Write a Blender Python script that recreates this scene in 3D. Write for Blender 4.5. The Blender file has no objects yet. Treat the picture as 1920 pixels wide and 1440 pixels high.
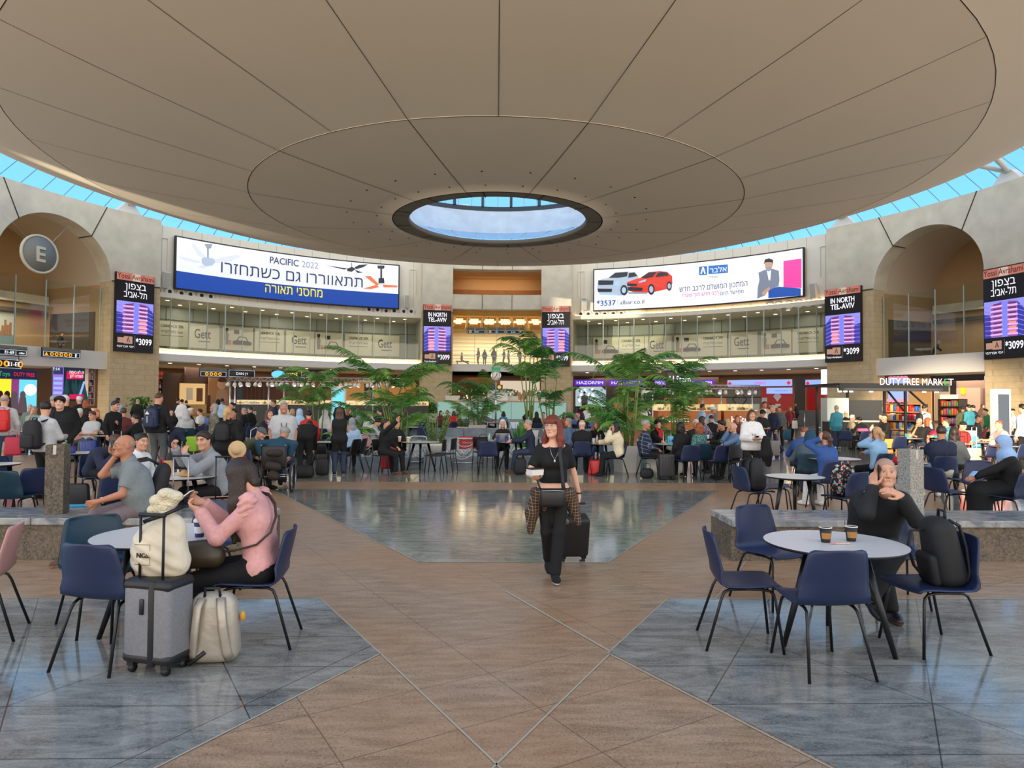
import bpy, bmesh, math, random, mathutils
import numpy as np
from mathutils import Vector, Matrix
rnd = random.Random(7)
S = bpy.context.scene
COL = S.collection
R_ = math.radians
# ---------------------------------------------------------------- camera
FPX, HC = 1280.0, 1.77
YAW, PIT, ROL = R_(1.30), R_(1.567), R_(0.4)
_f = Vector((math.sin(YAW)*math.cos(PIT), math.cos(YAW)*math.cos(PIT), math.sin(PIT)))
_r = Vector((math.cos(YAW), -math.sin(YAW), 0)); _u = _r.cross(_f)
CR = _r*math.cos(ROL)+_u*math.sin(ROL); CU = _u*math.cos(ROL)-_r*math.sin(ROL); CF = _f
CAM = Vector((0, 0, HC))
cd = bpy.data.cameras.new('camera'); cam = bpy.data.objects.new('camera', cd); COL.objects.link(cam)
m = Matrix((CR, CU, -CF)).transposed().to_4x4(); m.translation = CAM; cam.matrix_world = m
cd.sensor_width = 36; cd.lens = FPX/1920*36; cd.clip_end = 500; cd.clip_start = .05
S.camera = cam
S.view_settings.view_transform = 'Standard'; S.view_settings.look = 'None'
S.view_settings.exposure = 0.14; S.view_settings.gamma = 1; S.view_settings.use_curve_mapping = False
S.cycles.max_bounces = 7; S.cycles.diffuse_bounces = 4; S.cycles.glossy_bounces = 3; S.cycles.transmission_bounces = 3
S.cycles.transparent_max_bounces = 12; S.cycles.caustics_reflective = False; S.cycles.caustics_refractive = False
S.cycles.sample_clamp_indirect = 4
# ---------------------------------------------------------------- sky: blue ahead, pale and warm towards the sun behind
W = bpy.data.worlds.new('sky'); S.world = W; W.use_nodes = True
nt = W.node_tree; nt.nodes.clear()
def wn(t, **k):
    n = nt.nodes.new(t)
    for a, b in k.items(): setattr(n, a, b)
    return n
tc = wn('ShaderNodeTexCoord'); sx = wn('ShaderNodeSeparateXYZ'); nt.links.new(tc.outputs['Generated'], sx.inputs[0])
def wramp(src, stops):
    r = wn('ShaderNodeValToRGB'); e = r.color_ramp.elements
    while len(e) < len(stops): e.new(.5)
    for q, (p, c) in zip(e, stops): q.position = p; q.color = (*c, 1)
    nt.links.new(src, r.inputs[0]); return r
def wmap(src, a, b):
    mm = wn('ShaderNodeMapRange'); mm.inputs[1].default_value = a; mm.inputs[2].default_value = b
    nt.links.new(src, mm.inputs[0]); return mm.outputs[0]
ahead = wramp(wmap(sx.outputs[2], -1, 1), [(.0, (.22, .19, .16)), (.49, (.30, .27, .24)), (.51, (.50, .80, 1.08)), (.60, (.26, .72, 1.22)), (.66, (.22, .62, 1.18)), (1, (.10, .30, .75))])
behind = wramp(wmap(sx.outputs[2], -1, 1), [(.0, (.95, .80, .64)), (.46, (1.45, 1.2, .95)), (.52, (2.1, 1.85, 1.58)), (.66, (1.5, 1.45, 1.4)), (1, (.40, .58, .85))])
mx = wn('ShaderNodeMix', data_type='RGBA'); nt.links.new(wmap(sx.outputs[1], .25, -.25), mx.inputs[0])
nt.links.new(ahead.outputs[0], mx.inputs[6]); nt.links.new(behind.outputs[0], mx.inputs[7])
bg = wn('ShaderNodeBackground'); bg.inputs[1].default_value = 1.2
wo = wn('ShaderNodeOutputWorld'); nt.links.new(mx.outputs[2], bg.inputs[0]); nt.links.new(bg.outputs[0], wo.inputs[0])
def spot(name, loc, tgt, power, col, ang, blend=.1, rad=.6):
    l = bpy.data.lights.new(name, 'SPOT'); l.energy = power; l.color = col; l.spot_size = R_(ang); l.spot_blend = blend; l.shadow_soft_size = rad
    o = bpy.data.objects.new(name, l); COL.objects.link(o); o.location = loc
    o.rotation_euler = (Vector(tgt)-Vector(loc)).to_track_quat('-Z', 'Y').to_euler(); return o
def area(name, loc, tgt, power, col, sx_, sy_):
    l = bpy.data.lights.new(name, 'AREA'); l.shape = 'RECTANGLE'; l.size = sx_; l.size_y = sy_; l.energy = power; l.color = col
    o = bpy.data.objects.new(name, l); COL.objects.link(o); o.location = loc
    o.rotation_euler = (Vector(tgt)-Vector(loc)).to_track_quat('-Z', 'Y').to_euler(); return o
# two added spotlights stand in for the low sun from behind
spot('sun_standin', (-16, -30, 11.0), (33, 50, -1.4), 480000, (1, .80, .55), 8.6, .55, .3)
spot('sun_standin_high', (-60, 0, 13.2), (9.6, 69, 11.4), 330000, (1, .88, .68), 4.8, .5, .2)
# ---------------------------------------------------------------- pixel -> place (1920x1440 frame)
def ray(px, py):
    d = CF + CR*((px-960)/FPX) + CU*((720-py)/FPX); return d
def fl(px, py, z=0.0):
    d = ray(px, py); t = (z-HC)/d.z; return CAM + d*t
def dp(px, py, Y):
    d = ray(px, py); return CAM + d*(Y/d.y)
CY = 36.0
def pc(phi, R, z=0.0):
    a = R_(phi); return Vector((R*math.sin(a), CY+R*math.cos(a), z))
def cyl(px, py, R):
    d = ray(px, py); a = d.x*d.x+d.y*d.y; b = -2*d.y*CY; c = CY*CY-R*R
    t = (-b+math.sqrt(max(b*b-4*a*c, 0)))/(2*a); p = CAM+d*t
    return math.degrees(math.atan2(p.x, p.y-CY)), p.z
def ph(px, R): return cyl(px, 700, R)[0]
# ---------------------------------------------------------------- materials
def lin(c):
    return tuple((x/255/12.92 if x/255 <= .04045 else ((x/255+.055)/1.055)**2.4) for x in c)
MATS = {}
def M(name, col, rough=.5, metal=0.0, emit=0.0, noise=None, bump=None, coat=0.0, spec=.5):
    """col in sRGB 0..255; noise=(scale, amount); bump=(scale, strength)"""
    if name in MATS: return MATS[name]
    mt = bpy.data.materials.new(name); mt.use_nodes = True; MATS[name] = mt
    n = mt.node_tree; b = n.nodes['Principled BSDF']; c = lin(col)
    b.inputs['Base Color'].default_value = (*c, 1); b.inputs['Roughness'].default_value = rough; b.inputs['Metallic'].default_value = metal
    b.inputs['Specular IOR Level'].default_value = spec
    if coat: b.inputs['Coat Weight'].default_value = coat
    if emit:
        b.inputs['Emission Color'].default_value = (*c, 1); b.inputs['Emission Strength'].default_value = emit
        if emit > .3: b.inputs['Base Color'].default_value = (*[x*.3 for x in c], 1)
    if noise or bump:
        t = n.nodes.new('ShaderNodeTexCoord')
        if noise:
            q = n.nodes.new('ShaderNodeTexNoise'); q.inputs['Scale'].default_value = noise[0]; q.inputs['Detail'].default_value = 4
            r = n.nodes.new('ShaderNodeMapRange'); r.inputs[1].default_value = .3; r.inputs[2].default_value = .7
            r.inputs[3].default_value = 1-noise[1]; r.inputs[4].default_value = 1+noise[1]
            v = n.nodes.new('ShaderNodeMix'); v.data_type = 'RGBA'; v.blend_type = 'MULTIPLY'; v.inputs[0].default_value = 1; v.inputs[6].default_value = (*c, 1)
            n.links.new(t.outputs['Object'], q.inputs['Vector']); n.links.new(q.outputs['Fac'], r.inputs[0]); n.links.new(r.outputs[0], v.inputs[7]); n.links.new(v.outputs[2], b.inputs['Base Color'])
        if bump:
            q = n.nodes.new('ShaderNodeTexNoise'); q.inputs['Scale'].default_value = bump[0]; q.inputs['Detail'].default_value = 3
            u = n.nodes.new('ShaderNodeBump'); u.inputs['Strength'].default_value = bump[1]; u.inputs['Distance'].default_value = .02
            n.links.new(t.outputs['Object'], q.inputs['Vector']); n.links.new(q.outputs['Fac'], u.inputs['Height']); n.links.new(u.outputs[0], b.inputs['Normal'])
    return mt
def glassm(name, tint=(235, 245, 245), refl=.10):
    if name in MATS: return MATS[name]
    mt = bpy.data.materials.new(name); mt.use_nodes = True; MATS[name] = mt; n = mt.node_tree; n.nodes.clear()
    a = n.nodes.new('ShaderNodeBsdfTransparent'); a.inputs[0].default_value = (*lin(tint), 1)
    g = n.nodes.new('ShaderNodeBsdfGlossy'); g.inputs['Roughness'].default_value = .03
    x = n.nodes.new('ShaderNodeMixShader'); x.inputs[0].default_value = refl; o = n.nodes.new('ShaderNodeOutputMaterial')
    n.links.new(a.outputs[0], x.inputs[1]); n.links.new(g.outputs[0], x.inputs[2]); n.links.new(x.outputs[0], o.inputs[0]); return mt
def nodemat(name, build, rough=.5, spec=.5):
    """build(n, L, coord_output) -> colour socket (and optional roughness, bump height)"""
    if name in MATS: return MATS[name]
    mt = bpy.data.materials.new(name); mt.use_nodes = True; MATS[name] = mt; n = mt.node_tree; b = n.nodes['Principled BSDF']
    b.inputs['Roughness'].default_value = rough; b.inputs['Specular IOR Level'].default_value = spec
    t = n.nodes.new('ShaderNodeTexCoord'); out = build(n.nodes, n.links.new, t.outputs['Object'])
    col, ro, hg = (out if isinstance(out, tuple) else (out, None, None))
    n.links.new(col, b.inputs['Base Color'])
    if ro is not None: n.links.new(ro, b.inputs['Roughness'])
    if hg is not None:
        u = n.nodes.new('ShaderNodeBump'); u.inputs['Strength'].default_value = .35; u.inputs['Distance'].default_value = .01
        n.links.new(hg, u.inputs['Height']); n.links.new(u.outputs[0], b.inputs['Normal'])
    return mt
def nmath(N, L, op, a, b=None, c=None):
    q = N.new('ShaderNodeMath'); q.operation = op
    for i, v in enumerate((a, b, c)):
        if v is None: continue
        if isinstance(v, (int, float)): q.inputs[i].default_value = v
        else: L(v, q.inputs[i])
    return q.outputs[0]
def nmix(N, L, f, a, b, mode='MIX'):
    q = N.new('ShaderNodeMix'); q.data_type = 'RGBA'; q.blend_type = mode
    for i, v in ((0, f), (6, a), (7, b)):
        if isinstance(v, (int, float)): q.inputs[i].default_value = v
        elif isinstance(v, tuple): q.inputs[i].default_value = (*lin(v), 1)
        else: L(v, q.inputs[i])
    return q.outputs[2]
def nnoise(N, L, co, scale, detail=4, rough=.5, dist=0.0):
    q = N.new('ShaderNodeTexNoise'); L(co, q.inputs['Vector']); q.inputs['Scale'].default_value = scale; q.inputs['Detail'].default_value = detail
    q.inputs['Roughness'].default_value = rough; q.inputs['Distortion'].default_value = dist; return q.outputs['Fac']
def nmap(N, L, co, rot=0.0, scale=(1, 1, 1)):
    q = N.new('ShaderNodeMapping'); L(co, q.inputs[0]); q.inputs['Rotation'].default_value = (0, 0, rot); q.inputs['Scale'].default_value = scale; return q.outputs[0]
def nrange(N, L, v, a, b, c, d):
    q = N.new('ShaderNodeMapRange'); L(v, q.inputs[0])
    for i, w in enumerate((a, b, c, d)): q.inputs[i+1].default_value = w
    return q.outputs[0]
def nline(N, L, co, ang, sp, w, off=0.0):
    """1 on thin parallel lines: direction of the normal ang, spacing sp, width w"""
    q = N.new('ShaderNodeVectorMath'); q.operation = 'DOT_PRODUCT'; L(co, q.inputs[0]); q.inputs[1].default_value = (math.cos(ang)/sp, math.sin(ang)/sp, 0)
    f = nmath(N, L, 'FRACT', nmath(N, L, 'ADD', q.outputs['Value'], off)); return nmath(N, L, 'LESS_THAN', f, w/sp)
# ---------------------------------------------------------------- meshes
class MB:
    def __init__(s): s.v = []; s.f = []; s.m = []; s.sm = []
    def add(s, vs, fs, mi=0, smooth=False):
        o = len(s.v); s.v += [tuple(x) for x in vs]
        for f in fs: s.f.append([i+o for i in f]); s.m.append(mi); s.sm.append(smooth)
        return s
    def box(s, c, d, mi=0, rz=0.0, rx=0.0, taper=1.0):
        x, y, z = d[0]/2, d[1]/2, d[2]/2; M_ = Matrix.Rotation(rz, 3, 'Z') @ Matrix.Rotation(rx, 3, 'X'); c = Vector(c)
        vs = [c + M_ @ Vector((a*x*(taper if e > 0 else 1), b*y*(taper if e > 0 else 1), e*z)) for e in (-1, 1) for a, b in ((-1, -1), (1, -1), (1, 1), (-1, 1))]
        return s.add(vs, [(3, 2, 1, 0), (4, 5, 6, 7), (0, 1, 5, 4), (1, 2, 6, 5), (2, 3, 7, 6), (3, 0, 4, 7)], mi)
    def b2(s, x0, x1, y0, y1, z0, z1, mi=0): return s.box(((x0+x1)/2, (y0+y1)/2, (z0+z1)/2), (x1-x0, y1-y0, z1-z0), mi)
    def rbox(s, c, d, r=.03, seg=3, mi=0, rz=0.0, M_=None, smooth=True):
        bm = bmesh.new(); bmesh.ops.create_cube(bm, size=1)
        for v in bm.verts: v.co = Vector((v.co.x*d[0], v.co.y*d[1], v.co.z*d[2]))
        bmesh.ops.bevel(bm, geom=bm.edges[:], offset=min(r, min(d)*.49), segments=seg, profile=.5, affect='EDGES')
        R = (M_ if M_ is not None else Matrix.Rotation(rz, 3, 'Z')); c = Vector(c); bm.verts.index_update()
        s.add([c+R @ v.co for v in bm.verts], [[v.index for v in f.verts] for f in bm.faces], mi, smooth); bm.free(); return s
    def tube(s, pts, rad, n=8, mi=0, cap=True, sx=1.0):
        pts = [Vector(p) for p in pts]; k = len(pts); rs = rad if isinstance(rad, (list, tuple)) else [rad]*k
        vs = []; up = None
        for i, p in enumerate(pts):
            t = (pts[min(i+1, k-1)]-pts[max(i-1, 0)]).normalized()
            if up is None: up = Vector((0, 0, 1)) if abs(t.z) < .9 else Vector((0, 1, 0))
            a = t.cross(up); a = a.normalized() if a.length > 1e-5 else Vector((1, 0, 0)); b = a.cross(t).normalized(); up = b
            for j in range(n):
                w = 2*math.pi*j/n; vs.append(p+a*(math.cos(w)*rs[i]*sx)+b*(math.sin(w)*rs[i]))
        fs = [(i*n+j, i*n+(j+1) % n, (i+1)*n+(j+1) % n, (i+1)*n+j) for i in range(k-1) for j in range(n)]
        if cap: fs += [tuple(range(n-1, -1, -1)), tuple((k-1)*n+j for j in range(n))]
        return s.add(vs, fs, mi, True)
    def lathe(s, prof, c=(0, 0, 0), n=24, mi=0, a0=0.0, a1=360.0, smooth=True):
        full = abs(a1-a0) > 359.9; k = n if full else n+1; c = Vector(c); vs = []; p = len(prof)
        for j in range(k):
            w = R_(a0+(a1-a0)*j/n)
            for r, z in prof: vs.append(c+Vector((r*math.cos(w), r*math.sin(w), z)))
        fs = [(j*p+i, ((j+1) % k)*p+i, ((j+1) % k)*p+i+1, j*p+i+1) for j in range(n) for i in range(p-1)]
        return s.add(vs, fs, mi, smooth)
    def prism(s, poly, y0, y1, mi=0):
        """polygon in x,z extruded along y"""
        n = len(poly); vs = [(x, y0, z) for x, z in poly]+[(x, y1, z) for x, z in poly]
        ar = sum(poly[i][0]*poly[(i+1) % n][1]-poly[(i+1) % n][0]*poly[i][1] for i in range(n))
        a, b = (list(range(n)), list(range(2*n-1, n-1, -1)))
        sd = [(i, n+i, n+(i+1) % n, (i+1) % n) for i in range(n)]
        if ar < 0: a, b = a[::-1], b[::-1]; sd = [f[::-1] for f in sd]
        return s.add(vs, [a, b]+[f[::-1] for f in sd], mi)
    def ell(s, c, r, mi=0, n=12, k=8, M_=None):
        c = Vector(c); R = M_ if M_ is not None else Matrix.Identity(3); vs = []
        for i in range(k+1):
            t = math.pi*i/k
            for j in range(n):
                w = 2*math.pi*j/n; vs.append(c+R @ Vector((r[0]*math.sin(t)*math.cos(w), r[1]*math.sin(t)*math.sin(w), -r[2]*math.cos(t))))
        fs = [(i*n+j, i*n+(j+1) % n, (i+1)*n+(j+1) % n, (i+1)*n+j) for i in range(k) for j in range(n)]
        return s.add(vs, fs, mi, True)
    def arc(s, R0, R1, p0, p1, z0, z1, n=24, mi=0):
        """block between two radii, over an angle, about the hall's axis"""
        vs = []
        for j in range(n+1):
            p = p0+(p1-p0)*j/n
            for (R, z) in ((R0, z0), (R0, z1), (R1, z1), (R1, z0)): vs.append(pc(p, R, z))
        fs = []
        for j in range(n):
            for i in range(4): fs.append((j*4+i, j*4+(i+1) % 4, (j+1)*4+(i+1) % 4, (j+1)*4+i))
        fs += [(3, 2, 1, 0), tuple(n*4+i for i in range(4))]
        return s.add(vs, fs, mi)
    def mesh(s, name, mats):
        me = bpy.data.meshes.new(name); me.from_pydata(s.v, [], s.f)
        for q in (mats if isinstance(mats, (list, tuple)) else [mats]): me.materials.append(q)
        me.polygons.foreach_set('material_index', s.m); me.polygons.foreach_set('use_smooth', s.sm); me.update(); return me
    def build(s, name, mats, parent=None, loc=None, rz=None):
        return link(name, s.mesh(name, mats), parent, loc, rz)
def link(name, me, parent=None, loc=None, rz=None):
    o = bpy.data.objects.new(name, me); COL.objects.link(o)
    if parent is not None: o.parent = parent
    if loc is not None: o.location = loc
    if rz is not None: o.rotation_euler = (0, 0, rz)
    return o
def empty(name, loc=(0, 0, 0), rz=0.0): return link(name, None, None, loc, rz)
def tag(o, label=None, cat=None, group=None, kind=None):
    if label: o['label'] = label
    if cat: o['category'] = cat
    if group: o['group'] = group
    if kind: o['kind'] = kind
    return o
def struct(o): o['kind'] = 'structure'; return o
def copy_tree(o, parent=None):
    c = o.copy(); COL.objects.link(c)
    if parent is not None: c.parent = parent
    for ch in list(o.children): copy_tree(ch, c)
    return c
def refill(me):
    """fill letter outlines by winding number (some outlines cross themselves)"""
    P = [Vector((v.co.x, v.co.y)) for v in me.vertices]; E = [tuple(e.vertices) for e in me.edges]; nb = {}
    for a, b in E: nb.setdefault(a, []).append(b); nb.setdefault(b, []).append(a)
    seen = set(); loops = []
    for st in nb:
        if st in seen: continue
        lp = [st]; seen.add(st); c = st
        while True:
            n = [q for q in nb[c] if q not in seen]
            if not n: break
            c = n[0]; seen.add(c); lp.append(c)
        loops.append(lp)
    arr = [np.array([P[i] for i in lp]) for lp in loops]; V, _, T, *_r = mathutils.geometry.delaunay_2d_cdt(P, E, [], 0, 1e-6); fs = []
    for t in T:
        c = np.mean([V[i] for i in t], axis=0); w = 0
        for L in arr:
            a = L; b = np.roll(L, -1, 0); cr = (b[:, 0]-a[:, 0])*(c[1]-a[:, 1])-(c[0]-a[:, 0])*(b[:, 1]-a[:, 1]); w += int(((a[:, 1] <= c[1]) & (b[:, 1] > c[1]) & (cr > 0)).sum())-int(((a[:, 1] > c[1]) & (b[:, 1] <= c[1]) & (cr < 0)).sum())
        if w: q = [V[i] for i in t]; fs.append(tuple(t) if (q[1]-q[0]).cross(q[2]-q[0]) > 0 else tuple(t)[::-1])
    m2 = bpy.data.meshes.new('t'); m2.from_pydata([(v.x, v.y, 0) for v in V], [], fs); bpy.data.meshes.remove(me); return m2
def txt(s, size, mat, parent, loc, name='lettering', align='CENTER', bold=0.0, ext=.004, wid=None, rz=0.0, shear=0.0):
    """flat lettering standing in x,z and facing -y"""
    cu = bpy.data.curves.new('t', 'FONT'); cu.body = s; cu.size = size; cu.align_x = align; cu.offset = bold*size; cu.extrude = ext; cu.shear = shear; cu.resolution_u = 3
    he = any('\u0590' < c < '\u05ff' for c in s)
    if he: cu.offset = 0; cu.extrude = 0; cu.fill_mode = 'NONE'
    o = bpy.data.objects.new('t', cu); COL.objects.link(o); dg = bpy.context.evaluated_depsgraph_get(); dg.update()
    me = bpy.data.meshes.new_from_object(o.evaluated_get(dg)); bpy.data.objects.remove(o); bpy.data.curves.remove(cu)
    if he: me = refill(me)
    me.name = name; me.materials.clear(); me.materials.append(mat)
    xs = [v.co.x for v in me.vertices] or [0, 1]; k = (wid/(max(xs)-min(xs))) if wid else 1
    for v in me.vertices: v.co = Vector((v.co.x*k, -v.co.z, v.co.y))
    return link(name, me, parent, loc, rz)
def heb(s): return s[::-1]
# ================================================================ THE HALL
concrete = M('concrete', (214, 206, 186), .8, noise=(.9, .10), bump=(14, .10))
stone_tan = nodemat('tan_ashlar', lambda N, L, co: (lambda br: (nmix(N, L, nrange(N, L, nnoise(N, L, co, 2.2), .3, .7, 0, 1), br, nmix(N, L, .25, br, (150, 125, 90)))))(
    (lambda b: (L((lambda q: (L(co, q.inputs[0]), q.inputs['Rotation'].__setattr__('default_value', (R_(-90), 0, 0)), q.outputs[0])[2])(N.new('ShaderNodeMapping')), b.inputs['Vector']), setattr(b, 'offset', .5), b.outputs['Color'])[2])(
        (lambda b: (b.inputs['Color1'].__setattr__('default_value', (*lin((214, 194, 156)), 1)), b.inputs['Color2'].__setattr__('default_value', (*lin((206, 185, 147)), 1)), b.inputs['Mortar'].__setattr__('default_value', (*lin((194, 173, 136)), 1)),
                    b.inputs['Scale'].__setattr__('default_value', 1.0), b.inputs['Mortar Size'].__setattr__('default_value', .02), b.inputs['Brick Width'].__setattr__('default_value', .9), b.inputs['Row Height'].__setattr__('default_value', .42), b)[-1])(N.new('ShaderNodeTexBrick')))), .8)
white_panel = M('white_panel', (236, 229, 212), .6, noise=(.4, .02))
white_paint = M('white_paint', (226, 224, 218), .5)
ceil_m = M('ceiling_plaster', (240, 225, 203), .85, noise=(.3, .015))
ceil_ring = M('ceiling_ring', (128, 120, 106), .7)
seam = M('seam_dark', (48, 42, 36), .9)
black = M('black_metal', (22, 22, 24), .45)
black_gloss = M('black_gloss', (12, 12, 14), .25)
steel = M('brushed_steel', (190, 192, 194), .28, 1.0)
wood_dark = M('dark_wood', (104, 70, 44), .55, noise=(3, .12))
wood_mid = M('orange_wood', (186, 118, 62), .45, noise=(4, .10))
beige = M('beige_wall', (190, 158, 118), .7, noise=(.5, .04))
soffit_m = M('soffit', (206, 190, 166), .8)
clear = glassm('clear_glass', (238, 246, 244), .07)
sky_glass = glassm('roof_glass', (240, 248, 250), .05)
# ---- floor
def granite(N, L, co):
    v = nnoise(N, L, nmap(N, L, co, .6, (1.0, 3.2, 1)), 2.4, 8, .65, 1.2); g = nnoise(N, L, co, 70, 3, .7)
    c = nmix(N, L, nrange(N, L, v, .36, .66, 0, 1), (98, 99, 96), (152, 151, 144)); c = nmix(N, L, nrange(N, L, g, .45, .75, 0, .5), c, (176, 174, 166))
    j = nmath(N, L, 'MAXIMUM', nline(N, L, co, math.pi/2, .585, .008, .1), nmath(N, L, 'MAXIMUM', nline(N, L, co, R_(30), 1.17, .008, .35), nline(N, L, co, R_(150), 1.17, .008, .2)))
    c = nmix(N, L, nmath(N, L, 'MULTIPLY', j, .75), c, (38, 38, 38))
    return c, nrange(N, L, v, .3, .7, .08, .14), None
grey_floor = nodemat('polished_grey_granite', granite, .14, 1.0)
def brownst(N, L, co):
    v = nnoise(N, L, nmap(N, L, co, R_(-14), (1.3, 6.5, 1)), 2.2, 7, .62, .5); g = nnoise(N, L, co, 70, 3, .8); w = nnoise(N, L, co, .5, 2)
    c = nmix(N, L, nrange(N, L, v, .36, .64, 0, 1), (136, 110, 88), (172, 143, 116)); c = nmix(N, L, nrange(N, L, g, .48, .72, 0, .55), c, (206, 178, 148))
    c = nmix(N, L, nrange(N, L, g, .44, .30, 0, .6), c, (70, 52, 40)); c = nmix(N, L, nrange(N, L, w, .4, .65, 0, .4), c, (176, 124, 78))
    j = nmath(N, L, 'MAXIMUM', nline(N, L, co, R_(120), .585, .007, .3), nline(N, L, co, R_(30), 1.17, .007, .1))
    return nmix(N, L, nmath(N, L, 'MULTIPLY', j, .6), c, (60, 50, 42)), nrange(N, L, g, .3, .7, .26, .40), None
brown_floor = nodemat('brown_textured_granite', brownst, .42, .5)
strip_m = M('floor_strip', (176, 168, 152), .4)
f = MB()
f.add([(-48, -9, 0), (48, -9, 0), (48, 84, 0), (-48, 84, 0)], [(0, 1, 2, 3)], 0)
f.add([(-48, -9, -.25), (48, -9, -.25), (48, 84, -.25), (-48, 84, -.25)], [(3, 2, 1, 0)], 0)
def flat(poly, z, mi):
    f.add([(x, y, z) for x, y in poly], [tuple(range(len(poly)))], mi)
def along(p, q, x):
    t = (x-p[0])/(q[0]-p[0]); return (x, p[1]+(q[1]-p[1])*t)
flat([(-30, -9), (30, -9), (30, 15.2), (-30, 15.2)], .002, 1)
A = [(-.84, 7.6), (1.25, 7.6), (4.52, 13.85), (-4.50, 13.85)]
flat(A, .004, 0)
B = [(-14, 6.2), (-1.56, 6.2), (-.80, 4.86), (-2.6, 1.6), (-14, 1.6)]
flat(B, .004, 0); flat([(x*-1+.02, y+.02) for x, y in B][::-1], .004, 0)
flat([(-.05, 3.27), (-.95, 1.7), (.85, 1.7)], .004, 0)
D = [(-5.9, 8.4), (-9.3, 14.3), (-30, 14.3), (-30, 8.4)]
flat(D[::-1], .004, 0); flat([(-x, y) for x, y in D], .004, 0)
tan = [(-13, 15.2), (-8.2, 15.2), (-11.5, 22), (-17, 22)]
flat(tan, .003, 1); flat([(-x+1, y) for x, y in tan][::-1], .003, 1); flat([(-19, 24), (-12, 24), (-16, 30), (-23, 30)], .003, 1)
def strip(a, b, w=.012):
    a = Vector((*a, 0)); b = Vector((*b, 0)); d = (b-a).normalized(); q = Vector((-d.y, d.x, 0))*w/2
    f.add([(p.x, p.y, .0055) for p in (a-q, b-q, b+q, a+q)], [(0, 1, 2, 3)], 2)
for sg in (-1, 1):
    strip((sg*-.84 if sg > 0 else 1.25, 7.6), (sg*-4.5, 13.85)); strip((sg*-1.56, 6.2), (sg*-.80, 4.86)); strip((sg*-.80, 4.86), (sg*-2.6, 1.6)); strip((sg*-14, 6.2), (sg*-1.56, 6.2), .012)
strip((-.80, 4.86), (1.0, 1.6)); strip((.82, 4.86), (-.95, 1.62)); strip((-.84, 7.6), (1.25, 7.6), .012); strip((2.0, 6.2), (2.95, 7.9)); strip((.1, 6.45), (.82, 4.9), .02)
f.f = f.f; floor = struct(f.build('floor', [grey_floor, brown_floor, strip_m]))
# ---- hung dish ceiling
cl = MB()
prof = [(4.65, 11.5), (4.65, 11.32), (4.72, 11.27), (5.5, 11.27)]
cl.lathe(prof, (0, CY, 0), 72, 1)
for pr_ in ([(5.5, 11.27), (5.52, 11.30), (6.5, 11.345), (8.5, 11.46), (10.5, 11.61), (12.4, 11.78)], [(12.4, 11.80), (13.5, 11.98), (15, 12.20), (17, 12.50), (18.5, 12.75), (20, 13.02), (21.6, 13.34)], [(21.6, 13.36), (23, 13.79), (24.5, 14.22), (25.8, 14.65), (26.9, 15.05), (27.2, 15.2)], [(12.4, 11.78), (12.4, 11.80)], [(21.6, 13.34), (21.6, 13.36)], [(27.2, 15.2), (27.2, 15.75)], [(27.2, 15.75), (26.5, 16.0), (12, 13.2), (4.65, 11.5)]): cl.lathe(pr_, (0, CY, 0), 96, 0)
ceiling = struct(cl.build('ceiling', [ceil_m, ceil_ring]))
sm = MB()
PR = [(4.7, 11.26), (5.5, 11.26), (8.5, 11.45), (12.35, 11.77), (12.4, 11.78), (15, 12.19), (18.5, 12.74), (21.55, 13.33), (24.5, 14.21), (26.9, 15.04)]
def cz(r):
    for (a, b), (c, d) in zip(PR, PR[1:]):
        if a <= r <= c: return b+(d-b)*(r-a)/(c-a)
    return PR[-1][1]
def radial(a, r0, r1, w=.024):
    ds = Vector((math.sin(a), math.cos(a), 0)); q = Vector((ds.y, -ds.x, 0))*w/2; n = 8; vs = []
    for i in range(n+1):
        r = r0+(r1-r0)*i/n
        for sg in (-1, 1): p = ds*r+q*sg; vs.append((p.x, CY+p.y, cz(r)-.012))
    sm.add(vs, [(2*i, 2*i+1, 2*i+3, 2*i+2) for i in range(n)])
for k in range(24): radial(R_(15*k), 12.4, 21.6)
for k in range(12): radial(R_(15+30*k), 4.75, 12.4, .03)
for k in range(12): radial(R_(7+30*k), 4.7, 5.5, .07)
for r, w in ((5.5, .06), (12.4, .035), (21.6, .03)): sm.lathe([(r-w/2, cz(r)-.014), (r+w/2, cz(r)-.012)], (0, CY, 0), 96)
for k in range(24):
    for r in (6.3, 7.8): p = pc(k*15+5, r, cz(r)-.01); sm.ell(p, (.05, .05, .02), 0, 6, 3)
sm.build('seam', seam, ceiling)
# ---- drum over the eye of the dish
drum_white = M('drum_white', (214, 222, 230), .5, noise=(1.2, .10)); drum_blue = M('drum_blue_glass', (120, 180, 222), .15, noise=(.6, .05)); frame_dark = M('dark_frame', (40, 50, 66), .4)
d = MB(); d.lathe([(4.95, 11.62), (7.2, 12.55)], (0, CY, 0), 72, 1); d.lathe([(7.2, 12.55), (7.35, 12.62), (8.3, 14.25)], (0, CY, 0), 72, 0); d.lathe([(8.3, 14.25), (8.3, 14.55)], (0, CY, 0), 72, 2); d.lathe([(8.3, 15.4), (8.3, 15.7)], (0, CY, 0), 72, 2)
for k in range(28):
    p = pc(360*k/28+6, 8.3, 14.98); d.box(p, (.16, .2, .9), 2, -R_(360*k/28+6)); d.tube([pc(360*k/28, 5.2, 11.73), pc(360*k/28+2, 7.15, 12.54)], .03, 5, 0)
struct(d.build('ceiling_drum', [drum_white, drum_blue, frame_dark]))
g = MB(); g.lathe([(8.32, 14.55), (8.32, 15.4)], (0, CY, 0), 72, 0); g.lathe([(8.3, 15.7), (.05, 17)], (0, CY, 0), 72, 0); struct(g.build('window_1', sky_glass))
bd = MB()
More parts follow.
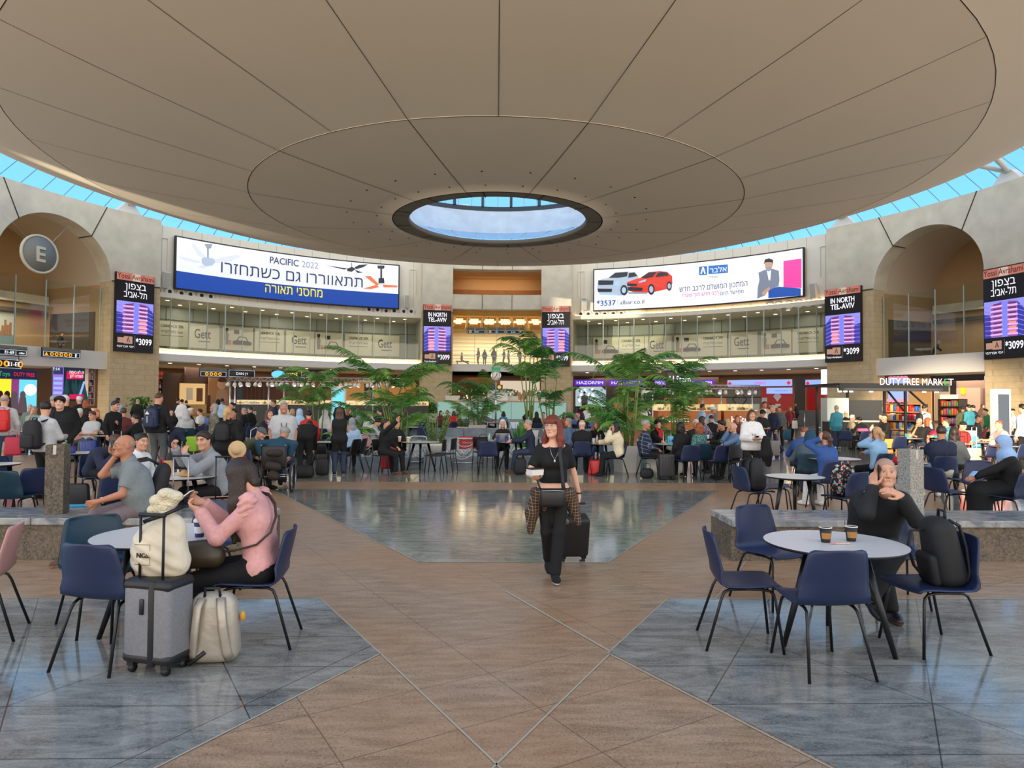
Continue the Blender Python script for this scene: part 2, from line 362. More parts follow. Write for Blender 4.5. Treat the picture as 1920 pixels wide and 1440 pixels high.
for x, y, w, h in ((-3.2, 46, 2.2, 1.5), (.2, 47, 1.9, 1.3)): bd.box((x, y+5, 15.6), (w, 2, h), 0)
struct(bd.build('roof_plant_block', white_paint))
# ---- clerestory glass between rim and dish
g = MB(); n = 84
for k in range(n):
    a0, a1 = -105+210*k/n, -105+210*(k+1)/n
    g.add([pc(a0, 36.4, 16.5), pc(a1, 36.4, 16.5), pc(a1, 27, 21.5), pc(a0, 27, 21.5)], [(0, 1, 2, 3)])
struct(g.build('window_2', sky_glass))
g = MB()
mul = M('mullion', (150, 186, 206), .4)
for k in range(n+1):
    a = -105+210*k/n; g.tube([pc(a, 36.35, 16.5), pc(a, 27, 21.45)], .035, 4)
struct(g.build('trim_1', mul))
# ---- walls
def structmb(mb, name, mats, parent=None):
    o = mb.build(name, mats, parent); return struct(o) if parent is None else o
for sg, side in ((-1, 'left'), (1, 'right')):
    def A_(a, b): return (a*sg, b*sg) if sg > 0 else (b*sg, a*sg)
    w = MB()
    # white upper wall with its balcony front
    w.arc(36.0, 36.4, *A_(12.4, 53.6), 10.5, 16.6, 40, 0)
    w.arc(35.85, 36.05, *A_(12.6, 53.2), 10.5, 10.9, 40, 0)
    for k in range(15):
        p = 14+k*2.72; w.arc(35.985, 36.0, *A_(p, p+.04), 10.6, 16.55, 1, 1)
    for p in (13.7, 51.4):
        w.arc(35.9, 36.0, *A_(p-.1, p), 12.9, 15.6, 1, 0); w.arc(35.9, 36.0, *A_(p+.9, p+1.0), 12.9, 15.6, 1, 0); w.arc(35.9, 36.0, *A_(p-.1, p+1.0), 15.5, 15.6, 1, 0)
    structmb(w, 'wall_'+side, [white_panel, M('panel_joint', (160, 156, 146), .8)])
    s_ = MB(); s_.arc(34.9, 47, *A_(12.7, 53.4), 5.05, 5.65, 40, 0); s_.arc(35.6, 36.3, *A_(12.7, 53.4), 5.65, 6.15, 40, 0)
    structmb(s_, 'slab_'+side, white_paint)
    so = MB(); so.arc(35.0, 47, *A_(12.7, 53.4), 4.98, 5.04, 40, 0); so.arc(36.4, 41.4, *A_(12.4, 53.6), 10.45, 10.55, 40, 0); structmb(so, 'soffit_'+side, soffit_m)
    # gallery behind the glass: back wall, with grey lower panels
    bw = MB(); bw.arc(41, 41.3, *A_(12.4, 53.6), 5.6, 10.5, 40, 0); bw.arc(40.95, 41, *A_(12.4, 53.6), 9.2, 9.25, 40, 1); bw.arc(40.95, 41.0, *A_(12.4, 53.6), 6.55, 6.6, 40, 1)
    for k in range(12): bw.arc(40.95, 41, *A_(14+k*3.4, 14.06+k*3.4), 5.7, 10.4, 1, 1)
    structmb(bw, 'gallery_wall_'+side, [M('gallery_wall', (158, 158, 144), .7), M('gallery_joint', (96, 94, 86), .8)])
    # glass panes and fins of the gallery
    gl = MB(); n = 16
    for k in range(n):
        a, b = 12.75+40.6*k/n, 12.75+40.6*(k+1)/n
        gl.add([pc(sg*a, 35.95, 6.15), pc(sg*b, 35.95, 6.15), pc(sg*b, 35.95, 10.5), pc(sg*a, 35.95, 10.5)], [(0, 1, 2, 3)])
    wd = structmb(gl, 'window_%d' % (3 if sg < 0 else 4), clear)
    fn = MB()
    for k in range(n+1):
        a = 12.75+40.6*k/n; fn.box(pc(sg*a, 35.9, 8.3), (.04 if k % 2 else .07, .1, 4.3), 0, -R_(sg*a))
    fn.build('frame', M('pane_edge', (176, 192, 186), .3), wd)
    # light strip along the slab edge
    ls = MB(); n = 20
    for k in range(n):
        a, b = 12.9+40.3*k/n, 12.9+40.3*(k+.93)/n; ls.arc(35.2, 35.35, *A_(a, b), 5.72, 5.86, 3, 0)
    o = ls.build('strip_light', M('warm_lamp', (255, 226, 176), .5, emit=5.0)); tag(o, 'row of warm strip lamps along the '+('slab under the ceiling fan billboard' if sg < 0 else 'slab under the two car billboard'), 'light')
    if sg > 0: o = MB().arc(35.86, 35.97, 13.2, 53, 10.905, 10.93, 40, 0).build('cove_light', M('cove_lamp', (255, 206, 140), .5, emit=9.0)); tag(o, 'thin warm cove lamp on the ledge under the two car billboard', 'light')
    # area lights added to brighten the gallery and the shops
    for k in range(3):
        a = 19+k*13.5; pa = pc(sg*a, 38.8, 10.35); area('gallery_fill', pa, pa+Vector((0, 0, -1)), 75 if sg < 0 else 50, (1, .94, .8), 3.5, 2)
        pb = pc(sg*a, 41.5, 4.85); area('shop_fill', pb, pb+Vector((0, 0, -1)), 520, (1, .80, .55), 6, 3)
    # shops: dark back wall, floor to slab
    sb = MB(); sb.arc(46.5, 46.9, *A_(7, 80), 0, 5.0, 60, 0); structmb(sb, 'wall_shop_'+side, wood_dark)
    # pillars beside the centre bay and beside the arch
    for i, (a, b) in enumerate(((7.6, 12.75), (53.4, 59.9), (73.9, 80))):
        p = MB(); p.arc(34.5, 36.6 if i == 0 else 36.0, *A_(a, b), 0, 11.0, 6, 0); p.arc(34.5, 36.6, *A_(a, b), 11.0, 16.6, 6, 1); p.arc(34.44, 34.5, *A_(a, b), 10.97, 11.03, 6, 2)
        structmb(p, 'pillar_'+side, [stone_tan, concrete, seam])
    # arch wall
    aw = MB(); ac, hw = 66.95, 7.1; rr = 4.28; N_ = 40; outer = []
    for k in range(N_+1):
        t = -1+2*k/N_; z = 10.8+math.sqrt(max(0, 1-t*t))*rr; outer.append((sg*(ac+hw*t), z))
    vs = []
    for p, z in outer: vs += [pc(p, 34.5, z), pc(p, 34.5, 16.6), pc(p, 36.2, z), pc(p, 36.2, 16.6)]
    fs = []
    for k in range(N_):
        i, j = 4*k, 4*k+4; q = [(i, j, j+1, i+1), (i+2, i+3, j+3, j+2), (i, i+2, j+2, j), (i+1, j+1, j+3, i+3)]
        fs += q if sg < 0 else [x[::-1] for x in q]
    aw.add(vs, fs, 0)
    for t in (-.62, .62):
        z0 = 10.8+math.sqrt(1-t*t)*rr; a0 = sg*(ac+hw*t); a1 = sg*(ac+hw*t*1.42)
        aw.tube([pc(a0, 34.49, z0), pc(a1, 34.49, 16.6)], .04, 4, 1); aw.tube([pc(a0, 34.5, z0-.02), pc(a0, 36.1, z0-.02)], .04, 4, 1)
    structmb(aw, 'arch_wall_'+side, [concrete, seam])
    # barrel vault running back from the arch, side walls, end wall
    ctr = pc(sg*ac, 36.0, 0); dr = Vector((math.sin(R_(sg*ac)), math.cos(R_(sg*ac)), 0)); tn = Vector((dr.y, -dr.x, 0)); r2 = 4.5
    v = MB(); vs = []; n = 24
    for L_ in (-.2, 6.2):
        for k in range(n+1):
            t = math.pi*k/n; p = ctr+dr*L_+tn*(r2*math.cos(t)); vs.append((p.x, p.y, 10.8+r2*math.sin(t)))
    v.add(vs, [(k, k+1, n+2+k, n+1+k) for k in range(n)], 0, True)
    structmb(v, 'vault_'+side, M('vault_plaster', (206, 192, 172), .8))
    v = MB()
    for sd in (-1, 1):
        c = ctr+dr*2.9+tn*(sd*(r2+.1)); v.box((c.x, c.y, 8.0), (.2, 6.6, 5.7), 0, -R_(sg*ac)); c = c-tn*(sd*.12); v.box((c.x, c.y, 7.1), (.06, 5.2, 3.2), 2, -R_(sg*ac))
    c = ctr+dr*6.2; v.box((c.x, c.y, 10.3), (9.2, .2, 10), 0, -R_(sg*ac)); c = ctr+dr*5.7
    v.box((c.x, c.y, 9.75), (8.6, .5, .7), 1, -R_(sg*ac)); v.box((c.x, c.y, 8.75), (8.6, .4, .3), 2, -R_(sg*ac))
    structmb(v, 'arch_room_wall_'+side, [beige, concrete, M('dark_panel', (74, 66, 56), .35)])
    v = MB(); c = ctr+dr*3; v.box((c.x, c.y, 4.75), (9, 7.4, .9), 0, -R_(sg*ac)); c = ctr-dr*1.2; v.box((c.x, c.y, 4.8), (8.6, .5, 1.35), 1, -R_(sg*ac)); structmb(v, 'arch_slab_'+side, [soffit_m, white_paint])
    gl = MB(); q = ctr-dr*.6; hw2 = 4.2
    for k in range(4):
        x0, x1 = -hw2+2*hw2*k/4, -hw2+2*hw2*(k+1)/4; P = [q+tn*x0, q+tn*x1]
        gl.add([(P[0].x, P[0].y, 5.5), (P[1].x, P[1].y, 5.5), (P[1].x, P[1].y, 10.4), (P[0].x, P[0].y, 10.4)], [(0, 1, 2, 3)])
    wd = structmb(gl, 'window_%d' % (5 if sg < 0 else 6), clear); fn = MB()
    for k in range(5):
        p = q+tn*(-hw2+2*hw2*k/4); fn.box((p.x, p.y, 7.95), (.06, .08, 4.9), 0, -R_(sg*ac))
    fn.build('frame', MATS['pane_edge'], wd)
    pa = ctr+dr*3.2+Vector((0, 0, 9.6)); area('arch_room_lamp', pa, pa+Vector((0, 0, -1)), 260 if sg < 0 else 60, (1, .84, .62), 4, 2)
    pb = ctr+dr*4+Vector((0, 0, 4.2)); area('arch_shop_fill', pb, pb+Vector((0, 0, -1)), 420, (1, .84, .62), 6, 5)  # area light added to brighten the shop under the arch
# ---- centre bay
c = MB()
for z0, z1 in ((15.6, 16.6), (11.45, 12.95)):
    c.arc(34.7, 36.0, -7.6, 7.6, z0, z1, 12, 0)
    for p in (-2.55, 2.55): c.arc(34.66, 34.7, p-.03, p+.03, z0, z1, 1, 1)
structmb(c, 'beam_centre', [concrete, seam])
c = MB(); c.arc(40, 40.3, -9, 9, 12.9, 16.6, 8, 0); structmb(c, 'wall_centre_upper', M('tan_upper', (196, 150, 98), .7)); c = MB(); c.arc(36, 40.2, -8, 8, 15.5, 15.6, 8, 0); c.arc(39.9, 40, -8, 8, 12.9, 14.3, 8, 1); structmb(c, 'ceiling_centre', [M('tan_ceiling', (206, 168, 120), .8), M('brown_brick', (150, 96, 50), .7, noise=(2.5, .1))])
c = MB(); c.arc(46, 46.4, -9, 9, 5, 11.6, 8, 0)
for k in range(11): c.arc(45.93, 46, -9, 9, 5.7+k*.46, 5.95+k*.46, 8, 1)
structmb(c, 'wall_centre', [M('cream_wall', (236, 216, 178), .6), M('cream_band', (248, 232, 200), .6)])
c = MB(); c.arc(35, 47, -7.6, 7.6, 5.0, 5.75, 10, 0); c.arc(36.5, 47, -13.2, 13.2, 5.0, 5.75, 10, 0); structmb(c, 'slab_centre', white_paint)
for sg in (-1, 1):
    for a, w_ in ((12.45, .25), (53.45, .25)): c = MB(); c.arc(36.3, 41.3, sg*a-w_, sg*a+w_, 5.6, 10.6, 1, 0); structmb(c, 'wall_end', MATS['gallery_wall'])
c = MB(); c.arc(36, 46.2, -8.2, 8.2, 10.9, 11.5, 8, 0)
for k in range(7):
    a = -7+k*2.35; c.arc(37, 44, a-.25, a+.25, 10.3, 10.9, 2, 1)
structmb(c, 'ceiling_gallery_centre', [M('straw', (216, 168, 96), .9, noise=(12, .2)), M('cream_beam', (216, 196, 160), .7)])
c = MB()
for k in range(6):
    a = -7.2+k*2.5; c.arc(36.4, 36.7, a, a+2.0, 10.25, 10.45, 3, 0)
    c.arc(38.5, 43.5, a+.3, a+1.7, 10.88, 10.9, 2, 0)
tag(c.build('ceiling_lamp_row', M('warm_lamp2', (255, 214, 150), .5, emit=2.2)), 'warm strip lamps under the beam of the open upper gallery', 'light')
pa = pc(0, 41, 10.2); area('gallery_fill', pa, pa+Vector((0, 0, -1)), 950, (1, .88, .66), 8, 5)  # this and the next: added area lights brightening upper gallery and shop below
pa = pc(0, 42, 4.8); area('shop_fill', pa, pa+Vector((0, 0, -1)), 300, (1, .82, .58), 7, 5)
pa = pc(0, 38, 15.3); area('recess_lamp', pa, pa+Vector((0, 0.6, -1)), 110, (1, .84, .62), 7, 1.5)
for s_ in (-1, 1):
    c = MB(); c.arc(36, 46.4, s_*8.0-.2, s_*8.0+.2, 5, 16.6, 1, 0); structmb(c, 'wall_reveal', M('cream_reveal', (220, 196, 156), .7))
gl = MB(); n = 4
for k in range(n):
    a, b = -7.5+15*k/n, -7.5+15*(k+1)/n; gl.add([pc(a, 35.4, 5.75), pc(b, 35.4, 5.75), pc(b, 35.4, 9.6), pc(a, 35.4, 9.6)], [(0, 1, 2, 3)])
wd = structmb(gl, 'window_7', clear); fn = MB()
for k in range(n+1): fn.box(pc(-7.5+15*k/n, 35.4, 7.7), (.05, .06, 3.9), 0, -R_(-7.5+15*k/n))
fn.arc(35.36, 35.44, -7.5, 7.5, 6.6, 6.66, 8, 0); fn.build('frame', MATS['pane_edge'], wd)
c = MB(); c.arc(46, 46.4, -9, 9, 0, 5, 8, 0); structmb(c, 'wall_centre_lower', wood_dark)
# ================================================================ SIGNS AND SHOP FRONTS
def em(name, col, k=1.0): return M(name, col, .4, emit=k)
e_white = em('lit_white', (245, 246, 255), 1.0); e_blue = em('lit_blue', (24, 70, 160), .9); e_pale = em('lit_pale', (226, 228, 240), .95); e_navy = em('lit_navy', (48, 66, 110), .6)
e_yel = em('lit_yellow', (255, 226, 50), 1.0); e_red = em('lit_red', (214, 40, 52), .95); e_pink = em('lit_pink', (244, 70, 160), .95); e_grey = em('lit_grey', (150, 160, 178), .8)
e_dark = em('lit_dark', (52, 56, 66), .5); e_org = em('lit_orange', (224, 120, 70), .9); e_silver = em('lit_silver', (178, 194, 214), .85); e_skin = em('lit_skin', (206, 160, 132), .8)
e_suit = em('lit_suit', (130, 138, 158), .8); e_purple = em('lit_purple', (96, 40, 190), .9); e_amber = em('lit_amber', (240, 170, 40), .9); e_sky = em('lit_sky', (150, 176, 250), .95)
e_cyan = em('lit_cyan', (110, 214, 236), .95); e_green = em('lit_green', (60, 170, 90), .8); e_violet = em('lit_violet', (150, 110, 220), .9); e_rose = em('lit_rose', (232, 150, 176), .9); e_mag = em('lit_magenta', (226, 40, 140), .95)
sign_black = M('sign_black', (18, 18, 20), .35)
def bend(root, phi, R, z):
    """wrap a flat board (x along, z up) onto the round wall: the board takes the wall's curve"""
    for o in [root]+list(root.children_recursive):
        if o.type != 'MESH': continue
        for v in o.data.vertices:
            p = pc(phi+math.degrees(v.co.x/R), R+v.co.y, z+v.co.z); v.co = p
    return root
def sub_x(mb, step=1.2):
    return mb
def strip_box(mb, x0, x1, y0, y1, z0, z1, mi=0, n=20):
    for k in range(n): a = x0+(x1-x0)*k/n; b = x0+(x1-x0)*(k+1)/n; mb.b2(a, b, y0, y1, z0, z1, mi)
def board(phi0, phi1, R, z0, z1):
    """frame of reference of a curved billboard: (px,py) -> local x,z"""
    pm = (phi0+phi1)/2; hw = R_(abs(phi1-phi0))*R/2
    def loc(px, py): a, z = cyl(px, py, R); return (R_(a-pm)*R, z-z0)
    return pm, hw, z1-z0, loc
def poly(mb, pts, y, mi=0, th=.01): mb.prism(pts, y-th, y, mi)
# ---- left billboard: ceiling fans
pm, hw, hh, L1 = board(-50.4, -16.6, 35.6, 11.4, 15.75)
def Z2(x, y): return L1(280+x/3.692, 420+y/3.692)
m0 = MB(); strip_box(m0, -hw-.12, hw+.12, 0, .25, -.12, hh+.12, 0, 30); bb = m0.build('billboard', [black])
tag(bb, 'long lit billboard of ceiling fans over a blue band with yellow lettering', 'billboard')
m1 = MB(); strip_box(m1, -hw, hw, -.03, 0, 1.45, hh, 0, 30); m1.build('picture', [e_pale], bb)
m1 = MB(); strip_box(m1, -hw, hw, -.03, 0, 0, 1.45, 0, 30); m1.build('colour_band', [e_blue], bb)
def fan(pts_list, mats, nm='fan_picture'):
    q = MB()
    for i, (mi, pts) in enumerate(pts_list): poly(q, [Z2(*p) for p in pts], -.04-.012*i-.05*(i > 0), mi)
    q.build(nm, mats, bb)
fan([(1, [(380, 140), (435, 140), (425, 168), (410, 172), (410, 240), (398, 240), (398, 172)]), (0, [(285, 140), (310, 142), (395, 235), (385, 250), (330, 215)]), (0, [(192, 222), (245, 232), (350, 262), (330, 272), (230, 248)]), (0, [(430, 250), (520, 228), (610, 215), (628, 228), (560, 258), (450, 272)]), (0, [(330, 300), (385, 275), (420, 285), (370, 312)]), (2, [(356, 240), (375, 232), (440, 240), (452, 265), (430, 290), (380, 292), (358, 272)])], [em('fan_white', (212, 220, 238), .9), e_grey, e_silver])
fan([(0, [(1210, 284), (1230, 288), (1370, 308), (1350, 316)]), (0, [(1420, 300), (1450, 285), (1512, 280), (1480, 300), (1430, 315)]), (0, [(1420, 318), (1478, 338), (1440, 340)]), (1, [(1394, 270), (1402, 270), (1402, 300), (1394, 300)]), (0, [(1364, 312), (1400, 298), (1428, 312), (1400, 332), (1370, 328)])], [e_dark, e_grey])
fan([(1, [(1578, 288), (1628, 288), (1625, 310), (1582, 310)]), (1, [(1598, 310), (1610, 310), (1610, 380), (1598, 380)]), (0, [(1490, 364), (1530, 362), (1590, 420), (1570, 426)]), (0, [(1615, 420), (1716, 428), (1716, 440), (1620, 440)]), (0, [(1480, 448), (1570, 422), (1590, 438), (1530, 452)]), (1, [(1586, 376), (1622, 376), (1626, 412), (1584, 412)])], [e_org, e_dark])
def btext(parent, LZ, s, zx0, zy0, zx1, zy1, mat, bold=0.0, name='lettering'):
    """text filling the zoom-rectangle (x0,y0)-(x1,y1), baseline at y1"""
    a = LZ(zx0, zy1); b = LZ(zx1, zy1); t = LZ((zx0+zx1)/2, zy0); bz = LZ((zx0+zx1)/2, zy1)
    return txt(s, (t[1]-bz[1])/.72, mat, parent, ((0, 0, 0)), name, 'CENTER', bold, .006, b[0]-a[0]), ((a[0]+b[0])/2, -.17, (a[1]+b[1])/2)
def place_text(args, **k):
    o, p = btext(*args, **k)
    me = o.data; xs = [v.co.x for v in me.vertices]; mid = (max(xs)+min(xs))/2
    for v in me.vertices: v.co += Vector((p[0]-mid, p[1], p[2]))
    return o
place_text((bb, Z2, 'PACIFIC', 830, 238, 1030, 284, e_navy), bold=.012); place_text((bb, Z2, '2022', 1052, 262, 1166, 306, e_grey))
place_text((bb, Z2, heb('תתאווררו גם כשתחזרו'), 490, 310, 1475, 392, e_navy)); place_text((bb, Z2, heb('מחסני תאורה'), 798, 428, 1195, 492, e_yel), bold=.012)
bend(bb, pm, 35.6, 11.4)
# ---- right billboard: two cars and a man leaning on a blue block
pm, hw, hh, L2 = board(16.4, 49.1, 35.6, 11.4, 15.55)
def Z4(x, y): return L2(1060+x/3.84, 440+y/3.84)
m0 = MB(); strip_box(m0, -hw-.12, hw+.12, 0, .25, -.12, hh+.12, 0, 30); bb = m0.build('billboard', [black])
tag(bb, 'long lit white billboard with two cars and a man in a grey suit', 'billboard')
m1 = MB(); strip_box(m1, -hw, hw, -.03, 0, 0, hh, 0, 30); m1.build('picture', [em('lit_board_white', (238, 240, 246), .95)], bb)
def pic(lst, mats, nm, Z=Z4):
    q = MB()
    for i, (mi, pts) in enumerate(lst): poly(q, [Z(*p) for p in pts], -.04-.012*i-.075*(i > 0), mi)
    return q.build(nm, mats, bb)
def circ(x, y, r, n=14, sx=1.0): return [(x+r*sx*math.cos(2*math.pi*k/n), y+r*math.sin(2*math.pi*k/n)) for k in range(n)]
pic([(0, [(232, 345), (262, 320), (310, 312), (360, 272), (440, 266), (505, 270), (526, 300), (528, 340), (440, 425), (400, 440), (250, 430), (230, 405)]), (1, [(312, 312), (362, 276), (452, 270), (446, 302), (380, 312)]), (1, [(460, 278), (500, 274), (522, 300), (455, 312)]), (1, [(238, 330), (350, 332), (345, 362), (240, 364)]), (2, [(356, 340), (392, 336), (390, 372), (358, 374)]), (1, [(232, 390), (340, 392), (335, 415), (240, 415)]), (1, circ(425, 402, 38, sx=.7)), (2, circ(424, 402, 22, sx=.7)), (2, [(240, 420), (380, 428), (376, 440), (250, 436)])], [e_silver, e_dark, em('car_ice', (170, 205, 235), .9)], 'car_picture')
pic([(0, [(440, 345), (478, 325), (540, 312), (600, 270), (680, 262), (735, 268), (770, 300), (772, 352), (750, 388), (610, 420), (500, 418), (446, 400)]), (1, [(545, 312), (604, 274), (660, 270), (632, 306), (580, 316)]), (1, [(668, 276), (700, 270), (735, 275), (745, 296), (650, 308)]), (1, [(446, 352), (520, 356), (515, 372), (448, 372)]), (1, [(450, 378), (560, 384), (555, 408), (455, 404)]), (2, [(530, 340), (585, 322), (580, 340), (535, 350)]), (1, circ(622, 396, 40, sx=.6)), (2, circ(622, 396, 24, sx=.6)), (1, circ(752, 372, 34, sx=.55)), (2, circ(752, 372, 20, sx=.55)), (3, [(448, 416), (600, 418), (590, 428), (460, 428)])], [em('car_red', (222, 62, 48), .9), e_dark, e_silver, e_grey], 'car_picture')
pic([(3, [(1572, 190), (1702, 172), (1702, 384), (1572, 384)]), (4, [(1466, 395), (1540, 376), (1700, 388), (1700, 440), (1466, 458)]), (0, [(1395, 275), (1440, 255), (1500, 248), (1542, 262), (1546, 330), (1540, 372), (1470, 400), (1440, 440), (1386, 462), (1390, 380), (1402, 330)]), (5, [(1456, 262), (1486, 258), (1480, 330), (1470, 330)]), (1, [(1420, 420), (1440, 400), (1475, 378), (1482, 394), (1450, 425), (1430, 442)]), (1, [(1440, 205), (1460, 190), (1492, 192), (1500, 215), (1490, 250), (1470, 266), (1448, 250)]), (2, [(1436, 215), (1442, 182), (1472, 172), (1502, 184), (1502, 214), (1492, 200), (1450, 200)]), (6, [(1450, 238), (1488, 236), (1484, 260), (1468, 268), (1454, 258)])], [e_suit, e_skin, e_dark, e_pink, em('block_blue', (36, 84, 170), .9), e_white, e_grey], 'man_picture')
pic([(0, [(964, 232), (1022, 226), (1022, 290), (964, 292)]), (1, [(975, 284), (990, 236), (1000, 236), (1014, 282), (1004, 284), (994, 250), (986, 284)]), (0, [(1034, 226), (1174, 216), (1174, 276), (1034, 286)]), (2, [(379, 470), (382, 470), (382, 512), (379, 512)])], [em('logo_blue', (40, 110, 190), .9), e_white, e_grey], 'logo')
place_text((bb, Z4, heb('אלבר'), 1044, 234, 1166, 272, e_white), bold=.008); place_text((bb, Z4, heb('מציגה:'), 1030, 298, 1104, 314, e_navy))
place_text((bb, Z4, heb('המתכון המושלם לרכב חדש'), 826, 352, 1316, 392, e_navy)); place_text((bb, Z4, heb('ספיישל היום:'), 1112, 402, 1290, 430, e_navy)); place_text((bb, Z4, heb('רכב חדש תוך שעה!'), 848, 414, 1108, 442, e_mag))
place_text((bb, Z4, '*3537', 228, 474, 366, 512, em('txt_blue', (44, 92, 170), .8)), bold=.02); place_text((bb, Z4, 'albar.co.il', 396, 470, 570, 500, e_navy))
bend(bb, pm, 35.6, 11.4)
# ---- air nozzles and loudspeakers along the billboard walls
noz = MB(); noz.lathe([(.0, .01), (.16, .01), (.17, .05), (.40, .08), (.43, 0), (.43, 0.01)], n=20); noz2 = MB(); noz2.lathe([(0, .06), (.17, .05)], n=16)
nm_ = noz.mesh('nozzle_ring', [white_paint]); nb_ = noz2.mesh('nozzle_hole', [black])
for px, py in ((298, 545), (318, 547), (340, 550), (357, 552), (378, 554), (395, 556), (692, 580), (708, 581), (724, 583), (739, 583), (757, 584), (771, 584), (1089, 589), (1103, 589), (1119, 589), (1134, 589), (1150, 588), (1165, 588), (1444, 573), (1460, 572), (1480, 571), (1498, 569), (1516, 567), (1533, 565)):
    a, z = cyl(px, py, 35.95); o = link('air_nozzle', nm_, None, pc(a, 35.96, z)); o.rotation_euler = (R_(90), 0, R_(-a)); h = link('bore', nb_, o)
    tag(o, 'round white air nozzle set in the wall below the '+('ceiling fan billboard' if px < 900 else 'two car billboard'), 'air nozzle', 'air nozzles under the '+('fan' if px < 900 else 'car')+' billboard')
for px, py, w in ((310, 525, 'beside the white fan picture'), (762, 565, 'beside the orange fan picture'), (1096, 570, 'beside the silver car picture'), (1526, 545, 'beside the pink block picture')):
    a, z = cyl(px, py, 35.7); b = MB(); b.rbox((0, 0, 0), (.55, .4, 1.35), .06); b.b2(-.22, .22, -.215, -.2, -.6, .6, 1)
    o = b.build('loudspeaker', [white_paint, M('speaker_grille', (186, 184, 176), .7)], None, pc(a, 35.62, z), R_(-a)); o.rotation_euler[0] = R_(8); tag(o, 'white column loudspeaker on the wall '+w, 'loudspeaker')
# ---- tall LED screens on the pillars
def led(phi, w, z0, z1, hebrew, label, R=34.2):
    h = z1-z0; r = empty('led_screen', pc(phi, R, z0), R_(-phi)); tag(r, label, 'screen', 'tall advertising screens on the pillars')
    b = MB(); b.b2(-w/2, w/2, 0, .3, 0, h); b.build('case', [black], r)
    b = MB(); b.b2(-w/2+.06, w/2-.06, -.012, 0, .05, h*.905); b.build('display', [em('screen_black', (16, 15, 22), .25)], r)
    b = MB(); b.b2(-w/2+.04, w/2-.04, -.03, 0, h*.905, h); b.b2(-.28, .35, -.034, -.03, h*.905, h, 1); b.build('name_plate', [em('rose_copper', (216, 130, 112), .55), em('rose_light', (236, 196, 176), .6)], r)
    txt('Yossi Avrahami', .6, M('plate_ink', (60, 30, 28), .5), r, (0, -.04, h*.925), wid=w*.94)
    if hebrew:
        txt(heb('בצפון'), .74, e_white, r, (0, -.02, h*.80), bold=.008); txt(heb('תל-אביב'), .74, e_white, r, (0, -.02, h*.695), bold=.008, wid=w*.6)
    else:
        txt('IN NORTH', .6, e_white, r, (0, -.02, h*.80), bold=.015, wid=w*.66); txt('TEL-AVIV', .6, e_white, r, (0, -.02, h*.715), bold=.015, wid=w*.66)
    # the towers picture
    q = MB(); x0, x1, a, c = -w/2+.06, w/2-.06, h*.235, h*.64
    def P(mi, pts, k): q.prism([(x0+(x1-x0)*u, a+(c-a)*v) for u, v in pts], -.014-.002*k-.003, -.014-.002*k, mi)
    s_ = (lambda u: u) if hebrew else (lambda u: 1-u)
    P(0, [(0, 0), (1, 0), (1, 1), (0, 1)], 0)
    P(1, [(s_(.18), 0), (s_(.46), 0), (s_(.46), .98), (s_(.18), .88)], 1); P(1, [(s_(.60), 0), (s_(.83), 0), (s_(.83), .93), (s_(.60), .97)], 1); P(2, [(s_(.83), 0), (s_(1), 0), (s_(1), .7), (s_(.83), .93)], 1); P(2, [(s_(0), 0), (s_(.18), 0), (s_(.18), .62), (s_(0), .66)], 1); P(5, [(s_(.47), 0), (s_(.6), 0), (s_(.6), .95), (s_(.47), .98)], 1)
    for k in range(7):
        v = .05+k*.128
        P(3, [(s_(.16), v), (s_(.46), v+.01), (s_(.46), v+.06), (s_(.16), v+.045)], 2); P(3, [(s_(.59), v), (s_(.84), v-.01), (s_(.84), v+.045), (s_(.59), v+.05)], 2)
        P(4, [(s_(.24), v+.06), (s_(.44), v+.066), (s_(.44), v+.105), (s_(.24), v+.1)], 2); P(6 if k < 3 else 4, [(s_(.62), v+.055), (s_(.80), v+.05), (s_(.80), v+.1), (s_(.62), v+.1)], 2)
        P(7, [(s_(.02), v+.02), (s_(.16), v+.015), (s_(.16), v+.035), (s_(.02), v+.04)], 2); P(5, [(s_(.85), v+.0), (s_(.99), v-.06), (s_(.99), v-.04), (s_(.85), v+.02)], 2)
    q.build('tower_picture', [em('pic_sky', (150, 150, 250), .85), em('pic_wall', (150, 104, 196), .7), em('pic_blue', (62, 66, 176), .7), em('pic_balcony', (240, 176, 226), .9), em('pic_shade', (112, 60, 120), .6), em('pic_glass', (128, 136, 244), .85), em('pic_glow', (255, 150, 120), .95), e_violet], r)
    q = MB(); q.rbox((-w*.36, -.02, h*.145), (w*.16, .012, .42), .02, 2, 0); q.rbox((-w*.17, -.02, h*.15), (w*.22, .012, .58), .02, 2, 0); q.prism([(-w*.215, h*.125), (-w*.19, h*.125), (-w*.17, h*.175), (-w*.15, h*.125), (-w*.125, h*.125), (-w*.17, h*.195)], -.032, -.027, 1); q.b2(0, .012, -.02, -.013, h*.05, h*.21, 2); q.build('logo', [em('logo_rose', (196, 150, 130), .7), em('logo_brown', (70, 40, 36), .3), e_grey], r)
    txt('*3099', .7, e_white, r, (w*.24, -.02, h*.1), bold=.012, wid=w*.42); txt(heb('יוסי אברהמי') if hebrew else 'Yossi Avrahami', .24, e_white, r, (-w*.24, -.02, h*.055), wid=w*.42)
    return r
led(-57.0, 3.05, 5.55, 11.75, True, 'tall lit advertising screen on the pillar beside the arch with the round E sign'); led(-10.25, 2.85, 5.5, 11.75, False, 'tall lit advertising screen on the pillar between fan billboard and upper gallery')
led(10.15, 2.85, 5.5, 11.7, True, 'tall lit advertising screen on the pillar between upper gallery and car billboard'); led(55.9, 3.05, 5.3, 11.4, False, 'tall lit advertising screen with English text on the pillar beside the unsigned arch'); led(76.6, 2.9, 4.9, 10.9, True, 'tall lit advertising screen cut by the picture edge beyond the unsigned arch')
